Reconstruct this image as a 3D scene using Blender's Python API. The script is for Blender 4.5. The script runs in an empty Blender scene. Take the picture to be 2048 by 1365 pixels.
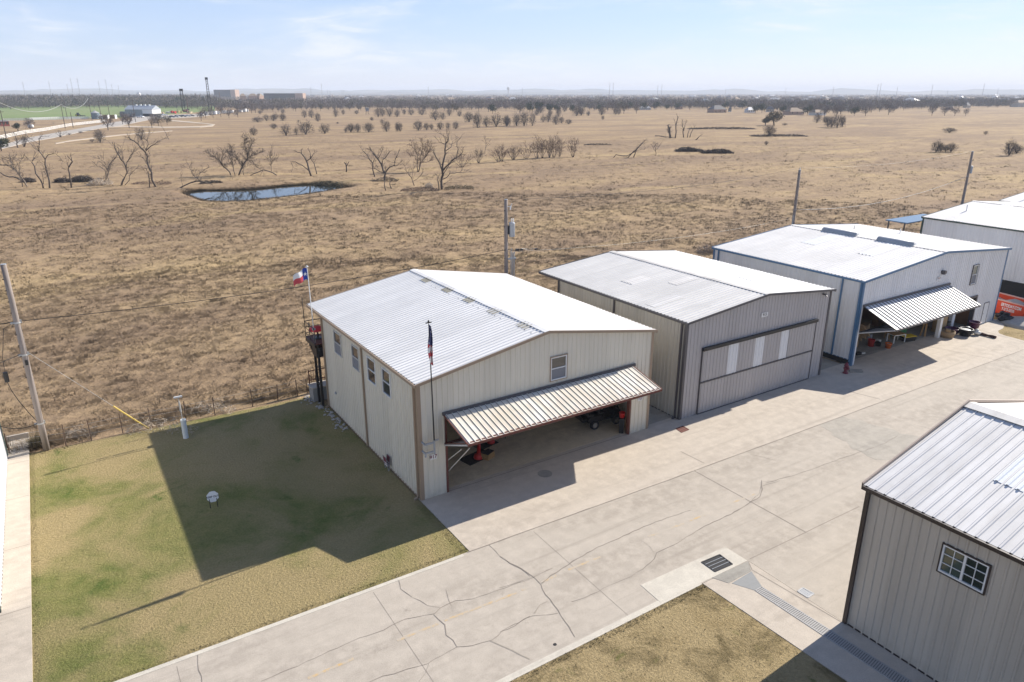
import bpy, bmesh, math, random
import numpy as np
from mathutils import Vector, Matrix
R = math.radians
rnd = random.Random(7)
COL = bpy.context.scene.collection
# ---------------------------------------------------------------- camera numbers (solved from the photograph)
CAMP = np.array([-13.283, -29.1, 19.456]); YAW, PITCH, FPX = R(32.71), R(19.067), 1436.5
_f = np.array([math.sin(YAW)*math.cos(PITCH), math.cos(YAW)*math.cos(PITCH), -math.sin(PITCH)])
_r = np.array([math.cos(YAW), -math.sin(YAW), 0.0]); _u = np.cross(_r, _f)
def ray(u, v): return _f + _r*(u-1024)/FPX - _u*(v-682.5)/FPX
def gnd(u, v, z=0.0):
    d = ray(u, v); t = (z-CAMP[2])/d[2]; return Vector(CAMP+t*d)
def onY(u, v, y):
    d = ray(u, v); t = (y-CAMP[1])/d[1]; return Vector(CAMP+t*d)
def onX(u, v, x):
    d = ray(u, v); t = (x-CAMP[0])/d[0]; return Vector(CAMP+t*d)
def pole_top(base, u, v):
    """height of an upright thing standing at base whose top is seen at image row v"""
    b = np.array(base); best = None
    hx = np.array([_f[0], _f[1], 0]); hx /= np.linalg.norm(hx)
    d = ray(u, v); t = np.dot(b-CAMP, hx)/np.dot(d, hx)
    return (CAMP+t*d)[2]-b[2]
# ---------------------------------------------------------------- mesh builder
class MB:
    def __init__(s): s.v = []; s.f = []; s.m = []; s.mi = 0
    def add(s, vs, fs):
        o = len(s.v); s.v += [tuple(p) for p in vs]
        s.f += [tuple(i+o for i in f) for f in fs]; s.m += [s.mi]*len(fs); return s
    def box(s, c, d, rz=0.0, rx=0.0, ry=0.0):
        x, y, z = d[0]/2, d[1]/2, d[2]/2
        M = Matrix.Translation(c) @ Matrix.Rotation(rz, 4, 'Z') @ Matrix.Rotation(ry, 4, 'Y') @ Matrix.Rotation(rx, 4, 'X')
        vs = [M @ Vector((a*x, b*y, e*z)) for a in (-1, 1) for b in (-1, 1) for e in (-1, 1)]
        return s.add(vs, [(0,1,3,2),(4,6,7,5),(0,4,5,1),(2,3,7,6),(0,2,6,4),(1,5,7,3)])
    def bx(s, x0, x1, y0, y1, z0, z1): return s.box(((x0+x1)/2, (y0+y1)/2, (z0+z1)/2), (x1-x0, y1-y0, z1-z0))
    def beam(s, a, b, w, h):
        a, b = Vector(a), Vector(b); d = (b-a); L = d.length; d.normalize()
        up = Vector((0,0,1)) if abs(d.z) < .95 else Vector((1,0,0))
        r = d.cross(up).normalized(); u = r.cross(d)
        vs = []
        for p in (a, b):
            for i, j in ((-1,-1),(1,-1),(1,1),(-1,1)): vs.append(p+r*i*w/2+u*j*h/2)
        return s.add(vs, [(3,2,1,0),(4,5,6,7),(0,1,5,4),(1,2,6,5),(2,3,7,6),(3,0,4,7)])
    def tube(s, pts, rad, n=6, cap=True):
        pts = [Vector(p) for p in pts]; vs = []; fs = []
        for i, p in enumerate(pts):
            d = (pts[min(i+1, len(pts)-1)]-pts[max(i-1, 0)])
            if d.length < 1e-9: d = Vector((0,0,1))
            d.normalize(); up = Vector((0,0,1)) if abs(d.z) < .9 else Vector((1,0,0))
            r = d.cross(up).normalized(); u = r.cross(d); rr = rad[i] if hasattr(rad, '__len__') else rad
            for k in range(n):
                a = 2*math.pi*k/n; vs.append(p+(r*math.cos(a)+u*math.sin(a))*rr)
        for i in range(len(pts)-1):
            for k in range(n):
                a, b = i*n+k, i*n+(k+1) % n; fs.append((a, b, b+n, a+n))
        if cap: fs += [tuple(range(n-1, -1, -1)), tuple(range((len(pts)-1)*n, len(pts)*n))]
        return s.add(vs, fs)
    def lathe(s, prof, c=(0,0,0), n=20, sx=1, sy=1):
        c = Vector(c); vs = []; fs = []
        for r, z in prof:
            for k in range(n):
                a = 2*math.pi*k/n; vs.append(c+Vector((r*math.cos(a)*sx, r*math.sin(a)*sy, z)))
        for i in range(len(prof)-1):
            for k in range(n):
                a, b = i*n+k, i*n+(k+1) % n; fs.append((a, b, b+n, a+n))
        if prof[0][0] > 1e-4: fs.append(tuple(range(n-1, -1, -1)))
        if prof[-1][0] > 1e-4: fs.append(tuple(range((len(prof)-1)*n, len(prof)*n)))
        return s.add(vs, fs)
    def prism(s, poly, z0, z1):
        n = len(poly); vs = [(p[0], p[1], z0) for p in poly]+[(p[0], p[1], z1) for p in poly]
        fs = [tuple(range(n-1, -1, -1)), tuple(range(n, 2*n))]+[(i, (i+1) % n, (i+1) % n+n, i+n) for i in range(n)]
        return s.add(vs, fs)
    def strip(s, pts, w, z, jit=0):
        """flat ribbon lying on the ground along pts"""
        vs = []; n = len(pts)
        for i, p in enumerate(pts):
            a = pts[max(i-1, 0)]; b = pts[min(i+1, n-1)]; d = Vector((b[0]-a[0], b[1]-a[1])); d.normalize()
            ww = (w[i] if hasattr(w, '__len__') else w)/2*(1+jit*rnd.uniform(-.6, .6))
            vs += [(p[0]-d.y*ww, p[1]+d.x*ww, z), (p[0]+d.y*ww, p[1]-d.x*ww, z)]
        return s.add(vs, [(2*i+1, 2*i+3, 2*i+2, 2*i) for i in range(n-1)])
    def build(s, name, mats, parent=None, smooth=False, loc=None, bevel=0):
        me = bpy.data.meshes.new(name); me.from_pydata(s.v, [], s.f)
        if not isinstance(mats, (list, tuple)): mats = [mats]
        for m in mats: me.materials.append(m)
        if len(mats) > 1: me.polygons.foreach_set('material_index', s.m)
        if smooth: me.polygons.foreach_set('use_smooth', [True]*len(s.f))
        me.update()
        o = bpy.data.objects.new(name, me); COL.objects.link(o)
        if parent: o.parent = parent
        if loc is not None: o.location = loc
        if bevel:
            b = o.modifiers.new('bevel', 'BEVEL'); b.width = bevel; b.segments = 2; b.limit_method = 'ANGLE'
        return o
def tag(o, label=None, cat=None, group=None, kind=None):
    if label: o['label'] = label
    if cat: o['category'] = cat
    if group: o['group'] = group
    if kind: o['kind'] = kind
    return o
def thing(name, loc, label, cat, rz=0.0, group=None):
    o = bpy.data.objects.new(name, None); COL.objects.link(o); o.empty_display_size = .3
    o.location = loc; o.rotation_euler = (0, 0, rz); return tag(o, label, cat, group)
def dup(root, loc, rz=0.0, scale=None, label=None, group=None):
    r = root.copy(); COL.objects.link(r); r.location = loc; r.rotation_euler = (0, 0, rz)
    if scale: r.scale = scale
    if label: r['label'] = label
    if group: r['group'] = group
    for ch in list(root.children):
        c = ch.copy(); COL.objects.link(c); c.parent = r
        for g in list(ch.children):
            d = g.copy(); COL.objects.link(d); d.parent = c
    return r
def npmesh(name, V, F, mats, parent=None, nv=3):
    me = bpy.data.meshes.new(name); V = np.asarray(V, np.float32); F = np.asarray(F, np.int32)
    me.vertices.add(len(V)); me.vertices.foreach_set('co', V.ravel())
    me.loops.add(F.size); me.loops.foreach_set('vertex_index', F.ravel())
    me.polygons.add(len(F)); me.polygons.foreach_set('loop_start', np.arange(0, F.size, F.shape[1], dtype=np.int32))
    me.update(calc_edges=True)
    for m in (mats if isinstance(mats, (list, tuple)) else [mats]): me.materials.append(m)
    o = bpy.data.objects.new(name, me); COL.objects.link(o)
    if parent: o.parent = parent
    return o
# ---------------------------------------------------------------- materials
def nodes(name):
    m = bpy.data.materials.new(name); m.use_nodes = True; nt = m.node_tree
    return m, nt, nt.nodes['Principled BSDF'], nt.nodes, nt.links
def c4(c): return (c[0], c[1], c[2], 1)
def mixc(nt, fac, a, b, mode='MIX'):
    n = nt.nodes.new('ShaderNodeMix'); n.data_type = 'RGBA'; n.blend_type = mode
    for k, x in ((0, fac), (6, a), (7, b)):
        if hasattr(x, 'is_output'): nt.links.new(x, n.inputs[k])
        else: n.inputs[k].default_value = x if k == 0 else c4(x)
    return n.outputs[2]
def noise(nt, vec, scale, detail=4, rough=.55, lo=None, hi=None, dist=0):
    n = nt.nodes.new('ShaderNodeTexNoise'); n.inputs['Scale'].default_value = scale; n.inputs['Detail'].default_value = detail
    n.inputs['Roughness'].default_value = rough; n.inputs['Distortion'].default_value = dist
    nt.links.new(vec, n.inputs['Vector']); o = n.outputs['Fac']
    if lo is not None:
        r = nt.nodes.new('ShaderNodeMapRange'); r.interpolation_type = 'SMOOTHSTEP'
        r.inputs[1].default_value = lo; r.inputs[2].default_value = hi; nt.links.new(o, r.inputs[0]); o = r.outputs[0]
    return o
def coord(nt, scale=(1,1,1), rot=(0,0,0), world=False):
    if world: src = nt.nodes.new('ShaderNodeNewGeometry').outputs['Position']
    else: src = nt.nodes.new('ShaderNodeTexCoord').outputs['Object']
    if scale == (1,1,1) and rot == (0,0,0): return src
    mp = nt.nodes.new('ShaderNodeMapping'); mp.inputs['Scale'].default_value = scale; mp.inputs['Rotation'].default_value = rot
    nt.links.new(src, mp.inputs[0]); return mp.outputs[0]
def setbump(nt, bs, h, strength, dist=.02):
    b = nt.nodes.new('ShaderNodeBump'); b.inputs['Strength'].default_value = strength; b.inputs['Distance'].default_value = dist
    nt.links.new(h, b.inputs['Height']); nt.links.new(b.outputs[0], bs.inputs['Normal'])
def M(name, c, var=.12, scale=3.0, rough=.6, metal=0.0, bump=0.0, bscale=40, c2=None, streak=False, spec=.5, c2lo=.45, c2hi=.7):
    m, nt, bs, N, L = nodes(name)
    vec = coord(nt, (1, 1, .12) if streak else (1, 1, 1))
    a = noise(nt, vec, scale, 5, .6)
    dark = tuple(x*(1-var) for x in c); lite = tuple(min(x*(1+var), .95) for x in c)
    col = mixc(nt, a, dark, lite)
    if c2: col = mixc(nt, noise(nt, vec, scale*.37, 5, .6, c2lo, c2hi), col, c2)
    L.new(col, bs.inputs['Base Color']); bs.inputs['Roughness'].default_value = rough; bs.inputs['Metallic'].default_value = metal
    bs.inputs['Specular IOR Level'].default_value = spec
    if bump: setbump(nt, bs, noise(nt, coord(nt), bscale, 4, .6), bump)
    return m
def glassy(name, c=(.02, .025, .03), rough=.04):
    m, nt, bs, N, L = nodes(name); bs.inputs['Base Color'].default_value = c4(c); bs.inputs['Roughness'].default_value = rough
    bs.inputs['Specular IOR Level'].default_value = .9; bs.inputs['IOR'].default_value = 1.7; return m
# ================================================================ MATERIALS
def concrete(name, c, dark, seedoff=0.0, stain=.75):
    m, nt, bs, N, L = nodes(name)
    v = coord(nt, world=True)
    mp = N.new('ShaderNodeMapping'); mp.inputs['Location'].default_value = (seedoff, seedoff*.7, 0); L.new(v, mp.inputs[0]); v = mp.outputs[0]
    st = N.new('ShaderNodeMapping'); st.inputs['Scale'].default_value = (.35, 1.3, 1); L.new(v, st.inputs[0])
    big = noise(nt, st.outputs[0], .33, 6, .62, .38, .68)
    mid = noise(nt, v, 1.7, 6, .65, .35, .75); fine = noise(nt, v, 23, 4, .7)
    col = mixc(nt, big, c, dark)
    col = mixc(nt, mid, col, tuple(x*1.12 for x in c))
    ln = N.new('ShaderNodeMapping'); ln.inputs['Scale'].default_value = (.045, 1.9, 1); L.new(v, ln.inputs[0])
    lk = N.new('ShaderNodeMath'); lk.operation = 'MULTIPLY'; lk.inputs[1].default_value = .55; L.new(noise(nt, ln.outputs[0], 1.0, 5, .6, .52, .78), lk.inputs[0])
    col = mixc(nt, lk.outputs[0], col, tuple(x*.8 for x in dark))
    sp = noise(nt, v, .8, 7, .7, .6, .78)
    k = N.new('ShaderNodeMath'); k.operation = 'MULTIPLY'; k.inputs[1].default_value = stain; L.new(sp, k.inputs[0])
    col = mixc(nt, k.outputs[0], col, tuple(x*.62 for x in dark))
    f2 = N.new('ShaderNodeMapRange'); f2.inputs[1].default_value = .3; f2.inputs[2].default_value = .7; f2.inputs[3].default_value = .84; f2.inputs[4].default_value = 1.1
    L.new(fine, f2.inputs[0])
    col = mixc(nt, 1.0, col, f2.outputs[0], 'MULTIPLY')
    L.new(col, bs.inputs['Base Color']); bs.inputs['Roughness'].default_value = .85
    bs.inputs['Specular IOR Level'].default_value = .25
    setbump(nt, bs, fine, .25, .01); return m
CONC = concrete('road_concrete', (.45, .40, .335), (.37, .325, .27))
CONC_APRON = concrete('apron_concrete', (.50, .44, .365), (.43, .375, .31), 31, .4)
CONC_NEW = concrete('fresh_concrete', (.56, .52, .44), (.50, .46, .39), 57, .25)
CONC_GREY = concrete('grey_concrete', (.33, .31, .27), (.25, .235, .21), 83, .6)
CONC_FLOOR = concrete('hangar_floor', (.56, .48, .35), (.43, .36, .26), 12, .6)
CRACK = M('crack_dark', (.23, .20, .17), .4, 6, .9)
CRACK_L = M('crack_filled', (.33, .29, .24), .3, 6, .9)
JOINT = M('joint_dark', (.25, .215, .18), .3, 2, .9)
def yellow_worn():
    m, nt, bs, N, L = nodes('worn_yellow_paint'); v = coord(nt, world=True)
    w = noise(nt, v, 3.2, 8, .75, .30, .58); w2 = noise(nt, v, .45, 3, .6, .35, .62)
    f = N.new('ShaderNodeMath'); f.operation = 'MAXIMUM'; L.new(w, f.inputs[0]); L.new(w2, f.inputs[1])
    L.new(mixc(nt, f.outputs[0], (.56, .36, .13), (.44, .39, .32)), bs.inputs['Base Color']); bs.inputs['Roughness'].default_value = .8
    return m
YELLOWP = yellow_worn()
def field_color(nt, v):
    """dry prairie: straw, mauve-brown weeds and paler grass in long drifting patches"""
    mp = nt.nodes.new('ShaderNodeMapping'); mp.inputs['Rotation'].default_value = (0, 0, R(-32)); mp.inputs['Scale'].default_value = (.55, 1.25, 1)
    nt.links.new(v, mp.inputs[0]); s = mp.outputs[0]
    big = noise(nt, s, .022, 6, .6, .40, .64, .6); mid = noise(nt, s, .11, 6, .65, .38, .66, .4)
    gold = noise(nt, s, .045, 6, .62, .50, .68, .8); fine = noise(nt, v, 1.6, 4, .7, .25, .8)
    m2 = noise(nt, v, .42, 6, .7, .3, .72, .5)
    col = mixc(nt, big, (.385, .28, .165), (.25, .18, .122))
    col = mixc(nt, mid, col, (.295, .212, .133))
    gk = nt.nodes.new('ShaderNodeMath'); gk.operation = 'MULTIPLY'; gk.inputs[1].default_value = .75; nt.links.new(gold, gk.inputs[0])
    col = mixc(nt, gk.outputs[0], col, (.44, .325, .175))
    col = mixc(nt, m2, mixc(nt, 1.0, col, (.86, .85, .86), 'MULTIPLY'), mixc(nt, 1.0, col, (1.13, 1.12, 1.10), 'MULTIPLY'))
    col = mixc(nt, fine, mixc(nt, 1.0, col, (.80, .80, .81), 'MULTIPLY'), mixc(nt, 1.0, col, (1.16, 1.15, 1.12), 'MULTIPLY'))
    return col
def upnormal(nt, bs, f=.75):
    g = nt.nodes.new('ShaderNodeNewGeometry'); v = nt.nodes.new('ShaderNodeMix'); v.data_type = 'VECTOR'; v.inputs[0].default_value = f; v.inputs[5].default_value = (0, 0, 1)
    nt.links.new(g.outputs['Normal'], v.inputs[4]); n = nt.nodes.new('ShaderNodeVectorMath'); n.operation = 'NORMALIZE'; nt.links.new(v.outputs[1], n.inputs[0]); nt.links.new(n.outputs[0], bs.inputs['Normal'])
def field_mat():
    m, nt, bs, N, L = nodes('dry_prairie'); v = coord(nt, world=True)
    col = field_color(nt, v)
    sz = N.new('ShaderNodeSeparateXYZ'); L.new(v, sz.inputs[0]); mr = N.new('ShaderNodeMapRange'); mr.inputs[1].default_value = -.2; mr.inputs[2].default_value = -.3; L.new(sz.outputs[2], mr.inputs[0])
    ds = N.new('ShaderNodeVectorMath'); ds.operation = 'DISTANCE'; ds.inputs[1].default_value = (26, 124, 0); L.new(v, ds.inputs[0]); m3 = N.new('ShaderNodeMapRange'); m3.inputs[1].default_value = 24; m3.inputs[2].default_value = 20; L.new(ds.outputs['Value'], m3.inputs[0]); m4 = N.new('ShaderNodeMath'); m4.operation = 'MULTIPLY'; L.new(mr.outputs[0], m4.inputs[0]); L.new(m3.outputs[0], m4.inputs[1])
    col = mixc(nt, m4.outputs[0], col, (.26, .20, .13))
    L.new(col, bs.inputs['Base Color']); bs.inputs['Roughness'].default_value = .95; bs.inputs['Specular IOR Level'].default_value = .1
    h = noise(nt, v, .9, 8, .72); setbump(nt, bs, h, .6, .35); return m
def blade_mat():
    m, nt, bs, N, L = nodes('dry_grass_blades'); v = coord(nt, world=True)
    col = field_color(nt, v)
    r = noise(nt, v, 2.3, 2, .5, .3, .7)
    col = mixc(nt, r, mixc(nt, 1.0, col, (1.0, .99, .97), 'MULTIPLY'), mixc(nt, 1.0, col, (1.18, 1.17, 1.13), 'MULTIPLY'))
    upnormal(nt, bs, .93)
    L.new(col, bs.inputs['Base Color']); bs.inputs['Roughness'].default_value = .8; bs.inputs['Specular IOR Level'].default_value = .15
    return m
def lawn_color(nt, v, bias, dry=False):
    big = noise(nt, v, .16, 5, .6, .38+bias, .66+bias, .5); mid = noise(nt, v, .75, 6, .7, .35+bias, .68+bias, .3)
    fine = noise(nt, v, 9, 5, .75, .3, .75); ff = noise(nt, v, 26, 3, .7, .25, .8)
    a = mixc(nt, big, (.40, .315, .17), (.12, .155, .042))
    b = mixc(nt, mid, mixc(nt, big, (.38,.30,.165), (.235,.23,.085)), a); b = mixc(nt, noise(nt, v, .42, 5, .65, .56+bias, .74+bias, .6), b, (.085, .13, .032))
    if dry:
        k = noise(nt, v, .55, 6, .68, .46, .68, .8); b = mixc(nt, k, mixc(nt, mid, (.42,.325,.19), (.35,.265,.145)), (.20,.155,.085)); b = mixc(nt, noise(nt, v, .9, 5, .65, .58, .74, .6), b, (.17,.17,.06))
    c = mixc(nt, fine, mixc(nt, 1.0, b, (.82, .83, .77), 'MULTIPLY'), mixc(nt, 1.0, b, (1.16, 1.15, 1.1), 'MULTIPLY'))
    return mixc(nt, ff, mixc(nt, 1.0, c, (.82, .82, .78), 'MULTIPLY'), c), fine
def lawn_mat(name, bias, dry=False):
    m, nt, bs, N, L = nodes(name); v = coord(nt, world=True)
    col, fine = lawn_color(nt, v, bias, dry)
    L.new(col, bs.inputs['Base Color']); bs.inputs['Roughness'].default_value = .95; bs.inputs['Specular IOR Level'].default_value = .1
    setbump(nt, bs, fine, .7, .05); return m
FIELD = field_mat(); BLADES = blade_mat(); LAWN = lawn_mat('lawn_grass', .025); LAWN_DRY = lawn_mat('dry_lawn', .085, True)
def lawn_blade(name, bias, dry=False):
    m, nt, bs, N, L = nodes(name); col, fine = lawn_color(nt, coord(nt, world=True), bias, dry); L.new(mixc(nt, 1.0, col, (.98, .98, .93), 'MULTIPLY'), bs.inputs['Base Color']); bs.inputs['Roughness'].default_value = .9; bs.inputs['Specular IOR Level'].default_value = .1
    upnormal(nt, bs, .92); return m
LAWN_B = lawn_blade('lawn_blades', .025); LAWN_DRY_B = lawn_blade('dry_lawn_blades', .085, True)
def panel_tint(nt, col, axis='xy', w=.915, amt=.05):
    N, L = nt.nodes, nt.links; sx = N.new('ShaderNodeSeparateXYZ'); L.new(coord(nt), sx.inputs[0]); a = N.new('ShaderNodeMath'); a.operation = 'ADD'
    L.new(sx.outputs[1], a.inputs[1])
    if axis == 'xy': L.new(sx.outputs[0], a.inputs[0])
    else: a.inputs[0].default_value = .03
    d = N.new('ShaderNodeMath'); d.operation = 'DIVIDE'; d.inputs[1].default_value = w; L.new(a.outputs[0], d.inputs[0]); f = N.new('ShaderNodeMath'); f.operation = 'FLOOR'; L.new(d.outputs[0], f.inputs[0])
    wn = N.new('ShaderNodeTexWhiteNoise'); wn.noise_dimensions = '1D'; L.new(f.outputs[0], wn.inputs['W']); mr = N.new('ShaderNodeMapRange'); mr.inputs[3].default_value = 1-amt; mr.inputs[4].default_value = 1+amt*.6; L.new(wn.outputs[0], mr.inputs[0])
    return mixc(nt, 1.0, col, mr.outputs[0], 'MULTIPLY')
def siding(name, c, c2, var=.05, rough=.42):
    """painted ribbed steel with faint rain streaks and grime near the ground"""
    m, nt, bs, N, L = nodes(name); v = coord(nt); s = coord(nt, (1, 1, .06))
    st = noise(nt, s, 4.5, 5, .65, .42, .75); b = noise(nt, v, .5, 4, .6)
    col = mixc(nt, b, tuple(x*(1-var) for x in c), tuple(x*(1+var) for x in c))
    f = N.new('ShaderNodeMath'); f.operation = 'MULTIPLY'; f.inputs[1].default_value = .38; L.new(st, f.inputs[0])
    col = mixc(nt, f.outputs[0], col, c2)
    sx = N.new('ShaderNodeSeparateXYZ'); L.new(v, sx.inputs[0])
    g = N.new('ShaderNodeMapRange'); g.inputs[1].default_value = .0; g.inputs[2].default_value = .55; g.inputs[3].default_value = .45; g.inputs[4].default_value = 0.0
    L.new(sx.outputs[2], g.inputs[0]); gg = N.new('ShaderNodeMath'); gg.operation = 'MULTIPLY'; L.new(g.outputs[0], gg.inputs[0]); L.new(noise(nt, v, 2.2, 6, .7, .35, .7), gg.inputs[1])
    col = mixc(nt, gg.outputs[0], col, tuple(x*.55 for x in c2))
    L.new(panel_tint(nt, col, 'xy', .915, .05), bs.inputs['Base Color']); bs.inputs['Roughness'].default_value = rough; return m
def roofing(name, c, c2, rough=.5, sc=(.07, 1.0, 1)):
    """galvanised roofing, panels weathered a little differently from each other"""
    m, nt, bs, N, L = nodes(name); v = coord(nt); s = coord(nt, sc)
    st = noise(nt, s, 2.6, 5, .65, .36, .72); big = noise(nt, v, .22, 5, .6, .35, .7); sm = noise(nt, v, 6, 5, .7, .55, .8)
    col = mixc(nt, st, c, c2); col = mixc(nt, big, col, tuple(x*.93 for x in c2))
    f = N.new('ShaderNodeMath'); f.operation = 'MULTIPLY'; f.inputs[1].default_value = .35; L.new(sm, f.inputs[0])
    col = mixc(nt, f.outputs[0], col, tuple(x*.72 for x in c2))
    L.new(panel_tint(nt, col, 'y', .915, .07), bs.inputs['Base Color']); bs.inputs['Roughness'].default_value = rough; bs.inputs['Specular IOR Level'].default_value = .3; return m
SID_CREAM = siding('cream_steel_siding', (.68, .635, .53), (.54, .49, .385))
SID_GREY = siding('grey_steel_siding', (.42, .40, .395), (.32, .305, .30))
SID_GREYSIDE = siding('grey_tan_siding', (.49, .46, .395), (.37, .345, .29))
SID_WHITE = siding('white_steel_siding', (.70, .70, .70), (.57, .57, .57))
SID_TAN = siding('tan_steel_siding', (.50, .45, .375), (.38, .335, .27))
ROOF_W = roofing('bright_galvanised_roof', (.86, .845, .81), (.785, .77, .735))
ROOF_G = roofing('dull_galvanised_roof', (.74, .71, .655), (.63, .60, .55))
ROOF_C = roofing('weathered_roof', (.81, .785, .745), (.71, .68, .635))
DOORROOF = roofing('weathered_door_skin', (.84, .82, .77), (.72, .64, .51), .5, (1.0, .07, 1))
DOORROOF3 = roofing('bright_door_skin', (.84, .84, .84), (.74, .74, .76), .5, (1.0, .07, 1))
SKYLT = M('translucent_panel', (.86, .87, .86), .05, 2, .35)
PATCH = M('old_skylight_panel', (.40, .37, .29), .25, 5, .6, c2=(.30, .27, .2))
TRIM_TAN = M('tan_trim', (.33, .245, .17), .08, 3, .45)
TRIM_DK = M('dark_grey_trim', (.085, .08, .085), .1, 3, .45)
TRIM_BLUE = M('blue_trim', (.075, .165, .285), .1, 3, .45)
TRIM_GREEN = M('dark_green_trim', (.03, .06, .055), .1, 3, .45)
TRIM_BROWN = M('dark_brown_trim', (.042, .030, .026), .12, 3, .42)
TRIM_RAKE = M('tan_rake_trim', (.42, .33, .26), .08, 3, .5)  # tan strip for the gable rake, lighter than the brown trim
RUST = M('rust_red_steel', (.14, .045, .03), .3, 6, .7)
BLACK = M('black_paint', (.012, .012, .014), .2, 5, .45)
BLACKM = M('black_matt', (.02, .02, .021), .3, 8, .8)
STEEL = M('galvanised_steel', (.42, .42, .41), .15, 6, .5, .15)
GREYP = M('grey_painted_metal', (.36, .38, .40), .1, 5, .5)
WHITE = M('white_paint', (.74, .74, .72), .05, 4, .45)
WHITE_D = M('off_white', (.60, .58, .53), .1, 4, .6)
RED = M('red_paint', (.52, .022, .02), .12, 5, .38)
RED_F = M('red_fabric', (.78, .05, .06), .1, 8, .8)
MAROON = M('maroon_paint', (.16, .02, .035), .1, 5, .5)
ORANGE_D = M('red_orange_dumpster_paint', (.62, .055, .012), .15, 1.4, .5, c2=(.45, .05, .02))
ORANGE = M('orange_plastic', (.72, .16, .03), .1, 5, .5)
GREENP = M('green_plastic', (.025, .16, .06), .2, 5, .45)
YEL = M('yellow_plastic', (.68, .48, .03), .1, 5, .5)
YELPIPE = M('yellow_guard', (.62, .45, .10), .1, 5, .5)
PURPLE = M('purple_plastic', (.075, .012, .055), .15, 5, .4)
WOOD = M('raw_wood', (.36, .215, .09), .25, 8, .75, streak=True)
WOOD_D = M('brown_wood', (.20, .10, .045), .3, 8, .75, streak=True)
CARD = M('cardboard', (.40, .27, .14), .1, 5, .85)
PLY = M('plywood', (.33, .235, .145), .2, 5, .8, c2=(.2, .14, .09))
PLASTIC_W = M('white_plastic', (.70, .71, .72), .06, 5, .5)
RUBBER = M('tyre_rubber', (.016, .016, .017), .2, 10, .85)
CHROME = M('bright_wheel', (.62, .62, .62), .1, 5, .25, .9)
GLASS = glassy('dark_window_glass'); GLASS_G = glassy('green_grey_glass', (.05, .075, .065), .06)
GLASS_DK = glassy('deep_glass', (.008, .02, .018), .03)
SCREEN = M('insect_screen', (.20, .205, .22), .1, 20, .8)
POLE = M('weathered_pole_wood', (.27, .23, .205), .25, 5, .85, streak=True, c2=(.17, .14, .12))
WIRE = M('black_cable', (.02, .02, .02), .1, 5, .6)
WIRE_W = M('aluminium_cable', (.55, .55, .52), .1, 5, .45, .5)
BARK = M('grey_dead_bark', (.105, .085, .072), .35, 4, .9, c2=(.20, .17, .14), c2lo=.5, c2hi=.75)
BARK_D = M('dark_twigs', (.082, .067, .06), .3, 1.5, .9)
BARK_P = M('bleached_wood', (.46, .39, .31), .25, 3, .85)
TWIG_R = M('reddish_twigs', (.135, .088, .07), .3, 1.5, .9)
CROWN_BARE = M('bare_winter_crown', (.14, .116, .107), .35, .35, .95)
CROWN_EVG = M('evergreen_foliage', (.038, .055, .026), .4, .6, .9)
CROWN_OAK = M('brown_oak_leaves', (.105, .088, .052), .4, .8, .9)
ROCK = M('pale_limestone', (.36, .34, .31), .3, 5, .9)
GRAVEL = M('crushed_rock', (.42, .39, .34), .4, 3, .95, bump=.5, bscale=14)
BRICK = M('tan_pink_brick', (.36, .25, .19), .12, .3, .8)
FACADE_SHADE = M('shaded_facade', (.025, .027, .036), .2, .2, .9, spec=.1)  # block front's shadow is put into this dark colour
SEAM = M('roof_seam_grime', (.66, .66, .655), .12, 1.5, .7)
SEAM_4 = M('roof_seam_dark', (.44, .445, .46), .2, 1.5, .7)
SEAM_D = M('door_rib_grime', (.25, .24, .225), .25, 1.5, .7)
RROOF = [M('grey_shingle', (.17, .16, .155), .15, .6, .85), M('tan_shingle', (.30, .22, .15), .15, .6, .85), M('pale_metal_roofing', (.47, .47, .47), .08, .6, .5)]
HWALL = [M('pale_render', (.55, .49, .41), .08, .5, .8), M('pink_brick_wall', (.40, .27, .20), .1, .5, .85), M('white_wall', (.68, .67, .64), .05, .5, .6)]
CARCOL = [M('white_car_paint', (.72, .72, .72), .03, 1, .25), M('silver_car_paint', (.45, .46, .48), .05, 1, .28, .4), M('dark_car_paint', (.03, .035, .045), .1, 1, .22), M('blue_car_paint', (.035, .06, .12), .1, 1, .22)]
PASTURE = M('green_winter_wheat', (.15, .205, .05), .2, .02, .95, c2=(.19, .22, .07))
CROWN_DK = M('dark_shrub_twigs', (.082, .07, .068), .35, .35, .95)
ASPH = M('pale_road_asphalt', (.40, .36, .31), .12, .15, .9)
DIRT = M('pale_dirt_track', (.50, .41, .31), .15, .2, .95)
HILL = M('distant_scrub', (.10, .105, .075), .3, .004, .95, c2=(.20, .17, .11))
def water():
    m, nt, bs, N, L = nodes('still_pond_water'); bs.inputs['Base Color'].default_value = (.018, .024, .022, 1)
    bs.inputs['Roughness'].default_value = .03; bs.inputs['IOR'].default_value = 1.33; bs.inputs['Specular IOR Level'].default_value = .7
    setbump(nt, bs, noise(nt, coord(nt), 1.2, 3, .5), .04, .05); return m
WATER = water()
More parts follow.
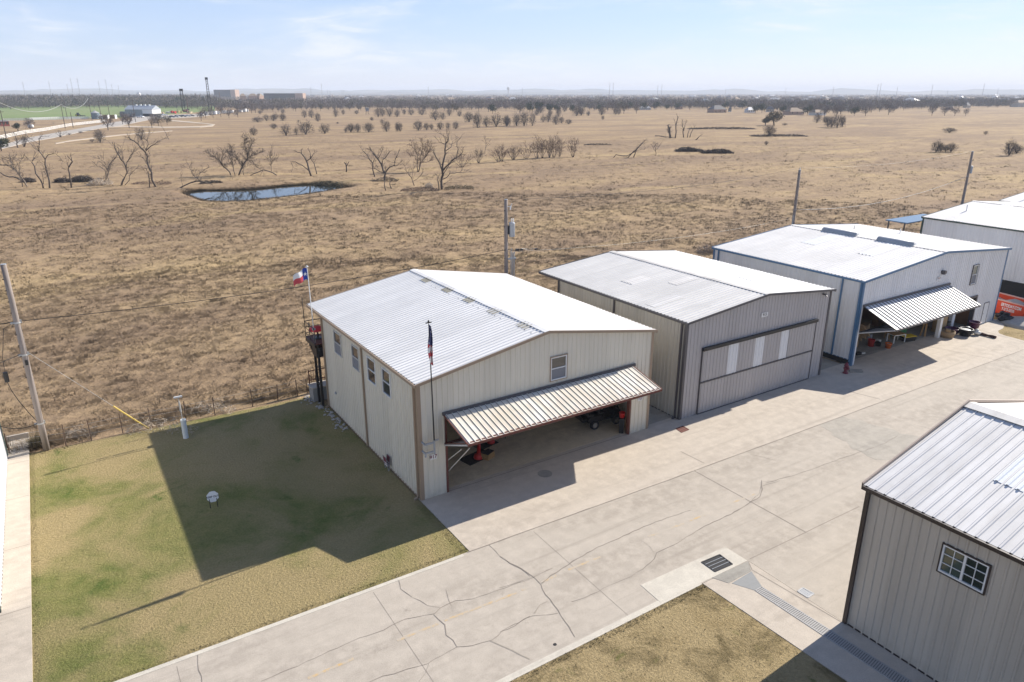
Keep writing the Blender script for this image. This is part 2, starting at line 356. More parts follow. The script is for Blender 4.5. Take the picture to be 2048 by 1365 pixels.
# ================================================================ THE SETTING
def smooth(t): t = np.clip(t, 0, 1); return t*t*(3-2*t)
def vnoise(x, y, s, seed=0):
    """cheap value noise, vectorised"""
    x = np.asarray(x, float)/s; y = np.asarray(y, float)/s
    xi = np.floor(x); yi = np.floor(y); fx = smooth(x-xi); fy = smooth(y-yi)
    def h(a, b):
        n = np.sin(a*127.1+b*311.7+seed*74.7)*43758.5453; return n-np.floor(n)
    return (h(xi, yi)*(1-fx)+h(xi+1, yi)*fx)*(1-fy)+(h(xi, yi+1)*(1-fx)+h(xi+1, yi+1)*fx)*fy
POND_Z = -.40
POND = [gnd(u, v, POND_Z) for u, v in [(380,389),(398,396),(420,403),(455,404.5),(500,403),(545,397.5),(600,391),(645,384),(684,378.5),(662,375),(640,372),(612,371),(585,372.5),(560,374.5),(530,378),(500,380.5),(470,381.5),(440,382),(415,382),(395,384)]]
PP = np.array([(26+(p.x-26)*(1.12 if p.x > 26 else 1.05), p.y) for p in POND])
def pond_sd(x, y):
    x = np.asarray(x, float); y = np.asarray(y, float); sh = x.shape; x = x.ravel(); y = y.ravel()
    d = np.full(x.shape, 1e9); ins = np.zeros(x.shape, bool); n = len(PP)
    for i in range(n):
        a = PP[i]; b = PP[(i+1) % n]; e = b-a; wx = x-a[0]; wy = y-a[1]
        t = np.clip((wx*e[0]+wy*e[1])/(e@e), 0, 1); d = np.minimum(d, np.hypot(wx-e[0]*t, wy-e[1]*t))
        c = ((a[1] > y) != (b[1] > y)) & (x < (b[0]-a[0])*(y-a[1])/(b[1]-a[1]+1e-12)+a[0]); ins ^= c
    return np.where(ins, -d, d).reshape(sh)
def height(x, y):
    x = np.asarray(x, float); y = np.asarray(y, float)
    fld = smooth((y-17.2)/6)*(1-smooth((np.hypot(x+13, y+29)-190)/80))
    h = -.05+fld*((vnoise(x, y, 23, 1)-.5)*.5+(vnoise(x, y, 7, 2)-.5)*.22+(vnoise(x, y, 2.6, 3)-.5)*.16)
    near = (np.abs(x-26) < 60) & (np.abs(y-124) < 55)
    if np.any(near):
        sd = pond_sd(x, y); far = smooth((y-(117+(x-12)*.02))/8)
        bank = np.where(sd < 0, POND_Z+np.maximum(sd, -4)*.3, POND_Z+np.minimum(sd, 2.2)*(.16+.2*far))
        top = np.maximum(h, .0)+far*.38*np.exp(-((sd-4)/5)**2)
        k = smooth((sd-.6)/3.0); h2 = bank*(1-k)+np.maximum(top, -.05)*k
        w = smooth((16-sd)/8); h = np.where(near, h2*w+h*(1-w), h)
    return h
def axis(a, b, step, lo, hi, g=1.16):
    xs = list(np.arange(a, b+1e-6, step)); s = step; x = a; L = []
    while x > lo: s *= g; x -= s; L.append(x)
    s = step; x = xs[-1]; H = []
    while x < hi: s *= g; x += s; H.append(x)
    return np.array(L[::-1]+xs+H)
gx = axis(-40, 110, .9, -14000, 14000); gy = axis(15, 150, .9, -4000, 14000)
GX, GY = np.meshgrid(gx, gy); GZ = height(GX, GY); nx, ny = len(gx), len(gy)
idx = np.arange(nx*ny).reshape(ny, nx)
F = np.stack([idx[:-1,:-1], idx[:-1,1:], idx[1:,1:], idx[1:,:-1]], -1).reshape(-1, 4)
ground = npmesh('ground', np.stack([GX, GY, GZ], -1).reshape(-1, 3), F, FIELD); tag(ground, kind='structure')
ground.data.polygons.foreach_set('use_smooth', [True]*len(F))
w = MB(); w.add([(p.x, p.y, POND_Z+.10) for p in [Vector((q[0]+(q[0]-26)*.04, q[1]+(q[1]-124)*.10, 0)) for q in PP]], [tuple(range(len(PP)))])
tag(w.build('water', WATER), kind='structure')
# hills on the horizon: several long low ridges
def ridge(dist, hmax, a0, a1, seed, name='hills'):
    n = 160; V = []; F = []
    for i in range(n+1):
        a = a0+(a1-a0)*i/n; dx, dy = math.sin(a), math.cos(a)
        hh = hmax*(.35+.65*float(vnoise(a*40, seed*3.1, 1.5, seed))+.25*float(vnoise(a*40, seed*1.7, .37, seed+2)))
        for k, (dd, fz) in enumerate(((-700, -.02), (-250, .7), (0, 1.0), (900, .6))):
            V.append((CAMP[0]+dx*(dist+dd), CAMP[1]+dy*(dist+dd), hh*fz))
    for i in range(n):
        for k in range(3): a = i*4+k; F.append((a, a+4, a+5, a+1))
    o = npmesh(name, V, F, HILL); o.data.polygons.foreach_set('use_smooth', [True]*len(F)); tag(o, kind='structure')
ridge(9500, 62, R(-20), R(85), 3); ridge(7600, 34, R(-20), R(40), 8)
# ---- lawns (sheets a little above the ground sheet)
def sheet(name, polyXY, z, mat, thick=.02, parent=None, kind='structure'):
    m = MB(); m.prism(polyXY, z-thick, z); o = m.build(name, mat, parent); return tag(o, kind=kind)
tag(sheet('lawn', [(-16.66,-4.86),(-.1,-5.02),(-.1,13.7),(-.2,16.0),(-4,16.1),(-9,16.3),(-16.4,16.6),(-16.66,16.7)], -.012, LAWN))
gp = lambda u, v: tuple(gnd(u, v)[:2])
GR0 = gp(1404,1166); GR1 = gp(1602,1300); GR1 = (GR0[0]+(GR1[0]-GR0[0])*6, GR0[1]+(GR1[1]-GR0[1])*6)
tag(sheet('lawn', [(-60,-40),(GR1[0],GR1[1]),(7.02,-12.26),(-60,-12.9)], -.012, LAWN_DRY))
# ---- concrete
ROADP = [(-70,-12.9),(7.02,-12.24),(9.9,-12.3),(9.9,-17.0),(24,-17.0),(24,-40),(130,-40),(130,-5.6),(13.8,-5.2),(-.25,-5.02),(-16.6,-4.86),(-70,-4.6)]
road = sheet('road', ROADP, 0, CONC, .12)
gp = lambda u, v: tuple(gnd(u, v)[:2])
curb = [(52.9,-5.6), (52.95,-4.7), (53.05,-3.22), (53.28,-2.57), (53.94,-2.18), (55.06,-2.07), (56.0,-1.75), (56.6,-1.25), (57.25,-.85)]
apron = sheet('apron', [(-.08,-5.05),(13.8,-5.3),(32,-5.5),(50.4,-5.68)]+curb+[(57.2,.3),(-.08,.3)], .006, CONC_APRON, .10)
sheet('apron', [(15.35,.3),(35.3,.3),(35.3,13.5),(15.35,13.5)], .002, CONC_GREY, .08)
sheet('sidewalk', [(-17.75,1.4),(-22,1.2),(-22,-4.86),(-16.66,-4.88),(-16.66,18.9),(-17.75,18.9)], .05, CONC_APRON, .25)
sheet('kerb', [(-16.64,18.95),(-17.8,18.95),(-17.8,19.07),(-16.64,19.07)], .34, CONC_APRON, .4)
sheet('kerb', [(-70,-4.85),(-16.6,-5.08),(-.45,-5.22),(-.45,-5.04),(-16.6,-4.88),(-70,-4.6)], .010, CONC_NEW, .11)
sheet('kerb', [(-70,-12.92),(7.0,-12.28),(7.0,-12.02),(-70,-12.6)], .006, CONC_NEW, .11)
sheet('gutter', [(GR1[0]+.03,GR1[1]),(9.88,GR1[1]),(9.88,-17.0),(9.88,-12.3),(7.04,-12.26)], .004, CONC_APRON, .10)
c3 = lambda X, Y: gp(1000+X/2.9357, 900+Y/2.9357)
c2 = lambda X, Y: gp(500+X/3.37, 960+Y/3.37)
c4_ = lambda X, Y: gp(1500+X/2.334, 780+Y/2.334)
c6 = lambda X, Y: gp(1380+X/6.203, 1080+Y/6.203)
sheet('pavement', [c3(825,795), c3(940,895), c3(1245,752), c3(1452,652), c3(1322,570)], .010, CONC_NEW, .1)
sheet('pavement', [c6(275,472), c6(480,540), c6(758,388), c6(722,268)], .014, CONC_GREY, .1)
sheet('pavement', [c6(520,542), c6(810,632), c6(892,582), c6(762,392)], .012, M('dark_wash_concrete', (.26,.265,.26), .15, 4, .8), .1)
# stained dark slab by the foreground hangar
_st = [(330,165),(420,125),(560,150),(700,200),(815,225),(780,262),(650,330),(560,310),(470,262),(330,165)]
def wobs(pts, amp, step):
    q = random.Random(9); out = []
    for a, b in zip(pts[:-1], pts[1:]):
        n = max(1, int(math.hypot(b[0]-a[0], b[1]-a[1])/step)); out += [(a[0]+(b[0]-a[0])*i/n+q.gauss(0, amp), a[1]+(b[1]-a[1])*i/n+q.gauss(0, amp)) for i in range(n)]
    return out
sheet('pavement', wobs([c4_(*p) for p in _st], .14, .4), .004, concrete('stained_concrete', (.40,.365,.31), (.31,.285,.245), 44, .7), .1)
# joints and cracks (ribbons lying on the slabs)
def wob(pts, amp=.05, step=.35):
    out = []
    for a, b in zip(pts[:-1], pts[1:]):
        L = math.hypot(b[0]-a[0], b[1]-a[1]); n = max(1, int(L/step))
        for i in range(n):
            t = i/n; out.append((a[0]+(b[0]-a[0])*t+rnd.uniform(-amp, amp), a[1]+(b[1]-a[1])*t+rnd.uniform(-amp, amp)))
    return out+[pts[-1]]
ck = MB(); ZC = .0085
for fn, pts, wd in [
    (c2, [(990,650),(1020,735),(1100,790),(1200,845),(1280,862)], .035),
    (c2, [(80,1355),(330,1250),(640,1110),(740,1070),(900,1010),(1050,940),(1240,905),(1280,862),(1380,820),(1500,800),(1680,740),(1887,670)], .04),
    (c2, [(1240,905),(1310,980),(1325,1045),(1370,1080),(1395,1128)], .055),
    (c2, [(800,1365),(900,1325),(1050,1280),(1200,1240),(1330,1160),(1395,1128),(1500,1120),(1630,1085),(1700,1020),(1790,980),(1887,920)], .042),
    (c2, [(1610,440),(1680,510),(1750,560),(1820,600),(1887,650)], .038), (c2, [(1205,1240),(1185,1300),(1140,1360)], .025),
    (c3, [(0,625),(60,665),(130,700),(200,750),(240,790),(270,850),(340,940),(385,1010),(440,1100)], .05),
    (c3, [(0,810),(100,780),(200,750)], .025),
    (c3, [(240,785),(330,720),(430,655),(540,590),(630,545),(700,520),(780,480),(880,437),(980,400)], .085), (c3, [(980,400),(1120,355)], .03),
    (c3, [(420,895),(540,850),(680,780),(770,745),(840,700)], .035), (c3, [(840,700),(905,640),(920,605),(990,575),(1070,530),(1130,495),(1200,450)], .055),
    (c3, [(1200,450),(1290,410),(1400,355),(1470,310),(1530,275),(1540,230),(1535,180)], .085), (c3, [(200,750),(310,695)], .04),
    (c3, [(830,530),(880,570),(905,605)], .02), (c3, [(0,1075),(80,1030),(190,975),(340,960)], .035), (c3, [(1540,215),(1644,180)], .03),
    (c4_, [(80,435),(250,385),(400,330),(520,290),(620,255),(690,215)], .045), (c4_, [(0,525),(50,480),(50,430),(110,425)], .035),
    (c4_, [(770,165),(830,180),(870,195)], .03), (gp, [(395,1305),(398,1340),(404,1365)], .035), (gp, [(893,1179),(898,1200),(905,1225)], .02)]:
    ck.strip(wob([fn(*p) for p in pts], .035, .28), wd*.5, ZC, .9)
tag(ck.build('crack', CRACK, road), kind='structure')
ck = MB()
for fn, pts, wd in [(c2, [(1630,1085),(1760,1150),(1887,1210)], .10), (c3, [(210,960),(230,915),(280,890)], .08)]:
    ck.strip(wob([fn(*p) for p in pts]), wd*.6, .0075, .6)
tag(ck.build('crack', CRACK_L, road), kind='structure')
jt = MB(); ZJ = .0115
yj = -6.05
jt.strip(wob([(-.2,-5.05),(13.8,-5.3),(32,-5.5),(50.4,-5.68)], .012, .8), .045, ZJ, .7)
jt.strip([c3(1125,115), c3(1644,400), c4_(260,665)], .055, .004)
jt.strip(wob([c4_(0,790), c4_(260,665), c4_(510,545)], .01, .8), .035, .004)
jt.strip([c3(1060,10), c3(1200,80)], .03, ZJ); jt.strip([gp(1697,783), gp(1760,799)], .05, ZJ)
jt.strip([c6(722,268), c6(770,375), c6(1890,1030)], .035, .0085)
jt.strip(wob([c4_(0,270), c4_(320,160), c4_(670,35), c4_(900,-60)], .01), .03, .0045); jt.strip(wob([c4_(0,300), c4_(120,330)], .02), .02, .004)
for xx in (-12.4, -4.9, 3.1): jt.strip([(xx,-12.3),(xx+.1,-5.3)], .018, .004)
for yy in (-3.4, 1.2, 6.2, 11.2, 15.6): jt.strip([(-17.7,yy),(-16.68,yy)], .025, .054)
jt.strip([(-.05,0.02),(15.2,0.02)], .04, ZJ)
for p in [((44.6,-.4),(46.2,-6)), ((53,-.5),(52.3,-6))]: jt.strip(list(p), .025, ZJ)
tag(jt.build('joint', JOINT, road), kind='structure')
ym = MB()
for fn, a, b in [(c2,(390,1340),(700,1205)),(c2,(990,1085),(1270,970)),(c2,(1310,950),(1800,760)),(c2,(1830,745),(1880,725)),(c3,(243,780),(330,737)),(c3,(400,705),(590,628)),(c3,(870,512),(1080,432)),(c3,(1110,418),(1210,380)),(c3,(1270,348),(1500,258))]:
    ym.strip([fn(*a), fn(*b)], .12, .0045)
tag(ym.build('road_marking', YELLOWP, road), kind='structure')
# lawn blades: short tufts that break the sheet's flatness and its edges
def blades(name, pts, lo, hi, wlo, whi, mat, lean=.6, per=1, spread=0.0):
    pts = np.asarray(pts, float); n = len(pts); rg = np.random.default_rng(5)
    base = np.repeat(pts, per, 0); m = len(base)
    ang = rg.uniform(0, 2*np.pi, m); rr = spread*np.sqrt(rg.uniform(0, 1, m))
    base = base+np.stack([np.cos(ang)*rr, np.sin(ang)*rr, np.zeros(m)], 1)
    L = rg.uniform(lo, hi, m); W = rg.uniform(wlo, whi, m); ln = rg.uniform(.15, lean, m)
    a2 = ang+rg.normal(0, .6, m); tip = base+np.stack([np.cos(a2)*L*ln, np.sin(a2)*L*ln, L*np.sqrt(np.maximum(1-ln**2, .1))], 1)
    b = rg.uniform(0, np.pi, m); wv = np.stack([np.cos(b)*W, np.sin(b)*W, np.zeros(m)], 1)
    V = np.stack([base-wv, base+wv, tip], 1).reshape(-1, 3); Fc = np.arange(3*m).reshape(-1, 3)
    o = npmesh(name, V, Fc, mat); return tag(o, kind='stuff')
rg = np.random.default_rng(3)
def rect_pts(x0, x1, y0, y1, n, z=-.02): return np.stack([rg.uniform(x0, x1, n), rg.uniform(y0, y1, n), np.full(n, z)], 1)
def wedge(P):
    k = (P[:, 0]-GR0[0])*(GR1[1]-GR0[1])-(P[:, 1]-GR0[1])*(GR1[0]-GR0[0]); return P[(k > 0) & (P[:, 1] < -12.26+(P[:, 0]-7)*.0095)]
blades('grass', np.concatenate([rect_pts(-16.6, -.1, -4.8, 16.2, 15000), rect_pts(-16.6, -.1, -4.98, -4.7, 2600), rect_pts(-.5, -.08, -5, 0, 900), rect_pts(-16.66, -16.4, -5, 16.5, 1800)]), .02, .065, .010, .022, LAWN_B, .95)
blades('grass', wedge(np.concatenate([rect_pts(-12, 10, -24, -12.3, 11000), rect_pts(-12, 7, -12.6, -12.28, 2600)])), .02, .08, .010, .022, LAWN_DRY_B, .95)
# ================================================================ HANGARS
def ribprofile(U, pitch, d, tw=.055, bw=.10, off=.0, flat=0):
    P = [(0.0, 0.0)]; u = off
    while u+bw < U:
        c = u+bw/2
        P += [(c-bw/2, 0), (c-tw/2, d), (c+tw/2, d), (c+bw/2, 0)]; u += pitch
    P.append((U, 0)); P = [p for p in P if 0 <= p[0] <= U]
    return P
def ribbed(mb, O, Ud, Vd, Nd, U, top, bot=0.0, openings=(), pitch=.305, d=.032, breaks=(), tw=.055, bw=.10, off=.10):
    """a ribbed sheet: columns along Ud, running from bot to top(u) along Vd, with rectangular openings cut out"""
    O, Ud, Vd, Nd = Vector(O), Vector(Ud), Vector(Vd), Vector(Nd)
    P = ribprofile(U, pitch, d, tw, bw, off)
    def dep(u):
        for a, b in zip(P[:-1], P[1:]):
            if a[0] <= u <= b[0]: return a[1] if b[0]-a[0] < 1e-9 else a[1]+(b[1]-a[1])*(u-a[0])/(b[0]-a[0])
        return 0
    us = sorted(set([round(p[0], 5) for p in P]+[round(x, 5) for o in openings for x in o[:2] if 0 < x < U]+[round(b, 5) for b in breaks]))
    tf = top if callable(top) else (lambda u: top)
    bf = bot if callable(bot) else (lambda u: bot)
    for a, b in zip(us[:-1], us[1:]):
        if b-a < 1e-6: continue
        mid = (a+b)/2; iv = [(None, None)]
        cuts = sorted([(o[2], o[3]) for o in openings if o[0] <= mid <= o[1]])
        segs = []; lo = None
        for z0, z1 in cuts: segs.append((lo, z0)); lo = z1
        segs.append((lo, None))
        da, db = dep(a), dep(b)
        for s0, s1 in segs:
            v0a = bf(a) if s0 is None else s0; v0b = bf(b) if s0 is None else s0
            v1a = tf(a) if s1 is None else s1; v1b = tf(b) if s1 is None else s1
            if v1a-v0a < 1e-4 and v1b-v0b < 1e-4: continue
            mb.mi = 1 if abs(da-db) > 1e-4 else 0
            mb.add([O+Ud*a+Vd*v0a+Nd*da, O+Ud*b+Vd*v0b+Nd*db, O+Ud*b+Vd*v1b+Nd*db, O+Ud*a+Vd*v1a+Nd*da], [(0,1,2,3)])
    mb.mi = 0; return mb
def window(parent, O, Ud, Nd, u0, u1, z0, z1, frame=WHITE, trim=None, panes='hung', glass=GLASS, lower=None, fw=.055):
    """a window: outer frame (the part), panes, rails and trim as sub-parts; O is the wall's corner"""
    O, Ud, Nd = Vector(O), Vector(Ud), Vector(Nd); Z = Vector((0,0,1))
    def slab(mb, a0, a1, b0, b1, n0, n1):
        vs = [O+Ud*a+Z*b+Nd*n for a in (a0, a1) for n in (n0, n1) for b in (b0, b1)]
        mb.add(vs, [(0,1,3,2),(4,6,7,5),(0,4,5,1),(2,3,7,6),(0,2,6,4),(1,5,7,3)])
    f = MB()
    slab(f, u0, u1, z1-fw, z1, -.03, .07); slab(f, u0, u1, z0, z0+fw, -.03, .075)
    slab(f, u0, u0+fw, z0+fw, z1-fw, -.03, .07); slab(f, u1-fw, u1, z0+fw, z1-fw, -.03, .07)
    zm = (z0+z1)/2
    if panes == 'hung': slab(f, u0+fw, u1-fw, zm-.025, zm+.025, .0, .055)
    else:
        um = (u0+u1)/2; slab(f, um-.035, um+.035, z0+fw, z1-fw, .0, .06)
    fr = f.build('window', frame, parent)
    if panes != 'hung':
        for c0, c1 in ((u0+fw, um-.035), (um+.035, u1-fw)):
            cm = (c0+c1)/2; b = MB(); slab(b, cm-.011, cm+.011, z0+fw, z1-fw, .02, .045)
            for k in (1, 2): zz = z0+(z1-z0)*k/3; slab(b, c0, c1, zz-.011, zz+.011, .021, .046)
            b.build('glazing_bar', frame, fr)
    if trim:
        t = MB(); w = .045
        slab(t, u0-w, u1+w, z1+.002, z1+w, -.02, .085); slab(t, u0-w, u1+w, z0-w, z0-.002, -.02, .085)
        slab(t, u0-w, u0-.002, z0-.002, z1+.002, -.02, .085); slab(t, u1+.002, u1+w, z0-.002, z1+.002, -.02, .085)
        t.build('window_trim', trim, fr)
    g = MB()
    if panes == 'hung':
        slab(g, u0+fw, u1-fw, zm+.025, z1-fw, -.01, .012); g.build('pane', glass, fr)
        g = MB(); slab(g, u0+fw, u1-fw, z0+fw, zm-.025, -.01, .022); g.build('screen' if lower is SCREEN else 'pane', lower or glass, fr)
    else:
        slab(g, u0+fw, (u0+u1)/2-.035, z0+fw, z1-fw, -.01, .012); g.build('pane', glass, fr)
        g = MB(); slab(g, (u0+u1)/2+.035, u1-fw, z0+fw, z1-fw, -.01, .012); g.build('pane', GLASS_DK, fr)
    return fr
def text_mesh(name, body, size, mat, parent, mtx, extrude=.004, bold=0.0, sx=1.0):
    cu = bpy.data.curves.new(name, 'FONT'); cu.body = body; cu.size = size; cu.extrude = extrude; cu.align_x = 'CENTER'; cu.align_y = 'CENTER'; cu.offset = bold
    t = bpy.data.objects.new(name, cu); COL.objects.link(t); dg = bpy.context.evaluated_depsgraph_get(); dg.update()
    me = bpy.data.meshes.new_from_object(t.evaluated_get(dg)); bpy.data.objects.remove(t); me.transform(Matrix.Diagonal((sx, 1, 1, 1))); me.materials.clear(); me.materials.append(mat)
    o = bpy.data.objects.new(name, me); COL.objects.link(o); o.parent = parent; o.matrix_local = mtx; return o
FRONT = Matrix.Rotation(R(90), 4, 'X')     # lettering that reads from the -Y side
def hangar(loc, W, D, he, hp, sid, sidside, roofm, trim, label, rz=0.0, ov_f=.18, ov_b=.14, ov_s=.10, front_open=(), left_open=(), right_open=(), back=True, left_bot=0.0, roof_pitch=.305, roof_d=.04, ridge_cap=True, roofR=None, corner=True, gutter=True, name='metal_hangar', trimw=.15):
    T = thing(name, loc, label, 'hangar', rz)
    sl = (hp-he)/(W/2); top = lambda u: he+sl*min(u, W-u)
    m = ribbed(MB(), (0,0,0), (1,0,0), (0,0,1), (0,-1,0), W, top, 0, front_open, breaks=(W/2,)); m.build('front_wall', sid, T)
    m = ribbed(MB(), (0,D,0), (0,-1,0), (0,0,1), (-1,0,0), D, he, left_bot, left_open); m.build('side_wall', sidside, T)
    m = ribbed(MB(), (W,0,0), (0,1,0), (0,0,1), (1,0,0), D, he, 0, right_open); m.build('side_wall', sidside, T)
    if back: m = ribbed(MB(), (W,D,0), (-1,0,0), (0,0,1), (0,1,0), W, top, 0, breaks=(W/2,)); m.build('back_wall', sid, T)
    # roof slopes
    L = math.hypot(W/2+ov_s, sl*(W/2+ov_s)); c = (W/2+ov_s)/L; s_ = sl*(W/2+ov_s)/L
    r = ribbed(MB(), (-ov_s, D+ov_b, he-sl*ov_s+.05), (0,-1,0), (c,0,s_), (-s_,0,c), D+ov_b+ov_f, L, 0, pitch=roof_pitch, d=roof_d, tw=.05, bw=.11)
    rl = r.build('roof', [roofm, SEAM], T)
    r = ribbed(MB(), (W+ov_s, -ov_f, he-sl*ov_s+.05), (0,1,0), (-c,0,s_), (s_,0,c), D+ov_b+ov_f, L, 0, pitch=roof_pitch, d=roof_d, tw=.05, bw=.11)
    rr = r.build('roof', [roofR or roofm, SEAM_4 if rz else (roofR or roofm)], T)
    if ridge_cap:
        k = MB()
        for sg in (-1, 1):
            a = Vector((W/2, 0, hp+.05+roof_d+.012)); dv = Vector((sg*.30*c, 0, -.30*s_))
            y0, y1 = -ov_f-.01, D+ov_b+.01
            k.add([a+Vector((0,y0,0)), a+Vector((0,y1,0)), a+dv+Vector((0,y1,0)), a+dv+Vector((0,y0,0))], [(0,1,2,3)] if sg > 0 else [(3,2,1,0)])
        k.build('ridge_cap', roofm, T)
    # fascia along the gables and eaves
    t = MB(); h = trimw
    for y in (-ov_f-.012, D+ov_b+.012):
        for x0, x1, z0, z1 in ((-ov_s-.02, W/2, he-sl*(ov_s+.02), hp), (W/2, W+ov_s+.02, hp, he-sl*(ov_s+.02))):
            vs = []
            for yy in (y-.022, y+.022):
                for x, z in ((x0, z0), (x1, z1)): vs += [(x, yy, z+.10), (x, yy, z+.10-h)]
            t.add(vs, [(0,1,3,2),(4,6,7,5),(0,2,6,4),(1,5,7,3),(0,4,5,1),(2,3,7,6)])
    # soffit returns between wall and gable fascia
    for y0, y1 in ((-ov_f, -.036), (D+.036, D+ov_b)):
        for x0, x1, z0, z1 in ((-ov_s, W/2, he-sl*ov_s, hp), (W/2, W+ov_s, hp, he-sl*ov_s)):
            t.add([(x0,y0,z0+.012),(x1,y0,z1+.012),(x1,y1,z1+.012),(x0,y1,z0+.012)], [(0,1,2,3)])
    for x, sg in ((-ov_s, -1), (W+ov_s, 1)):
        z = he-sl*ov_s
        if gutter:
            t.bx(*(sorted((x, x+sg*.10))), -ov_f+.012, D+ov_b-.012, z-.10, z+.042)
        else: t.bx(*(sorted((x, x+sg*.02))), -ov_f+.012, D+ov_b-.012, z-.08, z+.042)
        t.bx(*(sorted((x-sg*.001, (0 if sg < 0 else W)+sg*.036))), -ov_f+.012, D+ov_b-.012, z+.0, z+.012)
    t.build('eave_trim', trim, T)
    if corner:
        w = .15; e = .045
        for x in (0, W):
            for y in (0, D):
                t = MB()
                sx = -1 if x == 0 else 1; sy = -1 if y == 0 else 1
                x0, x1 = sorted((x+sx*e, x-sx*w)); y0, y1 = sorted((y+sy*e, y+sy*.004)); t.bx(x0, x1, y0, y1, 0.01, he-.012)
                y0, y1 = sorted((y+sy*.004, y-sy*w)); x0, x1 = sorted((x+sx*e, x+sx*.004)); t.bx(x0, x1, y0, y1, 0.01, he-.012); t.build('corner_trim', trim, T)
    b = MB(); e = .05
    b.bx(-.03, .0, -.02, D+.02, left_bot, left_bot+.05); b.build('base_trim', trim, T); b = MB(); b.bx(W, W+.03, -.02, D+.02, 0, .05); b.build('base_trim', trim, T)
    return T, rl, rr, sl, top
def downspout(T, p, z0, z1, n, mat, kick=True):
    m = MB(); x, y = p; m.box((x+n[0]*.09, y+n[1]*.09, (z0+z1)/2), (.10, .10, z1-z0))
    if kick: m.beam((x+n[0]*.09, y+n[1]*.09, z0+.05), (x+n[0]*.32, y+n[1]*.32, z0-.02), .10, .10)
    return m.build('downspout', mat, T)
def wall_sign(T, body, x, z, w, h, y=-.045, mat=None, size=.2):
    s = MB(); s.bx(x-w/2, x+w/2, y-.012, y, z-h/2, z+h/2); o = s.build('number_sign', WHITE, T)
    text_mesh('number', body, size, mat or MAROON, o, Matrix.Translation((x, y-.013, z)) @ FRONT, .002, .006); return o
def bifold(T, x0, x1, zt, half, yf, zf, skin, frame, zlow, name='bifold_door', rp=.32, rd=.035, rw=.085):
    """half-open bi-fold door: upper leaf leans out from the header, lower leaf folds back to the jambs"""
    y0 = -.06
    top = Vector((0, y0, zt)); tip = Vector((0, yf, zf)); low = Vector((0, y0+.06, zlow))
    f = MB(); d = (tip-top).normalized(); nrm = Vector((0, -d.z, d.y)); nrm = nrm if nrm.z > 0 else -nrm
    for z in (.06, (tip-top).length-.06):
        p = top+d*z-nrm*.07; f.beam((x0, p.y, p.z), (x1, p.y, p.z), .09, .07)
    d2 = (tip-low).normalized(); n2 = Vector((0, -d2.z, d2.y)); n2 = n2 if n2.z > 0 else -n2
    L2 = (tip-low).length
    for z in (.08, L2-.10):
        p = low+d2*z+n2*.05; f.beam((x0, p.y, p.z), (x1, p.y, p.z), .09, .07)
    n = int((x1-x0)/1.5)
    for i in range(n+1):
        x = x0+.05+(x1-x0-.1)*i/n
        a = top+d*.06-nrm*.07; b = top+d*((tip-top).length-.06)-nrm*.07; f.beam((x, a.y, a.z), (x, b.y, b.z), .05, .05)
        a = low+d2*.08+n2*.05; b = low+d2*(L2-.10)+n2*.05; f.beam((x, a.y, a.z), (x, b.y, b.z), .05, .05)
        if i < n:
            xx = x0+.05+(x1-x0-.1)*(i+1)/n
            f.beam((x, a.y, a.z+.01), (xx, b.y, b.z+.01), .03, .03)
    door = f.build(name, frame, T)
    L = (tip-top).length
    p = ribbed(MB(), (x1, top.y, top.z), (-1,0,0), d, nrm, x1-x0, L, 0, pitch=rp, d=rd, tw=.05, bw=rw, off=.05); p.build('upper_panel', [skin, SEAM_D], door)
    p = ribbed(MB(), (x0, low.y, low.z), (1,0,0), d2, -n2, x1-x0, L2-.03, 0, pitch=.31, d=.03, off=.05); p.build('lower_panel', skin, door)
    e = MB()
    e.beam((x0-.02, top.y+d.y*0, top.z), (x0-.02, tip.y, tip.z), .05, .06); e.beam((x1+.02, top.y, top.z), (x1+.02, tip.y, tip.z), .05, .06)
    e.beam((x0-.02, tip.y-.01, tip.z-.05), (x1+.02, tip.y-.01, tip.z-.05), .05, .12); e.build('edge_trim', frame, door)
    e = MB()
    e.beam((x0-.015, low.y, low.z-.03), (x0-.015, tip.y+.04, tip.z-.06), .03, .07); e.build('leaf_edge', WHITE_D, door); e = MB(); e.beam((x1+.015, low.y, low.z-.03), (x1+.015, tip.y+.04, tip.z-.06), .03, .07); e.build('leaf_edge', WHITE_D, door)
    return door
def plate(mb, O, Ud, Vd, Nd, u0, u1, v0, v1, n0, n1):
    O, Ud, Vd, Nd = Vector(O), Vector(Ud), Vector(Vd), Vector(Nd)
    vs = [O+Ud*a+Vd*b+Nd*n for a in (u0, u1) for n in (n0, n1) for b in (v0, v1)]
    return mb.add(vs, [(0,1,3,2),(4,6,7,5),(0,4,5,1),(2,3,7,6),(0,2,6,4),(1,5,7,3)])
def roof_patch(T, W, he, hp, side, y0, y1, t0, t1, mat, name, pitch=.305, d=.046, ov=0):
    """a ribbed sheet lying on one roof slope between fractions t0..t1 from eave to ridge"""
    sl = (hp-he)/(W/2); L = math.hypot(W/2, hp-he); c = W/2/L; s = (hp-he)/L
    if side == 'L': m = ribbed(MB(), (-s*.012, y1, he+.055+.012), (0,-1,0), (c,0,s), (-s,0,c), y1-y0, L*t1, L*t0, pitch=pitch, d=d, tw=.05, bw=.11, off=.05)
    else: m = ribbed(MB(), (W+s*.012, y0, he+.055+.012), (0,1,0), (-c,0,s), (s,0,c), y1-y0, L*t1, L*t0, pitch=pitch, d=d, tw=.05, bw=.11, off=.05)
    return m.build(name, mat, T)
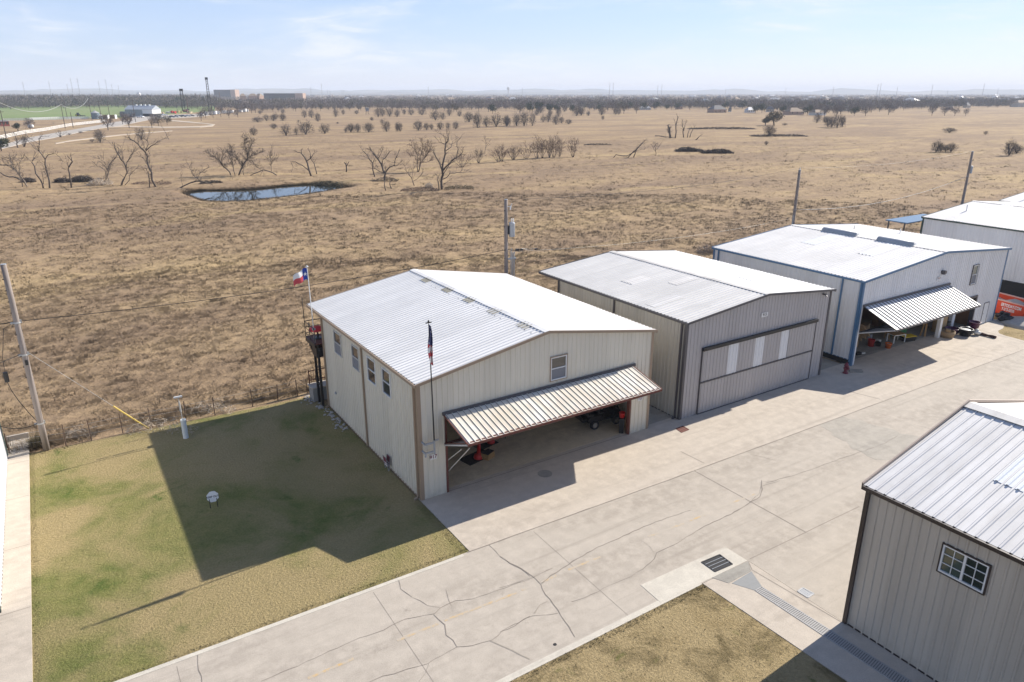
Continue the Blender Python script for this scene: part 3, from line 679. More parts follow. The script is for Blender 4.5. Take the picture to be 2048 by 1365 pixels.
# ---------------------------------------------------------------- hangar 917 (nearest, cream and tan)
H1D = 13.75
sw = [(3.12, 4.2), (5.1, 6.27), (7.5, 8.6), (10.36, 11.6)]
D1 = (1.42, 13.78, 0, 4.42)
H1, h1l, h1r, sl1, top1 = hangar((0,0,0), 15.24, H1D, 6.32, 7.62, SID_CREAM, SID_CREAM, ROOF_W, TRIM_TAN, 'cream metal hangar numbered 917 with tan trim, its bi-fold door half open', ov_b=2.55, front_open=[D1, (7.84, 8.9, 4.78, 6.1)], left_open=[(H1D-b, H1D-a, 4.43, 5.86) for a, b in sw], roof_d=.045)
for i, (a, b) in enumerate(sw):
    window(H1, (0,H1D,0), (0,-1,0), (-1,0,0), H1D-b, H1D-a, 4.43, 5.86, glass=GLASS, lower=(None, None, SCREEN, SCREEN)[i], frame=WHITE_D if i > 1 else WHITE)
window(H1, (0,0,0), (1,0,0), (0,-1,0), 7.84, 8.9, 4.78, 6.1, lower=SCREEN, trim=TRIM_TAN)
downspout(H1, (0, 6.95), .05, 6.2, (-1, 0), TRIM_TAN, False); downspout(H1, (0, .22), .05, 6.2, (-1, 0), TRIM_TAN); downspout(H1, (0, 13.62), .05, 6.2, (-1, 0), TRIM_TAN); downspout(H1, (15.24, .25), .05, 6.2, (1, 0), TRIM_TAN)
wall_sign(H1, '917', .70, 2.28, .38, .29, size=.27); wall_sign(H1, '917', 14.48, 2.15, .34, .20, size=.19)
for y0 in (1.1, 4.2, 7.1, 9.9, 12.9): roof_patch(H1, 15.24, 6.32, 7.62, 'L', y0, y0+.86, .905, .985, PATCH, 'ridge_vent')
for yy in np.arange(.3, 16, .61):
    k = MB()
    if rnd.random() < .6: plate(k, (0,0,6.32+.055), (0,1,0), (15.24/2/7.73,0,1.3/7.73), (-1.3/7.73,0,7.62/7.73), yy, yy+.16, 6.95, 6.98, .0, .02)
    if k.v: k.build('lap_strip', TRIM_DK, H1)
bifold(H1, 1.36, 13.72, 4.42, 2.4, -2.5, 3.83, DOORROOF, RUST, 2.75)
hd = MB(); hd.bx(1.28, 13.9, -.12, -.036, 4.40, 4.56); hd.build('door_header', TRIM_DK, H1)
j = MB(); j.bx(1.42, 1.52, -.05, .18, 0.01, 4.40); j.bx(13.66, 13.78, -.05, .18, 0.01, 4.40); j.build('door_jamb', RUST, H1)
st = MB()      # push bars of the door track
st.tube([(1.6, -1.35, 3.0), (1.55, .1, 1.75)], .025, 6); st.tube([(1.6, -2.2, 3.45), (1.55, -.0, 1.2)], .022, 6); st.build('door_strut', WHITE_D, H1)
fl = MB(); fl.bx(.03, 15.2, .31, 13.7, -.02, .012); fl.build('floor', CONC_FLOOR, H1)
ce = MB(); ce.bx(.06, 15.18, .10, 13.6, 4.62, 4.72); ce.bx(.06, 15.18, 9.4, 9.5, .02, 4.61); ce.build('upper_floor', WHITE_D, H1)
v = MB(); v.lathe([(.09, 0), (.09, .06), (.05, .09)], n=12); vv = v.build('wall_vent', GREYP, H1); vv.matrix_local = Matrix.Translation((-.03, 12.1, 1.53)) @ Matrix.Rotation(R(-90), 4, 'Y')
# interior side benches glimpsed on the left
# ---- balcony on the back
bal = MB(); Z0 = 4.35; bx0, bx1, by0, by1 = -.55, 4.6, 13.85, 15.75
bal.bx(bx0, bx1, by0, by1, Z0-.06, Z0); balcony = bal.build('balcony', RUST, H1)
b = MB(); b.bx(bx0-.03, bx0, by0, by1, Z0-.28, Z0+.02); b.bx(bx0, bx1, by1, by1+.03, Z0-.28, Z0+.02)
for x in (.9, 2.4, 3.9): b.bx(x-.04, x+.04, by0, by1, Z0-.22, Z0-.061)
b.build('deck_beam', BLACK, balcony)
r = MB()
for z in (.25, .65, 1.05): r.tube([(bx0, by0, Z0+z), (bx0, by1, Z0+z), (bx1, by1, Z0+z)], .022 if z < 1 else .03, 6)
for x, y in [(bx0, by0), (bx0, (by0+by1)/2), (bx0, by1), (1.0, by1), (2.6, by1), (bx1, by1)]: r.tube([(x, y, Z0), (x, y, Z0+1.07)], .025, 6)
r.tube([(bx0, by1, Z0), (bx0, by1, Z0+2.6)], .022, 6); r.build('railing', BLACK, balcony)
for x, y in ((-.35, 14.0), (-.35, 14.75), (4.2, 15.5)):
    p = MB(); p.bx(x-.07, x+.07, y-.07, y+.07, 0, Z0-.06); p.build('post', BLACK, balcony)
p = MB(); p.beam((-.35, 14.75, 3.25), (-.45, 15.7, Z0-.15), .08, .08); p.build('brace', BLACK, balcony); p = MB(); p.bx(-.38, -.32, 14.0, 14.75, 1.4, 1.46); p.build('cross_bar', BLACK, balcony); p = MB(); p.bx(-.38, -.32, 14.0, 14.75, 2.6, 2.66); p.build('cross_bar', BLACK, balcony); p = MB(); p.bx(-.48, .1, 13.95, 14.8, Z0-.95, Z0-.28); p.build('hung_box', BLACK, balcony)
# ---------------------------------------------------------------- hangar 915 (grey, door shut)
H2X, H2Y, H2W, H2D = 17.79, -.19, 14.12, 13.05
H2, h2l, h2r, sl2, top2 = hangar((H2X,H2Y,0), H2W, H2D, 6.42, 7.14, SID_GREY, SID_GREYSIDE, ROOF_G, TRIM_DK, 'grey metal hangar numbered 915 with dark trim and closed bi-fold door', ov_b=2.35, ov_f=.25, roofR=ROOF_W, trimw=.14)  # right slope takes a brighter roofing: sunlight put into its colour
for x in (.32,): downspout(H2, (0, x), .05, 6.3, (-1, 0), TRIM_DK)
downspout(H2, (0, 6.6), .05, 6.3, (-1, 0), TRIM_DK, False); downspout(H2, (0, H2D-.15), .05, 6.3, (-1, 0), TRIM_DK, False)
dx0, dx1 = 19.32-H2X, 30.53-H2X
d = MB(); Y = -.05
ribbed(d, (dx0, Y, 0), (1,0,0), (0,0,1), (0,-1,0), dx1-dx0, 2.12, .06, off=.12); ribbed(d, (dx0, Y, 0), (1,0,0), (0,0,1), (0,-1,0), dx1-dx0, 4.32, 2.22, off=.12, openings=[(a-19.32, b-19.32, 2.22, 4.32) for a, b in ((21.72, 22.62), (24.28, 25.16), (26.83, 27.7))])
door2 = d.build('bifold_door', SID_GREY, H2)
t = MB()
t.bx(dx0-.05, dx0-.001, -.10, -.034, .02, 4.33); t.bx(dx1+.001, dx1+.05, -.10, -.034, .02, 4.33); t.bx(dx0, dx1, -.11, -.036, 2.12, 2.20); t.bx(dx0, dx1, -.10, -.036, .005, .06); t.build('door_frame', TRIM_DK, door2)
t = MB(); t.bx(dx0-.06, dx1+.06, -.22, -.036, 4.335, 4.53); t.build('door_header', BLACK, H2)
for a, b_ in ((21.72, 22.62), (24.28, 25.16), (26.83, 27.7)):
    s = ribbed(MB(), (a-H2X, Y, 0), (1,0,0), (0,0,1), (0,-1,0), b_-a, 4.32, 2.22, off=.1, pitch=.3); s.build('light_panel', PLASTIC_W, door2)
wall_sign(H2, '915', 24.87-H2X, 5.76, .62, .29, size=.27, mat=BLACK)
l = MB(); l.bx(13.05, 13.22, -.30, -.04, 6.22, 6.30); l.beam((13.13,-.25,6.26), (13.13,-.38,6.14), .1, .05); l.build('wall_lamp', TRIM_DK, H2)
for y0, y1, a, c_ in ((3.1, 4.6, .30, .62), (.9, 2.5, .30, .62), (3.5, 4.7, .12, .20)):
    roof_patch(H2, H2W, 6.42, 7.14, 'R', y0, y1, a, c_, SKYLT, 'skylight')
for y0, y1, a, c_ in ((3.2, 4.1, .05, .42), (7.6, 8.9, .35, .6), (5.3, 6.2, .62, .9)): roof_patch(H2, H2W, 6.42, 7.14, 'L', y0, y1, a, c_, ROOF_C, 'patched_panel', d=.044)
# ---------------------------------------------------------------- blue-trimmed hangar with the cluttered open door
H3X, H3Y, H3W, H3D = 35.48, -.36, 21.4, 14.2
o3 = [(.40, 12.14, 0, 4.62), (12.42, 17.35, 0, 2.78)]
H3, h3l, h3r, sl3, top3 = hangar((H3X,H3Y,0), H3W, H3D, 6.56, 7.48, SID_WHITE, SID_WHITE, ROOF_C, TRIM_BLUE, 'white metal hangar with blue trim, two long roof vents and a cluttered open door', front_open=o3+[(51.18-H3X, 52.05-H3X, 4.1, 5.75), (65.45/1.2-H3X, 66.55/1.2-H3X, 0, 1.96)], left_bot=.42, trimw=.17)
window(H3, (0,0,0), (1,0,0), (0,-1,0), 51.18-H3X, 52.05-H3X, 4.1, 5.75, trim=TRIM_DK, glass=GLASS_G, lower=SCREEN)
downspout(H3, (0, 1.62), .5, 6.45, (-1, 0), TRIM_BLUE, False); downspout(H3, (0, .12), .3, 6.45, (-1, 0), TRIM_BLUE, False); downspout(H3, (0, H3D-.6), .5, 6.45, (-1, 0), TRIM_BLUE, False)
bifold(H3, .42, 12.1, 4.60, 2.5, -2.72, 3.52, DOORROOF3, TRIM_DK, 2.55, rp=.44, rd=.06, rw=.22)
hd = MB(); hd.bx(.3, 12.3, -.12, -.036, 4.60, 4.76); hd.build('door_header', TRIM_DK, H3)
j = MB(); j.bx(12.06, 12.42, -.06, .22, .01, 4.4); j.build('door_post', WHITE, H3)
j = MB(); j.bx(17.35, 17.52, -.08, .25, .01, 2.95); j.bx(12.42, 17.35, -.08, .02, 2.78, 2.95); j.build('door_frame', TRIM_DK, H3)
ax0, ax1 = 65.45/1.2-H3X, 66.55/1.2-H3X
dd = MB(); dd.bx(ax0+.05, ax1-.05, -.05, -.01, .02, 1.92); sd_ = dd.build('side_door', WHITE, H3)
dd = MB(); dd.bx(ax0, ax0+.05, -.06, .02, .0, 1.97); dd.bx(ax1-.05, ax1, -.06, .02, .0, 1.97); dd.bx(ax0+.05, ax1-.05, -.06, .02, 1.92, 1.97); dd.build('door_casing', TRIM_DK, sd_)
dd = MB(); dd.lathe([(.035, 0), (.035, .05)], (ax0+.14, -.07, .95), 8); dd.build('handle', STEEL, sd_)
l = MB(); l.bx(46.0-H3X, 46.32-H3X, -.34, -.04, 5.78, 6.0); l.bx(46.05-H3X, 46.27-H3X, -.30, -.06, 5.70, 5.78); l.build('wall_lamp', TRIM_DK, H3)
wall_sign(H3, '913', 45.86-H3X, 5.38, .52, .30, size=.26, mat=MAROON)
fl = MB(); fl.bx(.05, H3W-.05, .67, H3D-.05, -.02, .012); fl.build('floor', CONC_GREY, H3)
iw = MB(); iw.bx(.1, H3W-.1, 8.6, 8.7, .02, 5.2); iw.bx(17.7, 17.8, .3, 8.5, .02, 4.2); iw.bx(12.15, 12.25, 2.6, 8.5, .02, 3.0); iw.build('inner_wall', WOOD_D, H3)
fb = MB()
for y in np.arange(1.0, 14, 1.9): fb.bx(.02, .4, y-.2, y+.2, 0, .40)
fb.bx(.10, .16, .2, H3D-.2, .0, .41); fb.build('foundation', BLACKM, H3)
for y0, y1 in ((2.55, 5.65), (7.65, 10.95)):
    v = MB(); n = 10; vs = []; yy0, yy1 = y0, y1
    for y in (yy0, yy1):
        for i in range(n+1):
            a = math.pi*i/n; vs.append((H3W/2-.42*math.cos(a), y, 7.40+.46*math.sin(a)+.0))
    fs = [(i, i+1, i+n+2, i+n+1) for i in range(n)]+[tuple(range(n, -1, -1)), tuple(range(n+1, 2*n+2))]
    v.add(vs, fs); v.build('roof_vent', GREYP, H3, True)
    v = MB(); v.bx(H3W/2-.62, H3W/2+.62, yy0-.08, yy1+.08, 7.30, 7.46); v.build('vent_curb', STEEL, H3)
for y0, y1 in ((3.1, 4.4), (8.4, 9.8)): roof_patch(H3, H3W, 6.56, 7.48, 'L', y0, y1, .55, .93, SKYLT, 'skylight')
for p in ((18.5, 8.2, 6.75), (15.5, 11.0, 6.95)):
    v = MB(); v.tube([p, (p[0], p[1], p[2]+.6)], .05, 8); v.build('vent_pipe', WHITE, H3)
# ---------------------------------------------------------------- near right hangar, seen from its side and roof
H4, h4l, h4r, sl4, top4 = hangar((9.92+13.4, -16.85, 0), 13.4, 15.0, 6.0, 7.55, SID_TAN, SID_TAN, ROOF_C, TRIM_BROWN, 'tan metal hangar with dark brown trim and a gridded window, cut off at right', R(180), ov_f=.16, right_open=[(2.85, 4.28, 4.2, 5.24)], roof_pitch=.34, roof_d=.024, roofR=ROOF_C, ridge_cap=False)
window(H4, (13.4, 0, 0), (0,1,0), (1,0,0), 2.85, 4.28, 4.2, 5.24, trim=TRIM_BROWN, panes='grid', glass=GLASS_G)
iw = MB(); iw.bx(12.2, 12.25, 1.5, 6, 3.5, 5.9); iw.build('inner_wall', WHITE_D, H4)
downspout(H4, (13.4, .10), .05, 5.9, (1, 0), TRIM_BROWN, False)
roof_patch(H4, 13.4, 6.0, 7.55, 'R', 2.75, 4.55, .42, .86, SKYLT, 'skylight', pitch=.34, d=.04)
k = MB()
for sg, yy in ((0, 0),):
    L4 = math.hypot(6.7, 1.55); cc, ss = 6.7/L4, 1.55/L4
    for side in (-1, 1):
        a = Vector((6.7, 0, 7.55+.12)); dv = Vector((side*.42*cc, 0, -.42*ss))
        k.add([a+Vector((0,-.15,0)), a+Vector((0,15.1,0)), a+dv+Vector((0,15.1,0)), a+dv+Vector((0,-.15,0))], [(0,1,2,3)] if side > 0 else [(3,2,1,0)])
k.build('ridge_cap', ROOF_G, H4)
fr = MB()
for side in (-1, 1):
    fr.beam((6.7+side*6.82, -.17, 5.96+.10), (6.7, -.17, 7.55+.155), .06, .10)
fr.build('rake_trim', TRIM_RAKE, H4)
# ---------------------------------------------------------------- far-left hangar, only its side wall in view
H0, *_ = hangar((-17.70-15, 1.45, 0), 15.0, 15.5, 6.3, 7.5, SID_WHITE, SID_WHITE, ROOF_W, TRIM_GREEN, 'pale hangar at the left edge showing only its white side wall and dark corner trim')
# ---------------------------------------------------------------- hangars further down the row
H5X = 66.95
H5, *_ = hangar((H5X, -1.2, 0), 21.0, 13.9, 6.62, 7.5, SID_WHITE, SID_WHITE, ROOF_C, TRIM_GREEN, 'white hangar with dark green trim behind the red dumpster', left_bot=.0, trimw=.2)
roof_patch(H5, 21.0, 6.62, 7.5, 'L', 9.6, 10.8, .0, .98, SKYLT, 'skylight')
bw = MB(); bw.bx(-.16, -.04, 0, 11, .0, 1.55); bw.build('dark_wainscot', BLACKM, H5)
cv = MB(); cv.bx(-2.6, 5, 14.15, 16.6, 6.1, 6.2); cv.build('lean_to_roof', TRIM_BLUE, H5)
for x in (-2.3, 1, 4.7):
    q = MB(); q.bx(x-.06, x+.06, 16.3, 16.42, -.1, 6.09); q.build('lean_to_post', TRIM_DK, H5)
v = MB(); v.tube([(5, 12, 7.1), (5, 12, 7.8)], .06, 8); v.build('vent_pipe', WHITE, H5)
H6, *_ = hangar((86.6, -1, 0), 21.0, 14.9, 6.75, 7.7, SID_WHITE, SID_WHITE, ROOF_C, TRIM_GREEN, 'furthest hangar of the row, pale roof and dark eave at the right edge')
cv = MB(); cv.bx(-3.5, 4, 15.4, 18.4, 5.9, 6.0); cv.build('lean_to_roof', TRIM_BLUE, H6)
for x in (-3.2, .5, 3.7):
    q = MB(); q.bx(x-.06, x+.06, 18.1, 18.22, -.1, 5.89); q.build('lean_to_post', TRIM_DK, H6)
for x, y in ((1.6, 13), (2.9, 12.6)):
    v = MB(); v.tube([(x, y, 7.0), (x, y, 7.9)], .06, 8); v.build('vent_pipe', STEEL, H6)
# ================================================================ THINGS AROUND THE HANGARS
def wheel(parent, x, y, z, r, w, hub=CHROME, n=18):
    t = MB(); t.lathe([(r*.62, -w/2), (r*.92, -w/2), (r, -w*.35), (r, w*.35), (r*.92, w/2), (r*.62, w/2), (r*.62, -w/2)], n=n); o = t.build('wheel', RUBBER, parent, True)
    o.matrix_local = Matrix.Translation((x, y, z)) @ Matrix.Rotation(R(90), 4, 'X')
    h = MB(); h.lathe([(r*.60, -w*.42), (r*.60, w*.42)], n=n); h.lathe([(r*.22, w*.42), (r*.2, w*.5)], n=10); h.lathe([(r*.2, -w*.5), (r*.22, -w*.42)], n=10); h.build('rim', hub, o); return o
# ---- golf cart
G = thing('golf_cart', (13.25, 2.15, .012), 'black lifted golf cart with bright wheels parked inside hangar 917', 'golf cart', R(-4))
b = MB(); prof = [(-1.15,.42),(1.2,.42),(1.3,.62),(1.22,.85),(.75,.95),(.62,.60),(-.1,.58),(-.12,.80),(-.95,.82),(-1.25,.72)]
b.add([(x, -.55, z) for x, z in prof]+[(x, .55, z) for x, z in prof], [tuple(range(9, -1, -1)), tuple(range(10, 20))]+[(i, (i+1) % 10, (i+1) % 10+10, i+10) for i in range(10)]); b.build('body', BLACK, G, bevel=.03)
for x0, z0 in ((.0, .84), (-.85, .84)):
    s = MB(); s.bx(x0-.42+.05, x0+.05, -.5, .5, z0-.02, z0+.12); s.box((x0-.42, 0, z0+.34), (.11, 1.0, .5), ry=R(-12)); s.build('seat', BLACKM, G, bevel=.03)
r = MB(); r.bx(-1.1, .75, -.58, .58, 1.86, 1.93); r.build('roof', BLACK, G, bevel=.03)
for x, y in ((-1.05,-.5),(-1.05,.5),(.9,-.5),(.9,.5)):
    p = MB(); p.tube([(x, y, .8), (x-(.22 if x > 0 else 0), y, 1.86)], .022, 6); p.build('roof_post', BLACK, G)
s = MB(); s.tube([(.62,-.25,.85),(.38,-.25,1.12)], .02, 6); s.tube([(.38+.0*math.cos(a), -.25+.17*math.sin(a), 1.12+.17*math.cos(a)) for a in np.linspace(0, 6.283, 13)], .014, 5, False); s.build('steering_wheel', BLACK, G)
s = MB(); s.bx(-1.62, -1.2, -.45, .45, .62, .68); s.bx(-1.62, -1.56, -.45, .45, .68, .9); s.build('rear_rack', BLACK, G)
w_ = MB(); w_.add([(1.12,-.5,.9),(1.12,.5,.9),(.74,.5,1.84),(.74,-.5,1.84)], [(0,1,2,3)]); w_.build('windscreen', GLASS, G)
for x in (-.78, .86):
    for y in (-.56, .56): wheel(G, x, y, .28, .29, .24)
for y in (-.35, .35):
    h = MB(); h.lathe([(.07, 0), (.06, .03)], n=10); o = h.build('headlight', CHROME, G); o.matrix_local = Matrix.Translation((1.29, y, .68)) @ Matrix.Rotation(R(90), 4, 'Y')
# ---- bin and red box by the right jamb
t = thing('trash_bin', (13.52, .40, .012), 'tall black bin just inside the right jamb of hangar 917', 'bin')
b = MB(); b.lathe([(.19,0),(.19,.02),(.25,.92),(.27,.94)], n=4); b.build('body', BLACKM, t, bevel=.02); b = MB(); b.lathe([(.28,.94),(.28,.98),(.1,1.02)], n=4); b.build('lid', BLACK, t)
t = thing('bucket', (13.52, .40, 1.03), 'red bucket standing on the tall black bin', 'bucket'); b = MB(); b.lathe([(.15,0),(.19,.30),(.20,.31),(.18,.31),(.14,.04)], n=14); b.build('body', RED, t, True)
b = MB(); b.tube([(-.19,0,.28),(-.1,-.12,.2),(.1,-.12,.2),(.19,0,.28)], .008, 5); b.build('handle', STEEL, t)
# ---- red machine on mats
t = thing('floor_mat', (4.9, 2.5, .013), 'dark rubber mat under the red machine near the door', 'mat', R(12)); m = MB(); m.bx(-1.25,.55,-.5,.5,0,.02); m.build('pad', BLACKM, t)
t = thing('floor_mat', (6.0, 3.6, .013), 'dark rubber mat under the far end of the red machine', 'mat', R(12)); m = MB(); m.bx(-.9,.5,-.45,.45,0,.02); m.build('pad', BLACKM, t)
t = thing('shop_machine', (4.62, 2.25, .034), 'red workshop machine with round feet, a bent neck and long arm', 'machine')
m = MB(); m.lathe([(.27,0),(.30,.05),(.24,.22),(.12,.30)], n=16); m.lathe([(.24,0),(.26,.05),(.2,.18),(.1,.25)], (1.55,1.25,0), 16); m.build('foot', RED, t, True)
m = MB(); m.tube([(0,0,.25),(.03,0,.9),(.25,.1,1.15)], [.12,.09,.09], 10); m.tube([(1.55,1.25,.2),(1.55,1.2,.7),(1.5,1.15,.95)], [.10,.08,.08], 10); m.build('neck', RED, t, True)
m = MB(); m.tube([(.2,.08,1.1),(.9,.5,1.12),(1.5,1.15,1.0),(2.0,1.25,1.25)], [.09,.10,.12,.10], 10); m.box((2.15,1.25,1.25), (.5,.2,.16)); m.box((1.35,1.05,1.25),(.35,.3,.12)); m.build('arm', RED, t, True)
m = MB(); m.tube([(2.3,1.2,1.2),(2.42,1.1,.55),(2.45,1.08,.1)], .035, 6); m.build('hose', BLACK, t)
t = thing('crate', (5.05, 1.95, .013), 'small wooden crate with black top beside the red machine', 'crate', R(25))
m = MB()
for z in (.05,.17,.29): m.bx(-.32,.32,-.24,-.21,z,z+.10); m.bx(-.32,.32,.21,.24,z,z+.10); m.bx(-.32,-.29,-.209,.209,z,z+.10); m.bx(.29,.32,-.209,.209,z,z+.10)
m.build('slat_sides', WOOD, t); m = MB(); m.bx(-.3,.3,-.22,.22,.40,.43); m.tube([(.12,.0,.43),(.12,0,.62)],.02,6); m.build('top', BLACKM, t)
t = thing('workbench', (2.3, 4.6, .013), 'dark bench with clutter along the left wall inside hangar 917', 'bench')
m = MB(); m.bx(-1.3,1.3,-.4,.4,.82,.88); m.build('top', WOOD_D, t); m = MB()
for x,y in ((-1.2,-.3),(1.2,-.3),(-1.2,.3),(1.2,.3)): m.bx(x-.04,x+.04,y-.04,y+.04,0,.82)
m.build('legs', BLACK, t); m = MB(); m.bx(-.9,-.3,-.2,.2,.881,1.2); m.bx(.2,.8,-.25,.2,.881,1.05); m.build('boxes', GREYP, t)
# ---- flagpole with the limp national flag
t = thing('flagpole', (.62, -.40, 2.62), 'black flagpole bracketed to the front of hangar 917', 'flagpole')
m = MB(); m.tube([(0,0,0),(0,0,.75)], .05, 8); m.build('sleeve', GREYP, t)
m = MB(); m.tube([(0,0,.72),(-.02,0,3.8),(-.05,0,6.75)], [.038,.032,.022], 8); m.build('pole', BLACK, t)
m = MB(); m.box((-.28,.02,.62),(.52,.07,.08)); m.box((.16,.05,.70),(.22,.05,.08)); m.box((-.26,.02,.14),(.48,.07,.08)); m.box((-.5,.18,.62),(.07,.36,.08)); m.box((-.5,.18,.14),(.07,.36,.08)); m.box((-.48,.02,.02),(.07,.07,.16)); m.build('bracket', GREYP, t)
m = MB(); m.box((-.05,0,6.80),(.30,.03,.05)); m.box((-.05,0,6.83),(.05,.12,.05)); m.lathe([(.001,6.84),(.05,6.88),(.001,6.94)], (-.05,0,0), 10); m.build('finial', BLACK, t)
FL_W = M('flag_white', (.72,.71,.70), .04, 3, .8); FL_R = M('flag_red', (.52,.06,.075), .06, 3, .8); FL_B = M('flag_blue', (.015,.05,.30), .08, 3, .8); FL_NAVY = M('flag_navy', (.05,.06,.16), .1, 3, .8)
f = MB(); nu, nv = 14, 40; gridv = []
for j in range(nv+1):
    v = j/nv; z = -1.95*v
    for i in range(nu+1):
        u = i/nu; wdt = (.11+.15*math.sin(min(1, v*1.5)*1.57))*(1-.55*max(0, (v-.72)/.28)); ph = u*13+v*3
        gridv.append((.03+wdt*(u-.35)*.9+.02*math.sin(7*v), .09*math.sin(ph)*(.5+v)-.03, z-.10*u))
fs = []; ms = []
for j in range(nv):
    for i in range(nu):
        a = j*(nu+1)+i; fs.append((a, a+1, a+nu+2, a+nu+1))
        vv = j/nv; uu = i/nu
        if vv < .50 and uu < .82: mi = 2 if not ((i % 3 == 1) and (j % 4 == 2)) else 1
        else: mi = int((uu*2.2+vv*4.2)*2.0) % 2
        ms.append(mi)
f.v = gridv; f.f = fs; f.m = ms
fo = f.build('flag', [FL_R, FL_W, FL_NAVY], None, True, (.57, -.40, 9.34)); tag(fo, 'limp red, white and navy striped flag hanging from the black flagpole', 'flag')
# ---- the state flag on the balcony
t = thing('flagpole', (-.44, 14.2, 4.35), 'slim white flagpole clamped to the balcony rail', 'flagpole')
m = MB(); m.tube([(0,0,0),(-.03,0,2.5),(-.06,0,4.95)], [.035,.03,.024], 8); m.build('pole', WHITE, t)
m = MB(); m.bx(-.10,.10,-.05,.05,.85,.97); m.build('clamp', GREYP, t); m = MB(); m.lathe([(.001,4.93),(.06,4.97),(.07,5.0),(.001,5.06)], (-.06,0,0), 10); m.box((-.06,0,4.96),(.24,.03,.03)); m.build('finial', WHITE, t)
f = MB(); nu, nv = 18, 12; fw, fh = .98, .74
def tx(u, v): return Vector((-.07-u*fw*.93, .10*math.sin(u*7+v*1.5)*u-.12*u, -v*fh*(1-.06*u)-.42*u*u+.06*u+.05*math.sin(u*9)))
f.v = [tuple(tx(i/nu, j/nv)) for j in range(nv+1) for i in range(nu+1)]
for j in range(nv):
    for i in range(nu):
        a = j*(nu+1)+i; f.f.append((a, a+1, a+nu+2, a+nu+1)); f.m.append(2 if i < nu/3 else (1 if j < nv/2 else 0))
fo = f.build('flag', [FL_R, FL_W, FL_B], None, True, (-.44, 14.2, 9.22)); tag(fo, 'waving flag with blue hoist, white star, white band over red band', 'flag')
s = MB()
for yo in (-.05, .05):
    pts = []
    for k in range(10):
        a = math.pi/2+k*math.pi/5; rr = .145 if k % 2 == 0 else .056; p = tx(.165-rr*math.cos(a)/fw, .5-rr*math.sin(a)/fh); pts.append((p.x, p.y+yo, p.z))
    s.add(pts, [tuple(range(10))])
s.build('star', FL_W, fo)
# ---- patio table with red cover on the balcony
t = thing('patio_table', (.02, 15.0, 4.351), 'low table with a red six-sided cover on the balcony', 'table')
m = MB(); m.lathe([(.50,.55),(.60,.58),(.54,.70),(.22,.80),(.001,.83)], n=6); m.build('cover', RED_F, t); m = MB(); m.lathe([(.3,0),(.3,.04),(.06,.06),(.06,.55)], n=12); m.build('pedestal', BLACK, t)
t = thing('patio_chair', (.75, 15.3, 4.351), 'dark metal chair beside the red covered table', 'chair'); m = MB(); m.bx(-.24,.24,-.24,.24,.42,.46); m.build('seat', BLACK, t); m = MB(); m.bx(-.24,.24,.21,.25,.46,.9); m.build('backrest', BLACK, t)
for x,y in ((-.2,-.2),(.2,-.2),(-.2,.2),(.2,.2)):
    m = MB(); m.bx(x-.02,x+.02,y-.02,y+.02,0,.42); m.build('leg', BLACK, t)
# lower landing and barbecue at the foot of the balcony
t = thing('block_landing', (.1, 15.3, -.03), 'grey block landing with a rusty rail under the balcony', 'landing')
m = MB(); m.bx(-.75,1.6,-.35,.55,0,.95); m.build('base', M('concrete_block', (.27,.265,.25), .2, 3, .9), t); m = MB(); m.bx(-.82,1.65,-.4,.6,.95,1.02); m.build('cap', CONC_APRON, t)
m = MB()
for x in (-.7,-.1): m.bx(x-.03,x+.03,.45,.51,1.02,2.0)
for z in (1.25,1.9): m.bx(-.7,.9,.46,.5,z,z+.05)
for x in np.arange(-.55,-.1,.15): m.bx(x-.01,x+.01,.47,.49,1.05,1.95)
m.build('railing', RUST, t)
# ---- rocks along the wall
rk = MB()
def rockmesh(mb, c, s, seed):
    q = random.Random(seed); me = bmesh.new(); bmesh.ops.create_icosphere(me, subdivisions=1, radius=1)
    vs = [(c[0]+v.co.x*s*q.uniform(.7,1.2), c[1]+v.co.y*s*q.uniform(.7,1.2), c[2]+v.co.z*s*.6*q.uniform(.7,1.2)) for v in me.verts]
    fs = [tuple(v.index for v in f.verts) for f in me.faces]; me.free(); mb.add(vs, fs)
protos = []
for k in range(4):
    q = MB(); rockmesh(q, (0,0,0), 1, k); o = q.build('rock', ROCK); protos.append(o)
rl = 'pale broken limestone rock lying along the wall foot near the balcony'
used = 0
for k in range(78):
    tt = rnd.random(); y = 9.6+tt*6.6; x = -.22-abs(rnd.gauss(0, .28))-(.35 if y > 13.6 else 0)*rnd.random()-(.5*rnd.random() if y > 14.6 else 0)
    o = protos[k % 4] if k < 4 else protos[k % 4].copy()
    if k >= 4: COL.objects.link(o)
    sz = rnd.uniform(.05,.15); o.location = (x, y, sz*.25); o.scale = (sz, sz, sz*rnd.uniform(.6,1)); o.rotation_euler = (rnd.uniform(-.3,.3), rnd.uniform(-.3,.3), rnd.uniform(0,6)); tag(o, rl, 'rock', 'rocks along the hangar wall')
# ---- signs on the lawn
t = thing('lawn_sign', (-8.97, 4.95, -.01), 'white octagonal sign reading keep out on two dark stakes in the shaded lawn', 'sign', R(-8))
m = MB()
oc = [(.29*math.cos(R(22.5+45*k)), .29*math.sin(R(22.5+45*k))) for k in range(8)]
m.add([(x, -.012, .58+z) for x, z in oc]+[(x, .012, .58+z) for x, z in oc], [tuple(range(8)), tuple(range(15, 7, -1))]+[(i, i+8, (i+1) % 8+8, (i+1) % 8) for i in range(8)])
brd = m.build('board', WHITE, t); brd.rotation_euler = (R(-12), 0, 0)
m = MB()
for x in (-.17,.17): m.bx(x-.018,x+.018,.015,.04,0,.5)
m.build('stake', BLACK, t)
text_mesh('lettering', 'KEEP OUT', .125, BLACK, brd, Matrix.Translation((0,-.014,.58)) @ FRONT, .001, .004)
t = thing('yard_sign', (-.28, 3.9, -.01), 'small maroon and white folding sign leaning by the wall of hangar 917', 'sign', R(-90))
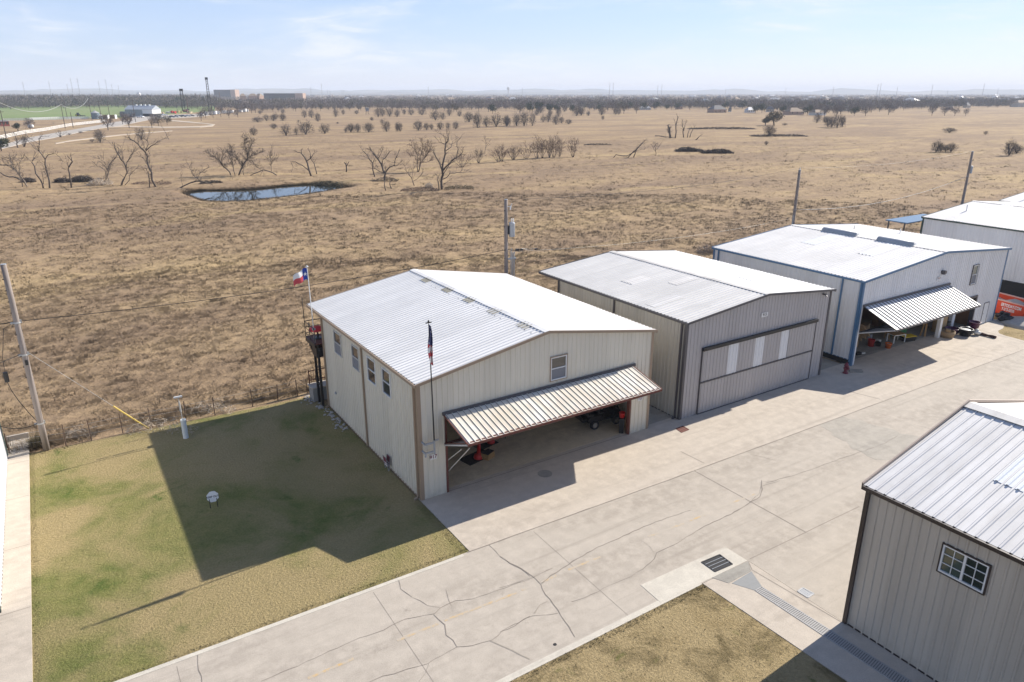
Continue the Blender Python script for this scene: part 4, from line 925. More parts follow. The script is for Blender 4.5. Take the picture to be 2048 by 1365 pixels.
for sg, yy in ((1, 0), (-1, .16)):
    m = MB(); m.box((0, yy, .52), (.42, .012, .56), rx=R(8*sg)); bd = m.build('board', MAROON, t)
    m = MB()
    for z0, h in ((.44,.06),(.33,.035),(.27,.035)): m.box((.0, yy-.010-(z0-.52)*math.tan(R(8*sg))*1, z0), (.32, .008, h), rx=R(8*sg))
    m.build('band', WHITE, bd)
    m = MB()
    for x in (-.22,.22): m.beam((x, yy+.06*sg, 0), (x, yy-.045*sg, .82), .018, .018)
    m.beam((-.22, yy-.045*sg, .82), (.22, yy-.045*sg, .82), .018, .018); m.build('frame', GREYP, t)
# ---- lift station pipe on the lawn
t = thing('standpipe', (-8.78, 13.92, -.02), 'white pipe post with thin metal arm on the lawn edge', 'standpipe')
m = MB(); m.lathe([(.16,0),(.155,.02),(.155,1.22),(.13,1.22),(.13,1.0)], n=16); m.build('casing', M('aged_white_pipe', (.55,.60,.63), .1, 3, .5), t)
m = MB(); m.tube([(-.02,.02,1.0),(-.04,.04,2.0)], .022, 6); m.tube([(-.04,.04,1.7),(-.05,.05,2.35)], .05, 8); m.tube([(-.05,.05,2.35),(-.06,.05,2.62)], .02, 6); m.build('riser', STEEL, t)
m = MB(); m.box((-.07,.05,2.66),(.46,.08,.08)); m.build('arm', WHITE, t)
# ---- wire fence: each post a thing, with the strands as one more
t = thing('wire_fence', (-12, 16.55, -.05), 'low fence of rusty posts and thin wire between lawn and prairie', 'fence')
ppos = [(-17.6,17.4),(-14.85,16.75),(-13.54,16.67),(-11.87,16.7),(-10.28,16.58),(-8.36,16.44),(-6.64,16.39),(-4.27,16.5),(-2.6,16.55),(-1.25,16.6),(-.6,16.5)]
for x, y in ppos:
    m = MB(); h = rnd.uniform(1.15,1.4); a = rnd.uniform(-.05,.05); m.tube([(x+12,y-16.55,-.05),(x+12+a,y-16.55,h)], .03, 5); m.build('post', M('rusty_post', (.13,.085,.06), .2, 5, .8) if x == -17.6 else bpy.data.materials['rusty_post'], t)
m = MB()
for z in (.45,.8,1.1): m.tube([(x+12, y-16.55, z) for x, y in ppos], .006, 4)
m.build('wire', STEEL, t)
t = thing('guy_guard', (-10.48, 16.62, -.05), 'yellow plastic guard leaning on the guy wire at the fence', 'guard')
g0 = Vector((-10.48, 16.62, 0)); g1 = Vector((-15.72, 16.62, 6.1)); dv = (g1-g0).normalized()
m = MB(); m.tube([(0,0,0), tuple(dv*2.5)], .045, 8); m.build('sleeve', YELPIPE, t)
m = MB(); m.tube([tuple(dv*2.4), tuple(g1-g0)], .010, 5); m.build('guy_wire', STEEL, t)
# ---- service poles
def pole(loc, h, r0, r1, label, lean=(0,0)):
    t = thing('utility_pole', loc, label, 'utility pole', group='wooden poles behind the hangars')
    m = MB(); n = 6; m.tube([(lean[0]*k/n, lean[1]*k/n, h*k/n) for k in range(n+1)], [r0+(r1-r0)*k/n for k in range(n+1)], 12); m.build('pole', POLE, t, True)
    m = MB()
    for z in np.arange(h*.25, h*.97, .62): m.box((lean[0]*z/h-r0*.75, lean[1]*z/h-.06, z), (.14,.04,.04))
    m.build('step', BLACKM, t); m = MB(); m.lathe([(r1*1.06,h),(r1*1.06,h+.03),(.001,h+.05)], (lean[0],lean[1],0), 12); m.build('cap', GREYP, t); return t
P1 = pole((-15.8,16.6,-.05), 10.95, .17, .135, 'bare wooden pole beside the concrete walk at far left')
for z, nm in ((7.75,'clamp'),(5.9,'clamp'),(1.75,'clamp')):
    m = MB(); m.lathe([(.175,z-.04),(.18,z-.04),(.18,z+.04),(.175,z+.04)], n=12); m.bx(-.3,-.12,-.05,.05,z-.05,z+.05); m.bx(.1,.22,-.04,.04,z-.06,z+.12); m.build(nm, STEEL, P1)
m = MB(); m.bx(-.05,.09,-.26,-.15,5.35,5.62); m.build('junction_box', BLACK, P1)
P2 = pole((16.1,17.5,-.05), 11.83, .17, .13, 'wooden pole with grey transformer rising behind hangar 917')
m = MB(); m.lathe([(.2,8.95),(.24,9.0),(.24,9.95),(.26,10.0),(.2,10.06),(.001,10.1)], (.50,-.05,0), 16); tr = m.build('transformer', GREYP, P2, True)
for dx in (-.08,.08):
    m = MB(); m.lathe([(.05,0),(.03,.06),(.05,.12),(.03,.18),(.05,.24),(.02,.36)], (.55+dx,-.05,10.02), 10); m.build('bushing', WHITE, tr)
m = MB(); m.bx(.12,.32,-.1,0,9.2,9.8); m.build('mount', BLACKM, P2)
m = MB(); m.tube([(.35,-.05,11.05),(.40,-.05,11.3),(.5,-.05,11.5)], .05, 8); m.tube([(.1,-.05,11.3),(.4,-.05,11.3)], .02, 6); m.build('insulator', WHITE, P2)
for dx in (.38,.52,.66):
    m = MB(); m.tube([(dx,-.12,.1),(dx,-.12,7.55+(.3 if dx == .38 else 0)),(dx+.05,-.12,7.75+(.3 if dx == .38 else 0))], .045, 8); m.build('riser_pipe', STEEL, P2)
m = MB(); m.bx(.1,.8,-.2,-.05,4.0,4.08); m.bx(.1,.8,-.2,-.05,7.2,7.3); m.build('standoff', STEEL, P2)
m = MB(); m.tube([(.1,-.1,8.0),(.7,-.25,7.85),(1.3,-.2,7.95),(1.9,-.1,7.8),(2.8,-.05,7.75)], .03, 5); m.box((1.3,-.2,7.86),(.24,.1,.12)); m.box((2.8,-.05,7.72),(.24,.1,.12)); m.box((.9,-.2,7.9),(.3,.12,.16)); m.build('cable_drop', BLACK, P2)
P3 = pole((51.1,17.5,-.05), 12.15, .17, .13, 'wooden pole behind the blue-trimmed hangar')
m = MB(); m.tube([(-.22,-.1,.1),(-.22,-.1,7.6)], .06, 8); m.build('riser_pipe', STEEL, P3); m = MB(); m.lathe([(.04,0),(.03,.25)], (0,0,12.15), 8); m.build('insulator', WHITE, P3)
P4 = pole((84.8,17.5,-.05), 12.6, .18, .13, 'wooden pole furthest right behind the hangars, with hardware near its top')
m = MB(); m.lathe([(.16,0),(.18,.9),(.001,.98)], (.42,-.05,9.9), 12); m.build('transformer', GREYP, P4); m = MB(); m.box((.3,-.05,8.6),(.8,.07,.07)); m.tube([(.1,0,11.2),(.6,0,11.6)], .03, 6); m.build('bracket', BLACK, P4)
def cable(name, a, b, sag, r, mat, label, n=18):
    a, b = Vector(a), Vector(b); m = MB(); pts = []
    for i in range(n+1):
        t = i/n; p = a.lerp(b, t); p.z -= 4*sag*t*(1-t); pts.append(tuple(p-a))
    m.tube(pts, r, 5); o = m.build(name, mat, None, True, a); return tag(o, label, 'cable')
cable('cable', (-15.6,16.6,7.75), (16.0,17.4,7.95), .45, .02, WIRE, 'thick dark cable between the far left pole and the transformer pole')
cable('cable', (16.2,17.5,7.75), (51.0,17.4,7.3), .55, .008, WIRE_W, 'thin pale wire from the transformer pole toward the blue-trimmed hangar')
cable('cable', (16.1,17.5,11.8), (51.1,17.5,12.3), .6, .012, WIRE, 'thin top wire between transformer pole and the pole behind the blue-trimmed hangar')
cable('cable', (51.1,17.5,12.3), (84.8,17.5,12.6), .5, .006, GREYP, 'thin top wire between the two right-hand poles')
cable('cable', (51.2,17.4,8.15), (84.6,17.4,9.6), 1.1, .016, GREYP, 'thick pale sagging cable between the two right-hand poles')
cable('cable', (-15.95,16.6,7.75), (-40,16.2,8.2), .4, .025, WIRE, 'dark cable leaving the far left pole toward the left edge', 8)
cable('cable', (-15.95,16.6,5.9), (-24,13,5.2), .2, .02, WIRE, 'dark cable sloping from the far left pole to the edge hangar', 8)
cable('cable', (-15.9,16.55,1.75), (-18.2,16.4,2.55), .42, .02, WIRE, 'drooping dark loop low on the far left pole')
t = thing('splice_box', (-16.85,16.6,4.45), 'black splice closure hanging on a cable beside the far left pole', 'splice box')
m = MB(); m.bx(-.11,.11,-.09,.09,0,.58); m.build('case', BLACK, t, bevel=.03); m = MB(); m.tube([(0,0,0),(.08,0,-.5),(.3,0,-1.2),(.62,0,-2.0),(.92,0,-2.65)], .018, 5); m.tube([(0,0,.58),(.05,0,1.4),(.4,0,3.0),(.9,0,3.25)], .014, 5); m.build('cable_tail', WIRE, t)
# dark spiky shrub at its foot
def tuft(name, loc, n, L, w, mat, label, cat, tilt=.9):
    q = np.random.default_rng(int(abs(loc[0]*13+loc[1]*7))); a = q.uniform(0, 2*np.pi, n); t_ = q.uniform(.15, tilt, n); ln = L*q.uniform(.6, 1.05, n)
    base = np.stack([q.normal(0, .12, n), q.normal(0, .12, n), np.zeros(n)], 1); tip = base+np.stack([np.cos(a)*np.sin(t_)*ln, np.sin(a)*np.sin(t_)*ln, np.cos(t_)*ln], 1)
    b = np.stack([-np.sin(a)*w, np.cos(a)*w, np.zeros(n)], 1); V = np.stack([base-b, base+b, tip], 1).reshape(-1, 3); o = npmesh(name, V, np.arange(3*n).reshape(-1, 3), mat); o.location = loc
    return tag(o, label, cat)
tuft('yucca_shrub', (-16.25,17.35,-.02), 260, 1.15, .02, CROWN_OAK, 'dark spiky shrub at the foot of the far left pole', 'shrub', 1.2)
tuft('weed_clump', (-17.75,17.9,.1), 90, .8, .015, CROWN_OAK, 'thin dark weed standing by the end of the concrete walk', 'weed', .4)
tuft('conifer_shrub', (-18.35,.2,.05), 500, .75, .02, CROWN_EVG, 'green shrub tip at the left edge below the pale hangar corner', 'shrub', 1.3)
# ---- drains and covers
def gridthing(name, label, cat, poly, z, mat, bars, barmat, along=0, frame=None, nb=3, bw=.05):
    P = [Vector((p[0], p[1], 0)) for p in poly]; c = sum(P, Vector())/4; c.z = z; t = thing(name, c, label, cat)
    m = MB(); m.add([tuple(p-Vector((c.x,c.y,0))) for p in P], [(0,1,2,3)]); m.build('pit', mat, t)
    m = MB(); q = [p-Vector((c.x,c.y,0)) for p in P]
    for k in range(bars):
        f = (k+.5)/bars if nb == 0 else (k+1)/(bars+1)
        a, b = (q[0].lerp(q[3], f), q[1].lerp(q[2], f)) if along == 0 else (q[0].lerp(q[1], f), q[3].lerp(q[2], f))
        m.beam((a.x,a.y,.006), (b.x,b.y,.006), bw, .012)
    m.build('grate_bar', barmat, t)
    m = MB()
    for i in range(4): a, b = q[i], q[(i+1) % 4]; m.beam((a.x,a.y,.006), (b.x,b.y,.006), .05, .014)
    m.build('frame', frame or barmat, t); return t
gridthing('drain_grate', 'black square storm drain with three bars in the pale road slab', 'drain', [c3(1183,662), c3(1290,617), c3(1365,673), c3(1262,718)], .0125, BLACKM, 3, GREYP, frame=BLACK, bw=.022)
tr0, tr1, tr2, tr3 = c6(810,630), c6(890,588), c6(1752,1132), c6(1672,1200)
ex = lambda a, b, k: (a[0]+(b[0]-a[0])*k, a[1]+(b[1]-a[1])*k)
gridthing('trench_drain', 'long narrow steel trench drain running beside the tan hangar', 'drain', [ex(tr0,tr3,0), ex(tr1,tr2,0), ex(tr1,tr2,2.6), ex(tr0,tr3,2.6)], .007, M('dark_drain', (.20,.195,.19), .2, 4, .8), 96, M('worn_grate', (.36,.35,.335), .2, 4, .6), bw=.045)
gridthing('utility_cover', 'small grey ribbed utility cover in the slab by the tan hangar', 'cover', [c6(1335,640), c6(1400,595), c6(1540,670), c6(1465,720)], .003, GREYP, 7, STEEL, nb=0, bw=.02)
t = thing('manhole_cover', (6.77,-1.17,.007), 'round dark manhole cover in the shade before hangar 917', 'manhole'); m = MB(); m.lathe([(.40,0),(.40,.008),(.33,.008),(.33,.004),(.001,.004)], n=28); m.build('lid', CONC_GREY, t)
gridthing('utility_cover', 'rusty flat cover in the slab between hangars 917 and 915', 'cover', [gp(1352,858), gp(1366,853), gp(1378,860), gp(1363,866)], .009, RUST, 2, RUST, bw=.02)
t = thing('road_stud', c3(323,1143)+(.004,), 'small dark round plug near the lower road edge', 'plug'); m = MB(); m.lathe([(.07,0),(.06,.012),(.001,.014)], n=12); m.build('disc', BLACKM, t)
# ---- between the hangars
t = thing('standpipe', (15.72,.9,0), 'slim dark pipe with a valve head beside hangar 917', 'standpipe'); m = MB(); m.tube([(0,0,0),(0,0,1.9)], .04, 8); m.build('pipe', TRIM_BLUE, t); m = MB(); m.box((.08,-.05,1.95),(.42,.1,.1)); m.box((.2,-.05,2.06),(.1,.1,.16)); m.build('valve', BLACK, t)
t = thing('fire_hydrant', (33.8,-1.05,0), 'dull red fire hydrant between grey and blue-trimmed hangars', 'hydrant')
m = MB(); m.lathe([(.20,0),(.20,.06),(.13,.10),(.13,.55),(.17,.57),(.17,.62),(.13,.66),(.09,.78),(.03,.82),(.03,.88),(.001,.88)], n=14); m.build('barrel', MAROON, t, True)
m = MB(); m.tube([(-.24,0,.45),(.24,0,.45)], .075, 10); m.tube([(0,-.22,.42),(0,0,.42)], .09, 10); m.build('outlet', MAROON, t)
t = thing('concrete_chunk', (34.7,-1.2,0), 'broken slab edge beside the red fire hydrant', 'rubble', R(-25)); m = MB(); m.prism([(-.5,-.2),(.5,-.3),(.6,.1),(-.3,.25)],0,.12); m.build('slab', CONC_GREY, t)
# ---- clutter in and before the blue-trimmed hangar
def boxthing(name, loc, d, mat, label, cat, rz=0, lid=None, taper=0.0, rim=True):
    t = thing(name, loc, label, cat, rz); m = MB(); x, y, z = d[0]/2, d[1]/2, d[2]; k = 1-taper
    m.add([(-x*k,-y*k,0),(x*k,-y*k,0),(x*k,y*k,0),(-x*k,y*k,0),(-x,-y,z),(x,-y,z),(x,y,z),(-x,y,z)], [(3,2,1,0),(4,5,6,7),(0,1,5,4),(1,2,6,5),(2,3,7,6),(3,0,4,7)]); m.build('body', mat, t, bevel=.015)
    if lid:
        m = MB(); m.bx(-x-.03,x+.03,-y-.03,y+.03,z+.001,z+.05); m.build('lid', lid, t, bevel=.01)
    return t
def pot(name, loc, r0, r1, h, mat, label, cat, fill=None):
    t = thing(name, loc, label, cat); m = MB(); m.lathe([(r0,0),(r1,h),(r1*1.08,h),(r1*1.08,h+.04),(r1*.92,h+.04),(r0*.9,.05)], n=18); m.build('body', mat, t, True)
    if fill: m = MB(); m.lathe([(r1*.93,h*.8),(r1*.6,h*.95),(.001,h*1.0)], n=14); m.build('contents', fill, t, True)
    return t
z3 = .013
pot('bucket', (40.95,1.45,z3), .22, .27, .52, RED, 'red bucket on the dim floor of the cluttered hangar', 'bucket')
pot('kettle', (41.55,1.2,z3), .2, .22, .26, BLACK, 'black pot between the red and the orange bucket', 'pot')
pot('bucket', (41.7,.42,z3), .19, .25, .38, ORANGE, 'orange bucket with pale edge near the hangar threshold', 'bucket', WHITE_D)
t = thing('table', (43.75,1.0,z3), 'small table with ochre top and white legs in the open hangar', 'table', R(-14)); m = MB(); m.bx(-.62,.62,-.4,.4,.70,.74); m.build('top', WOOD, t); m = MB(); m.bx(-.6,.6,-.38,.38,.64,.70); m.build('apron', WHITE, t)
for x,y in ((-.57,-.35),(.57,-.35),(-.57,.35),(.57,.35)): m = MB(); m.bx(x-.03,x+.03,y-.03,y+.03,0,.64); m.build('leg', WHITE, t)
t = thing('chair', (44.0,1.75,z3), 'ochre wooden chair back behind the small table', 'chair', R(170)); m = MB(); m.bx(-.25,.25,-.25,.25,.42,.47); m.build('seat', WOOD, t); m = MB(); m.bx(-.25,.25,-.27,-.23,.47,1.15); m.build('backrest', WOOD, t)
for x,y in ((-.22,-.22),(.22,-.22),(-.22,.22),(.22,.22)): m = MB(); m.bx(x-.025,x+.025,y-.025,y+.025,0,.42); m.build('leg', WOOD, t)
boxthing('wheeled_bin', (45.4,1.9,z3), (1.3,.95,1.0), GREENP, 'big green plastic bin behind the small table', 'bin', R(-10), GREENP, .14)
boxthing('storage_tote', (44.85,.62,z3), (1.15,.6,.38), BLACK, 'black tote with yellow lid on the floor beside the table', 'tote', R(-14), YEL, .08)
boxthing('laundry_basket', (47.0,2.6,z3), (.75,.55,.6), PLASTIC_W, 'pale plastic basket at the back of the bifold door opening', 'basket', R(10), None, .15)
boxthing('wood_cabinet', (47.0,4.4,z3), (1.5,.6,1.9), WOOD_D, 'brown wooden cabinet deep in the cluttered hangar', 'cabinet')
boxthing('cardboard_box', (49.35,.5,z3), (.85,.7,1.62), CARD, 'tall cardboard box just inside the right-hand opening', 'box', R(-8))
t = thing('plastic_bundle', (49.35,.5,1.66), 'crumpled pale plastic sheet on top of the tall cardboard box', 'sheet'); m = MB(); rockmesh(m, (0,0,.16), .40, 31); rockmesh(m, (.22,.1,.1), .25, 32); m.build('wrap', M('crumpled_plastic', (.45,.50,.50), .3, 8, .35), t)
t = thing('washing_machine', (51.0,.65,z3), 'white appliance with dark shelf under the yellow tool box', 'appliance'); m = MB(); m.bx(-.05,.38,-.35,.3,0,1.35); m.build('body', PLASTIC_W, t, bevel=.02); m = MB(); m.bx(-.75,-.06,-.35,.3,.62,.68); m.bx(-.75,-.06,-.35,.3,.25,.3); m.bx(-.76,-.70,-.35,.3,0,1.2); m.build('shelf', BLACK, t); m = MB(); m.bx(-.7,.36,-.3,.3,1.352,1.5); m.build('top', GREYP, t)
boxthing('tool_box', (51.7,.9,1.75), (1.0,.55,.34), YEL, 'bright yellow case on the top of the shelf', 'case', R(-12))
t = thing('shelving', (51.9,1.5,z3), 'brown shelving along the right inner wall under the yellow case', 'shelf'); m = MB(); m.bx(-1.0,.6,-.15,.45,1.68,1.735); m.bx(-1.0,.6,-.15,.45,.9,.95); m.bx(.56,.6,-.15,.45,0,1.679); m.bx(-1.0,-.96,-.15,.45,0,1.679); m.build('frame', WOOD_D, t)
t = thing('basket', (48.55,-.62,.008), 'round woven basket by the white post of the cluttered hangar', 'basket'); m = MB(); m.lathe([(.5,0),(.62,.28),(.60,.52),(.54,.52),(.5,.1)], n=18); m.build('weave', M('wicker', (.27,.19,.11), .3, 14, .85), t, True)
m = MB(); m.box((.1,0,.55),(.5,.35,.16),.4); m.build('contents', CARD, t)
pot('planter', (49.6,-.45,.008), .38, .52, .5, PURPLE, 'dark purple tub behind the white bags', 'tub')
pot('planter', (50.25,-1.25,.008), .40, .55, .55, BLACK, 'dark wide pot with white cloth over its rim', 'pot', WHITE)
pot('planter', (52.35,-.9,.008), .33, .46, .72, PURPLE, 'tall plum coloured pot near the side door', 'pot')
for k, (x, y, s, lab) in enumerate(((51.0,-1.05,.42,'white stuffed bag between the dark pot and the plum pot'),(51.15,-1.75,.38,'grey stuffed bag in front of the white one'),(50.6,-.55,.3,'maroon bundle on the heap by the door'))):
    t = thing('bag', (x, y, .008), lab, 'bag'); m = MB(); rockmesh(m, (0,0,s*.62), s, 40+k); rockmesh(m, (.05,.02,s*1.1), s*.55, 50+k); m.build('sack', (PLASTIC_W, WHITE_D, MAROON)[k], t, True)
t = thing('rolled_rug', (51.5,-2.35,.008), 'long dark rolled rug lying on the sunlit apron', 'rug', R(-88)); t.scale = (.7,.8,.8); m = MB(); m.tube([(-1.15,0,.13),(-.6,.03,.14),(.2,-.02,.13),(.7,.02,.14),(1.1,0,.13)], [.10,.16,.11,.15,.14], 12); m.build('roll', M('dark_rug', (.07,.035,.035), .3, 6, .9), t, True)
for k, (x, y, s) in enumerate(((57.5,-1.15,.62),(57.9,-.6,.55),(57.1,-1.0,.4))):
    t = thing('trash_bag', (x, y, -.02), ('big black trash bag at the corner of the blue-trimmed hangar, nearest', 'black trash bag at the back of the corner heap', 'small black trash bag against the wall corner')[k], 'trash bag', group='black bags at the hangar corner'); m = MB(); rockmesh(m, (0,0,s*.6), s, 60+k); rockmesh(m, (0,0,s*1.15), s*.5, 65+k); m.build('sack', BLACK, t, True)
for k, (x, y, z, lab) in enumerate(((37.4,.55,.3,'topmost of the brown boards'),(37.5,.9,.0,'middle of the brown boards'),(37.6,1.25,-.3,'lowest of the brown boards'))):
    t = thing('leaning_board', (x, y, .5), lab+' leaning inside the left door jamb', 'board', group='brown boards inside the left jamb'); m = MB()
    pts = [(-.8,0,2.2+z),(0,.05,1.9+z),(.9,.1,1.2+z),(1.3,.12,.75+z)]
    for a, b in zip(pts[:-1], pts[1:]): m.beam(a, b, .62, .05)
    m.build('panel', PLY, t)
for k, (x, y, dx, dy, dz, mt, lab) in enumerate(((38.2,.8,.5,.3,.2,BLACK,'small black box by the left jamb of the cluttered hangar'),(38.7,.75,.55,.2,.08,WHITE_D,'pale folded sheet near the left jamb'),(39.0,3.2,1.6,.8,1.1,BLACKM,'black covered machine deep behind the buckets'),(42.3,2.4,.3,.3,.5,GREYP,'grey canister on the floor behind the buckets'),(42.9,5.2,1.8,.7,1.5,WOOD_D,'brown crate stack deep in the cluttered hangar'))):
    boxthing('floor_box', (x, y, z3), (dx, dy, dz), mt, lab, 'box', R(k*9-12))
for k, (x, y, dx, dy, dz, mt, nm, lab) in enumerate(((39.6,2.2,.7,.5,.55,CARD,'cardboard_box','cardboard box on the floor behind the red bucket'),(40.3,3.0,.5,.4,.9,GREYP,'grey_case','upright grey case behind the red bucket'),(42.2,1.6,.35,.35,.3,WHITE_D,'white_tub','small white tub between the orange bucket and the table'),(42.8,3.2,1.0,.5,1.1,PLY,'plywood_box','plywood box standing behind the small table'),(46.3,3.4,.6,.5,.8,BLACKM,'black_box','black box behind the pale plastic basket'),(47.9,2.9,.5,.5,1.2,WOOD,'wood_crate','tall wooden crate behind the white door post'),(50.2,1.5,.6,.5,1.0,GREYP,'grey_cabinet','grey cabinet between the tall cardboard box and the white appliance'),(50.1,.3,.45,.35,.35,PURPLE,'purple_tub','purple tub on the floor before the white appliance'))): boxthing(nm, (x, y, z3), (dx, dy, dz), mt, lab, 'box', R(k*17-30))
t = thing('leaning_plank', (47.35,.6,z3), 'short wooden planks leaning on the white door post', 'planks'); m = MB(); m.beam((-.3,-.2,0),(.18,.05,1.0),.14,.03); m.beam((-.45,.1,0),(.16,.2,1.25),.12,.03); m.build('plank', WOOD, t)
# ---- dumpster
A = Vector((58.55,-2.05,.10)); B_ = Vector((63.0,-.52,.10))
dd = (gnd(2039,640,.1)-gnd(1989,626,.1)); ang = math.atan2(dd.y, dd.x)
T0 = gnd(2038,639,.12)
t = thing('dumpster', (T0.x, T0.y, .0), 'red open-topped dumpster with white lettering behind the blue-trimmed hangar', 'dumpster', ang)
Lb, Lt, Dp, Hh = 4.3, 5.9, 2.3, 1.38        # local x runs along the lettered side, away from the viewer's right corner
def dplate(mb, pts, th=.04):
    pts = [Vector(p) for p in pts]; n = (pts[1]-pts[0]).cross(pts[2]-pts[0]).normalized()*th
    k = len(pts); mb.add([tuple(p) for p in pts]+[tuple(p-n) for p in pts], [tuple(range(k)), tuple(range(2*k-1, k-1, -1))]+[(i, i+k, (i+1) % k+k, (i+1) % k) for i in range(k)])
x0b, x1b, x0t, x1t = -Lb, 0, -Lb-.8, .85
m = MB()
dplate(m, [(x0b,0,.12),(x1b,0,.12),(x1t,0,Hh),(x0t,0,Hh)]); dplate(m, [(x1b,Dp,.12),(x0b,Dp,.12),(x0t,Dp,Hh),(x1t,Dp,Hh)])
dplate(m, [(x1b,0,.12),(x1b,Dp,.12),(x1t,Dp,Hh),(x1t,0,Hh)]); dplate(m, [(x0b,Dp,.12),(x0b,0,.12),(x0t,0,Hh),(x0t,Dp,Hh)]); dplate(m, [(x0b,0,.14),(x0b,Dp,.14),(x1b,Dp,.14),(x1b,0,.14)])
m.build('body', ORANGE_D, t)
m = MB(); m.beam((x0t-.05,0,Hh+.04),(x1t+.05,0,Hh+.04),.12,.10); m.beam((x0t-.05,Dp,Hh+.04),(x1t+.05,Dp,Hh+.04),.12,.10); m.build('rim', M('sun_bleached_rim', (.62,.36,.30), .1, 3, .6), t)
m = MB(); m.bx(x0b+.1,x1b-.1,.3,.45,0,.12); m.bx(x0b+.1,x1b-.1,Dp-.45,Dp-.3,0,.12); m.build('skid', BLACKM, t)
text_mesh('lettering', 'ERTODAY.COM', .40, WHITE, t, Matrix.Translation((-.93,-.006,1.03)) @ FRONT, .003, .012, .66); text_mesh('lettering', '7-265-5555', .36, WHITE, t, Matrix.Translation((-1.15,-.006,.66)) @ FRONT, .003, .012, .70)
m = MB(); nn = 14; hv = [(x0t+.3+(x1t-x0t-.6)*i/nn, .1+(Dp-.2)*j/6, .85+.25*float(vnoise(i*1.7, j*1.3, 1.5, 4))+(.22 if 6 < i < 10 and j > 3 else 0)) for j in range(7) for i in range(nn+1)]
m.add(hv, [(j*(nn+1)+i, j*(nn+1)+i+1, (j+1)*(nn+1)+i+1, (j+1)*(nn+1)+i) for j in range(6) for i in range(nn)])
for k in range(16): m.box((rnd.uniform(x0t+.6,x1t-.6), rnd.uniform(.3,Dp-.3), 1.12), (rnd.uniform(.2,.9), rnd.uniform(.1,.3), rnd.uniform(.05,.2)), rnd.uniform(0,3), rnd.uniform(-.4,.4))
m.build('rubble', GRAVEL, t)
# ---- grass and sand patch by the dumpster
tag(sheet('lawn', [(curb[0][0]+40,curb[0][1]-6),(curb[0][0]+.3,curb[0][1]-.0),curb[1],curb[2],curb[3],curb[4],curb[5],(curb[5][0]+2,curb[5][1]+3),(75,6),(110,0)], -.02, LAWN_DRY))
m = MB(); cx, cy = gp(2050,655); rr = random.Random(4)
m.lathe([(2.4,0),(1.7,.28),(.9,.5),(.001,.62)], n=16); sp = m.build('sand_heap', GRAVEL, None, True, (cx+1.2, cy+.4, -.06)); tag(sp, 'low heap of pale sand beside the dumpster', 'sand heap')
# ---- dark car behind the dumpster
def car(loc, rz, paint, label, group=None, pickup=False, sc=1.0, detail=True):
    t = thing('parked_car', loc, label, 'pickup' if pickup else 'car', rz, group)
    if pickup: pr = [(-2.6,.5),(-2.65,1.05),(-.75,1.08),(-.7,1.05),(-.45,1.72),(.55,1.74),(1.15,1.12),(2.45,1.0),(2.6,.85),(2.6,.45)]
    else: pr = [(-2.15,.45),(-2.2,.85),(-1.95,.98),(-1.35,1.42),(.25,1.46),(1.0,1.0),(2.0,.86),(2.2,.7),(2.2,.42)]
    m = MB(); n = len(pr); hw = .9
    def yw(z): return hw if z < 1.06 else hw-.16*(z-1.06)/.4
    m.add([(x,-yw(z),z) for x, z in pr]+[(x,yw(z),z) for x, z in pr], [tuple(range(n)), tuple(range(2*n-1, n-1, -1))]+[(i, i+n, (i+1) % n+n, (i+1) % n) for i in range(n)]); m.build('body', paint, t, bevel=.04)
    m = MB()
    for sg in (-1, 1):
        if pickup: q = [(-.42,1.12),(-.30,1.62),(.48,1.64),(.98,1.12)]
        else: q = [(-1.62,1.04),(-1.22,1.36),(.18,1.39),(.78,1.02)]
        m.add([(x, sg*(yw(z)+.008), z) for x, z in q], [(0,1,2,3) if sg < 0 else (3,2,1,0)])
    a = (.60,1.69,1.12,1.14) if pickup else (.30,1.43,.97,1.02)
    m.add([(a[0],-.68,a[1]),(a[0],.68,a[1]),(a[2]+.02,.78,a[3]),(a[2]+.02,-.78,a[3])], [(0,1,2,3)]); m.build('window', GLASS_DK, t)
    for x in ((-1.6,1.65) if pickup else (-1.35,1.35)):
        for y in (-.84,.84): wheel(t, x, y, .34, .34, .22, STEEL, 12)
    return t
car((72.3, 2.2, -.05), R(100), CARCOL[3], 'dark blue car parked behind the red dumpster')
# ================================================================ PRAIRIE: TUSSOCKS, DEAD TREES, SHRUBS
HZ = np.array([math.sin(YAW), math.cos(YAW)])
def gz(x, y): return float(height(np.array([x]), np.array([y]))[0])
def gpt(u, v):
    p = gnd(u, v, -.05)
    for _ in range(3): p = gnd(u, v, gz(p.x, p.y))
    return p
# tussocks, thinner and larger with distance
rg = np.random.default_rng(11)
def field_pts(n, d0, d1):
    a = rg.uniform(R(-9), R(72), n); d = np.sqrt(rg.uniform(d0**2, d1**2, n)); x = CAMP[0]+np.sin(a)*d; y = CAMP[1]+np.cos(a)*d
    return x, y
def keep(x, y):
    k = (y > 17.0+.6*np.sin(x*.9)) & ~((x > -1) & (x < 5.5) & (y < 16.6)); k &= ~((x > 60.5) & (x < 110) & (y < 19.5)); k &= ~((x < -17.5) & (y < 19))
    sd = np.full(x.shape, 99.0); nr = (np.abs(x-26) < 40) & (np.abs(y-124) < 30); sd[nr] = pond_sd(x[nr], y[nr]); k &= sd > .5
    return k
def tussocks(n, d0, d1, per, lo, hi, w, spread, clump):
    x, y = field_pts(n, d0, d1); dens = vnoise(x, y, 5.5, 21)*.6+vnoise(x, y, 1.9, 22)*.4; k = keep(x, y) & (dens > clump); x, y = x[k], y[k]
    return np.stack([x, y, height(x, y)-.02], 1)
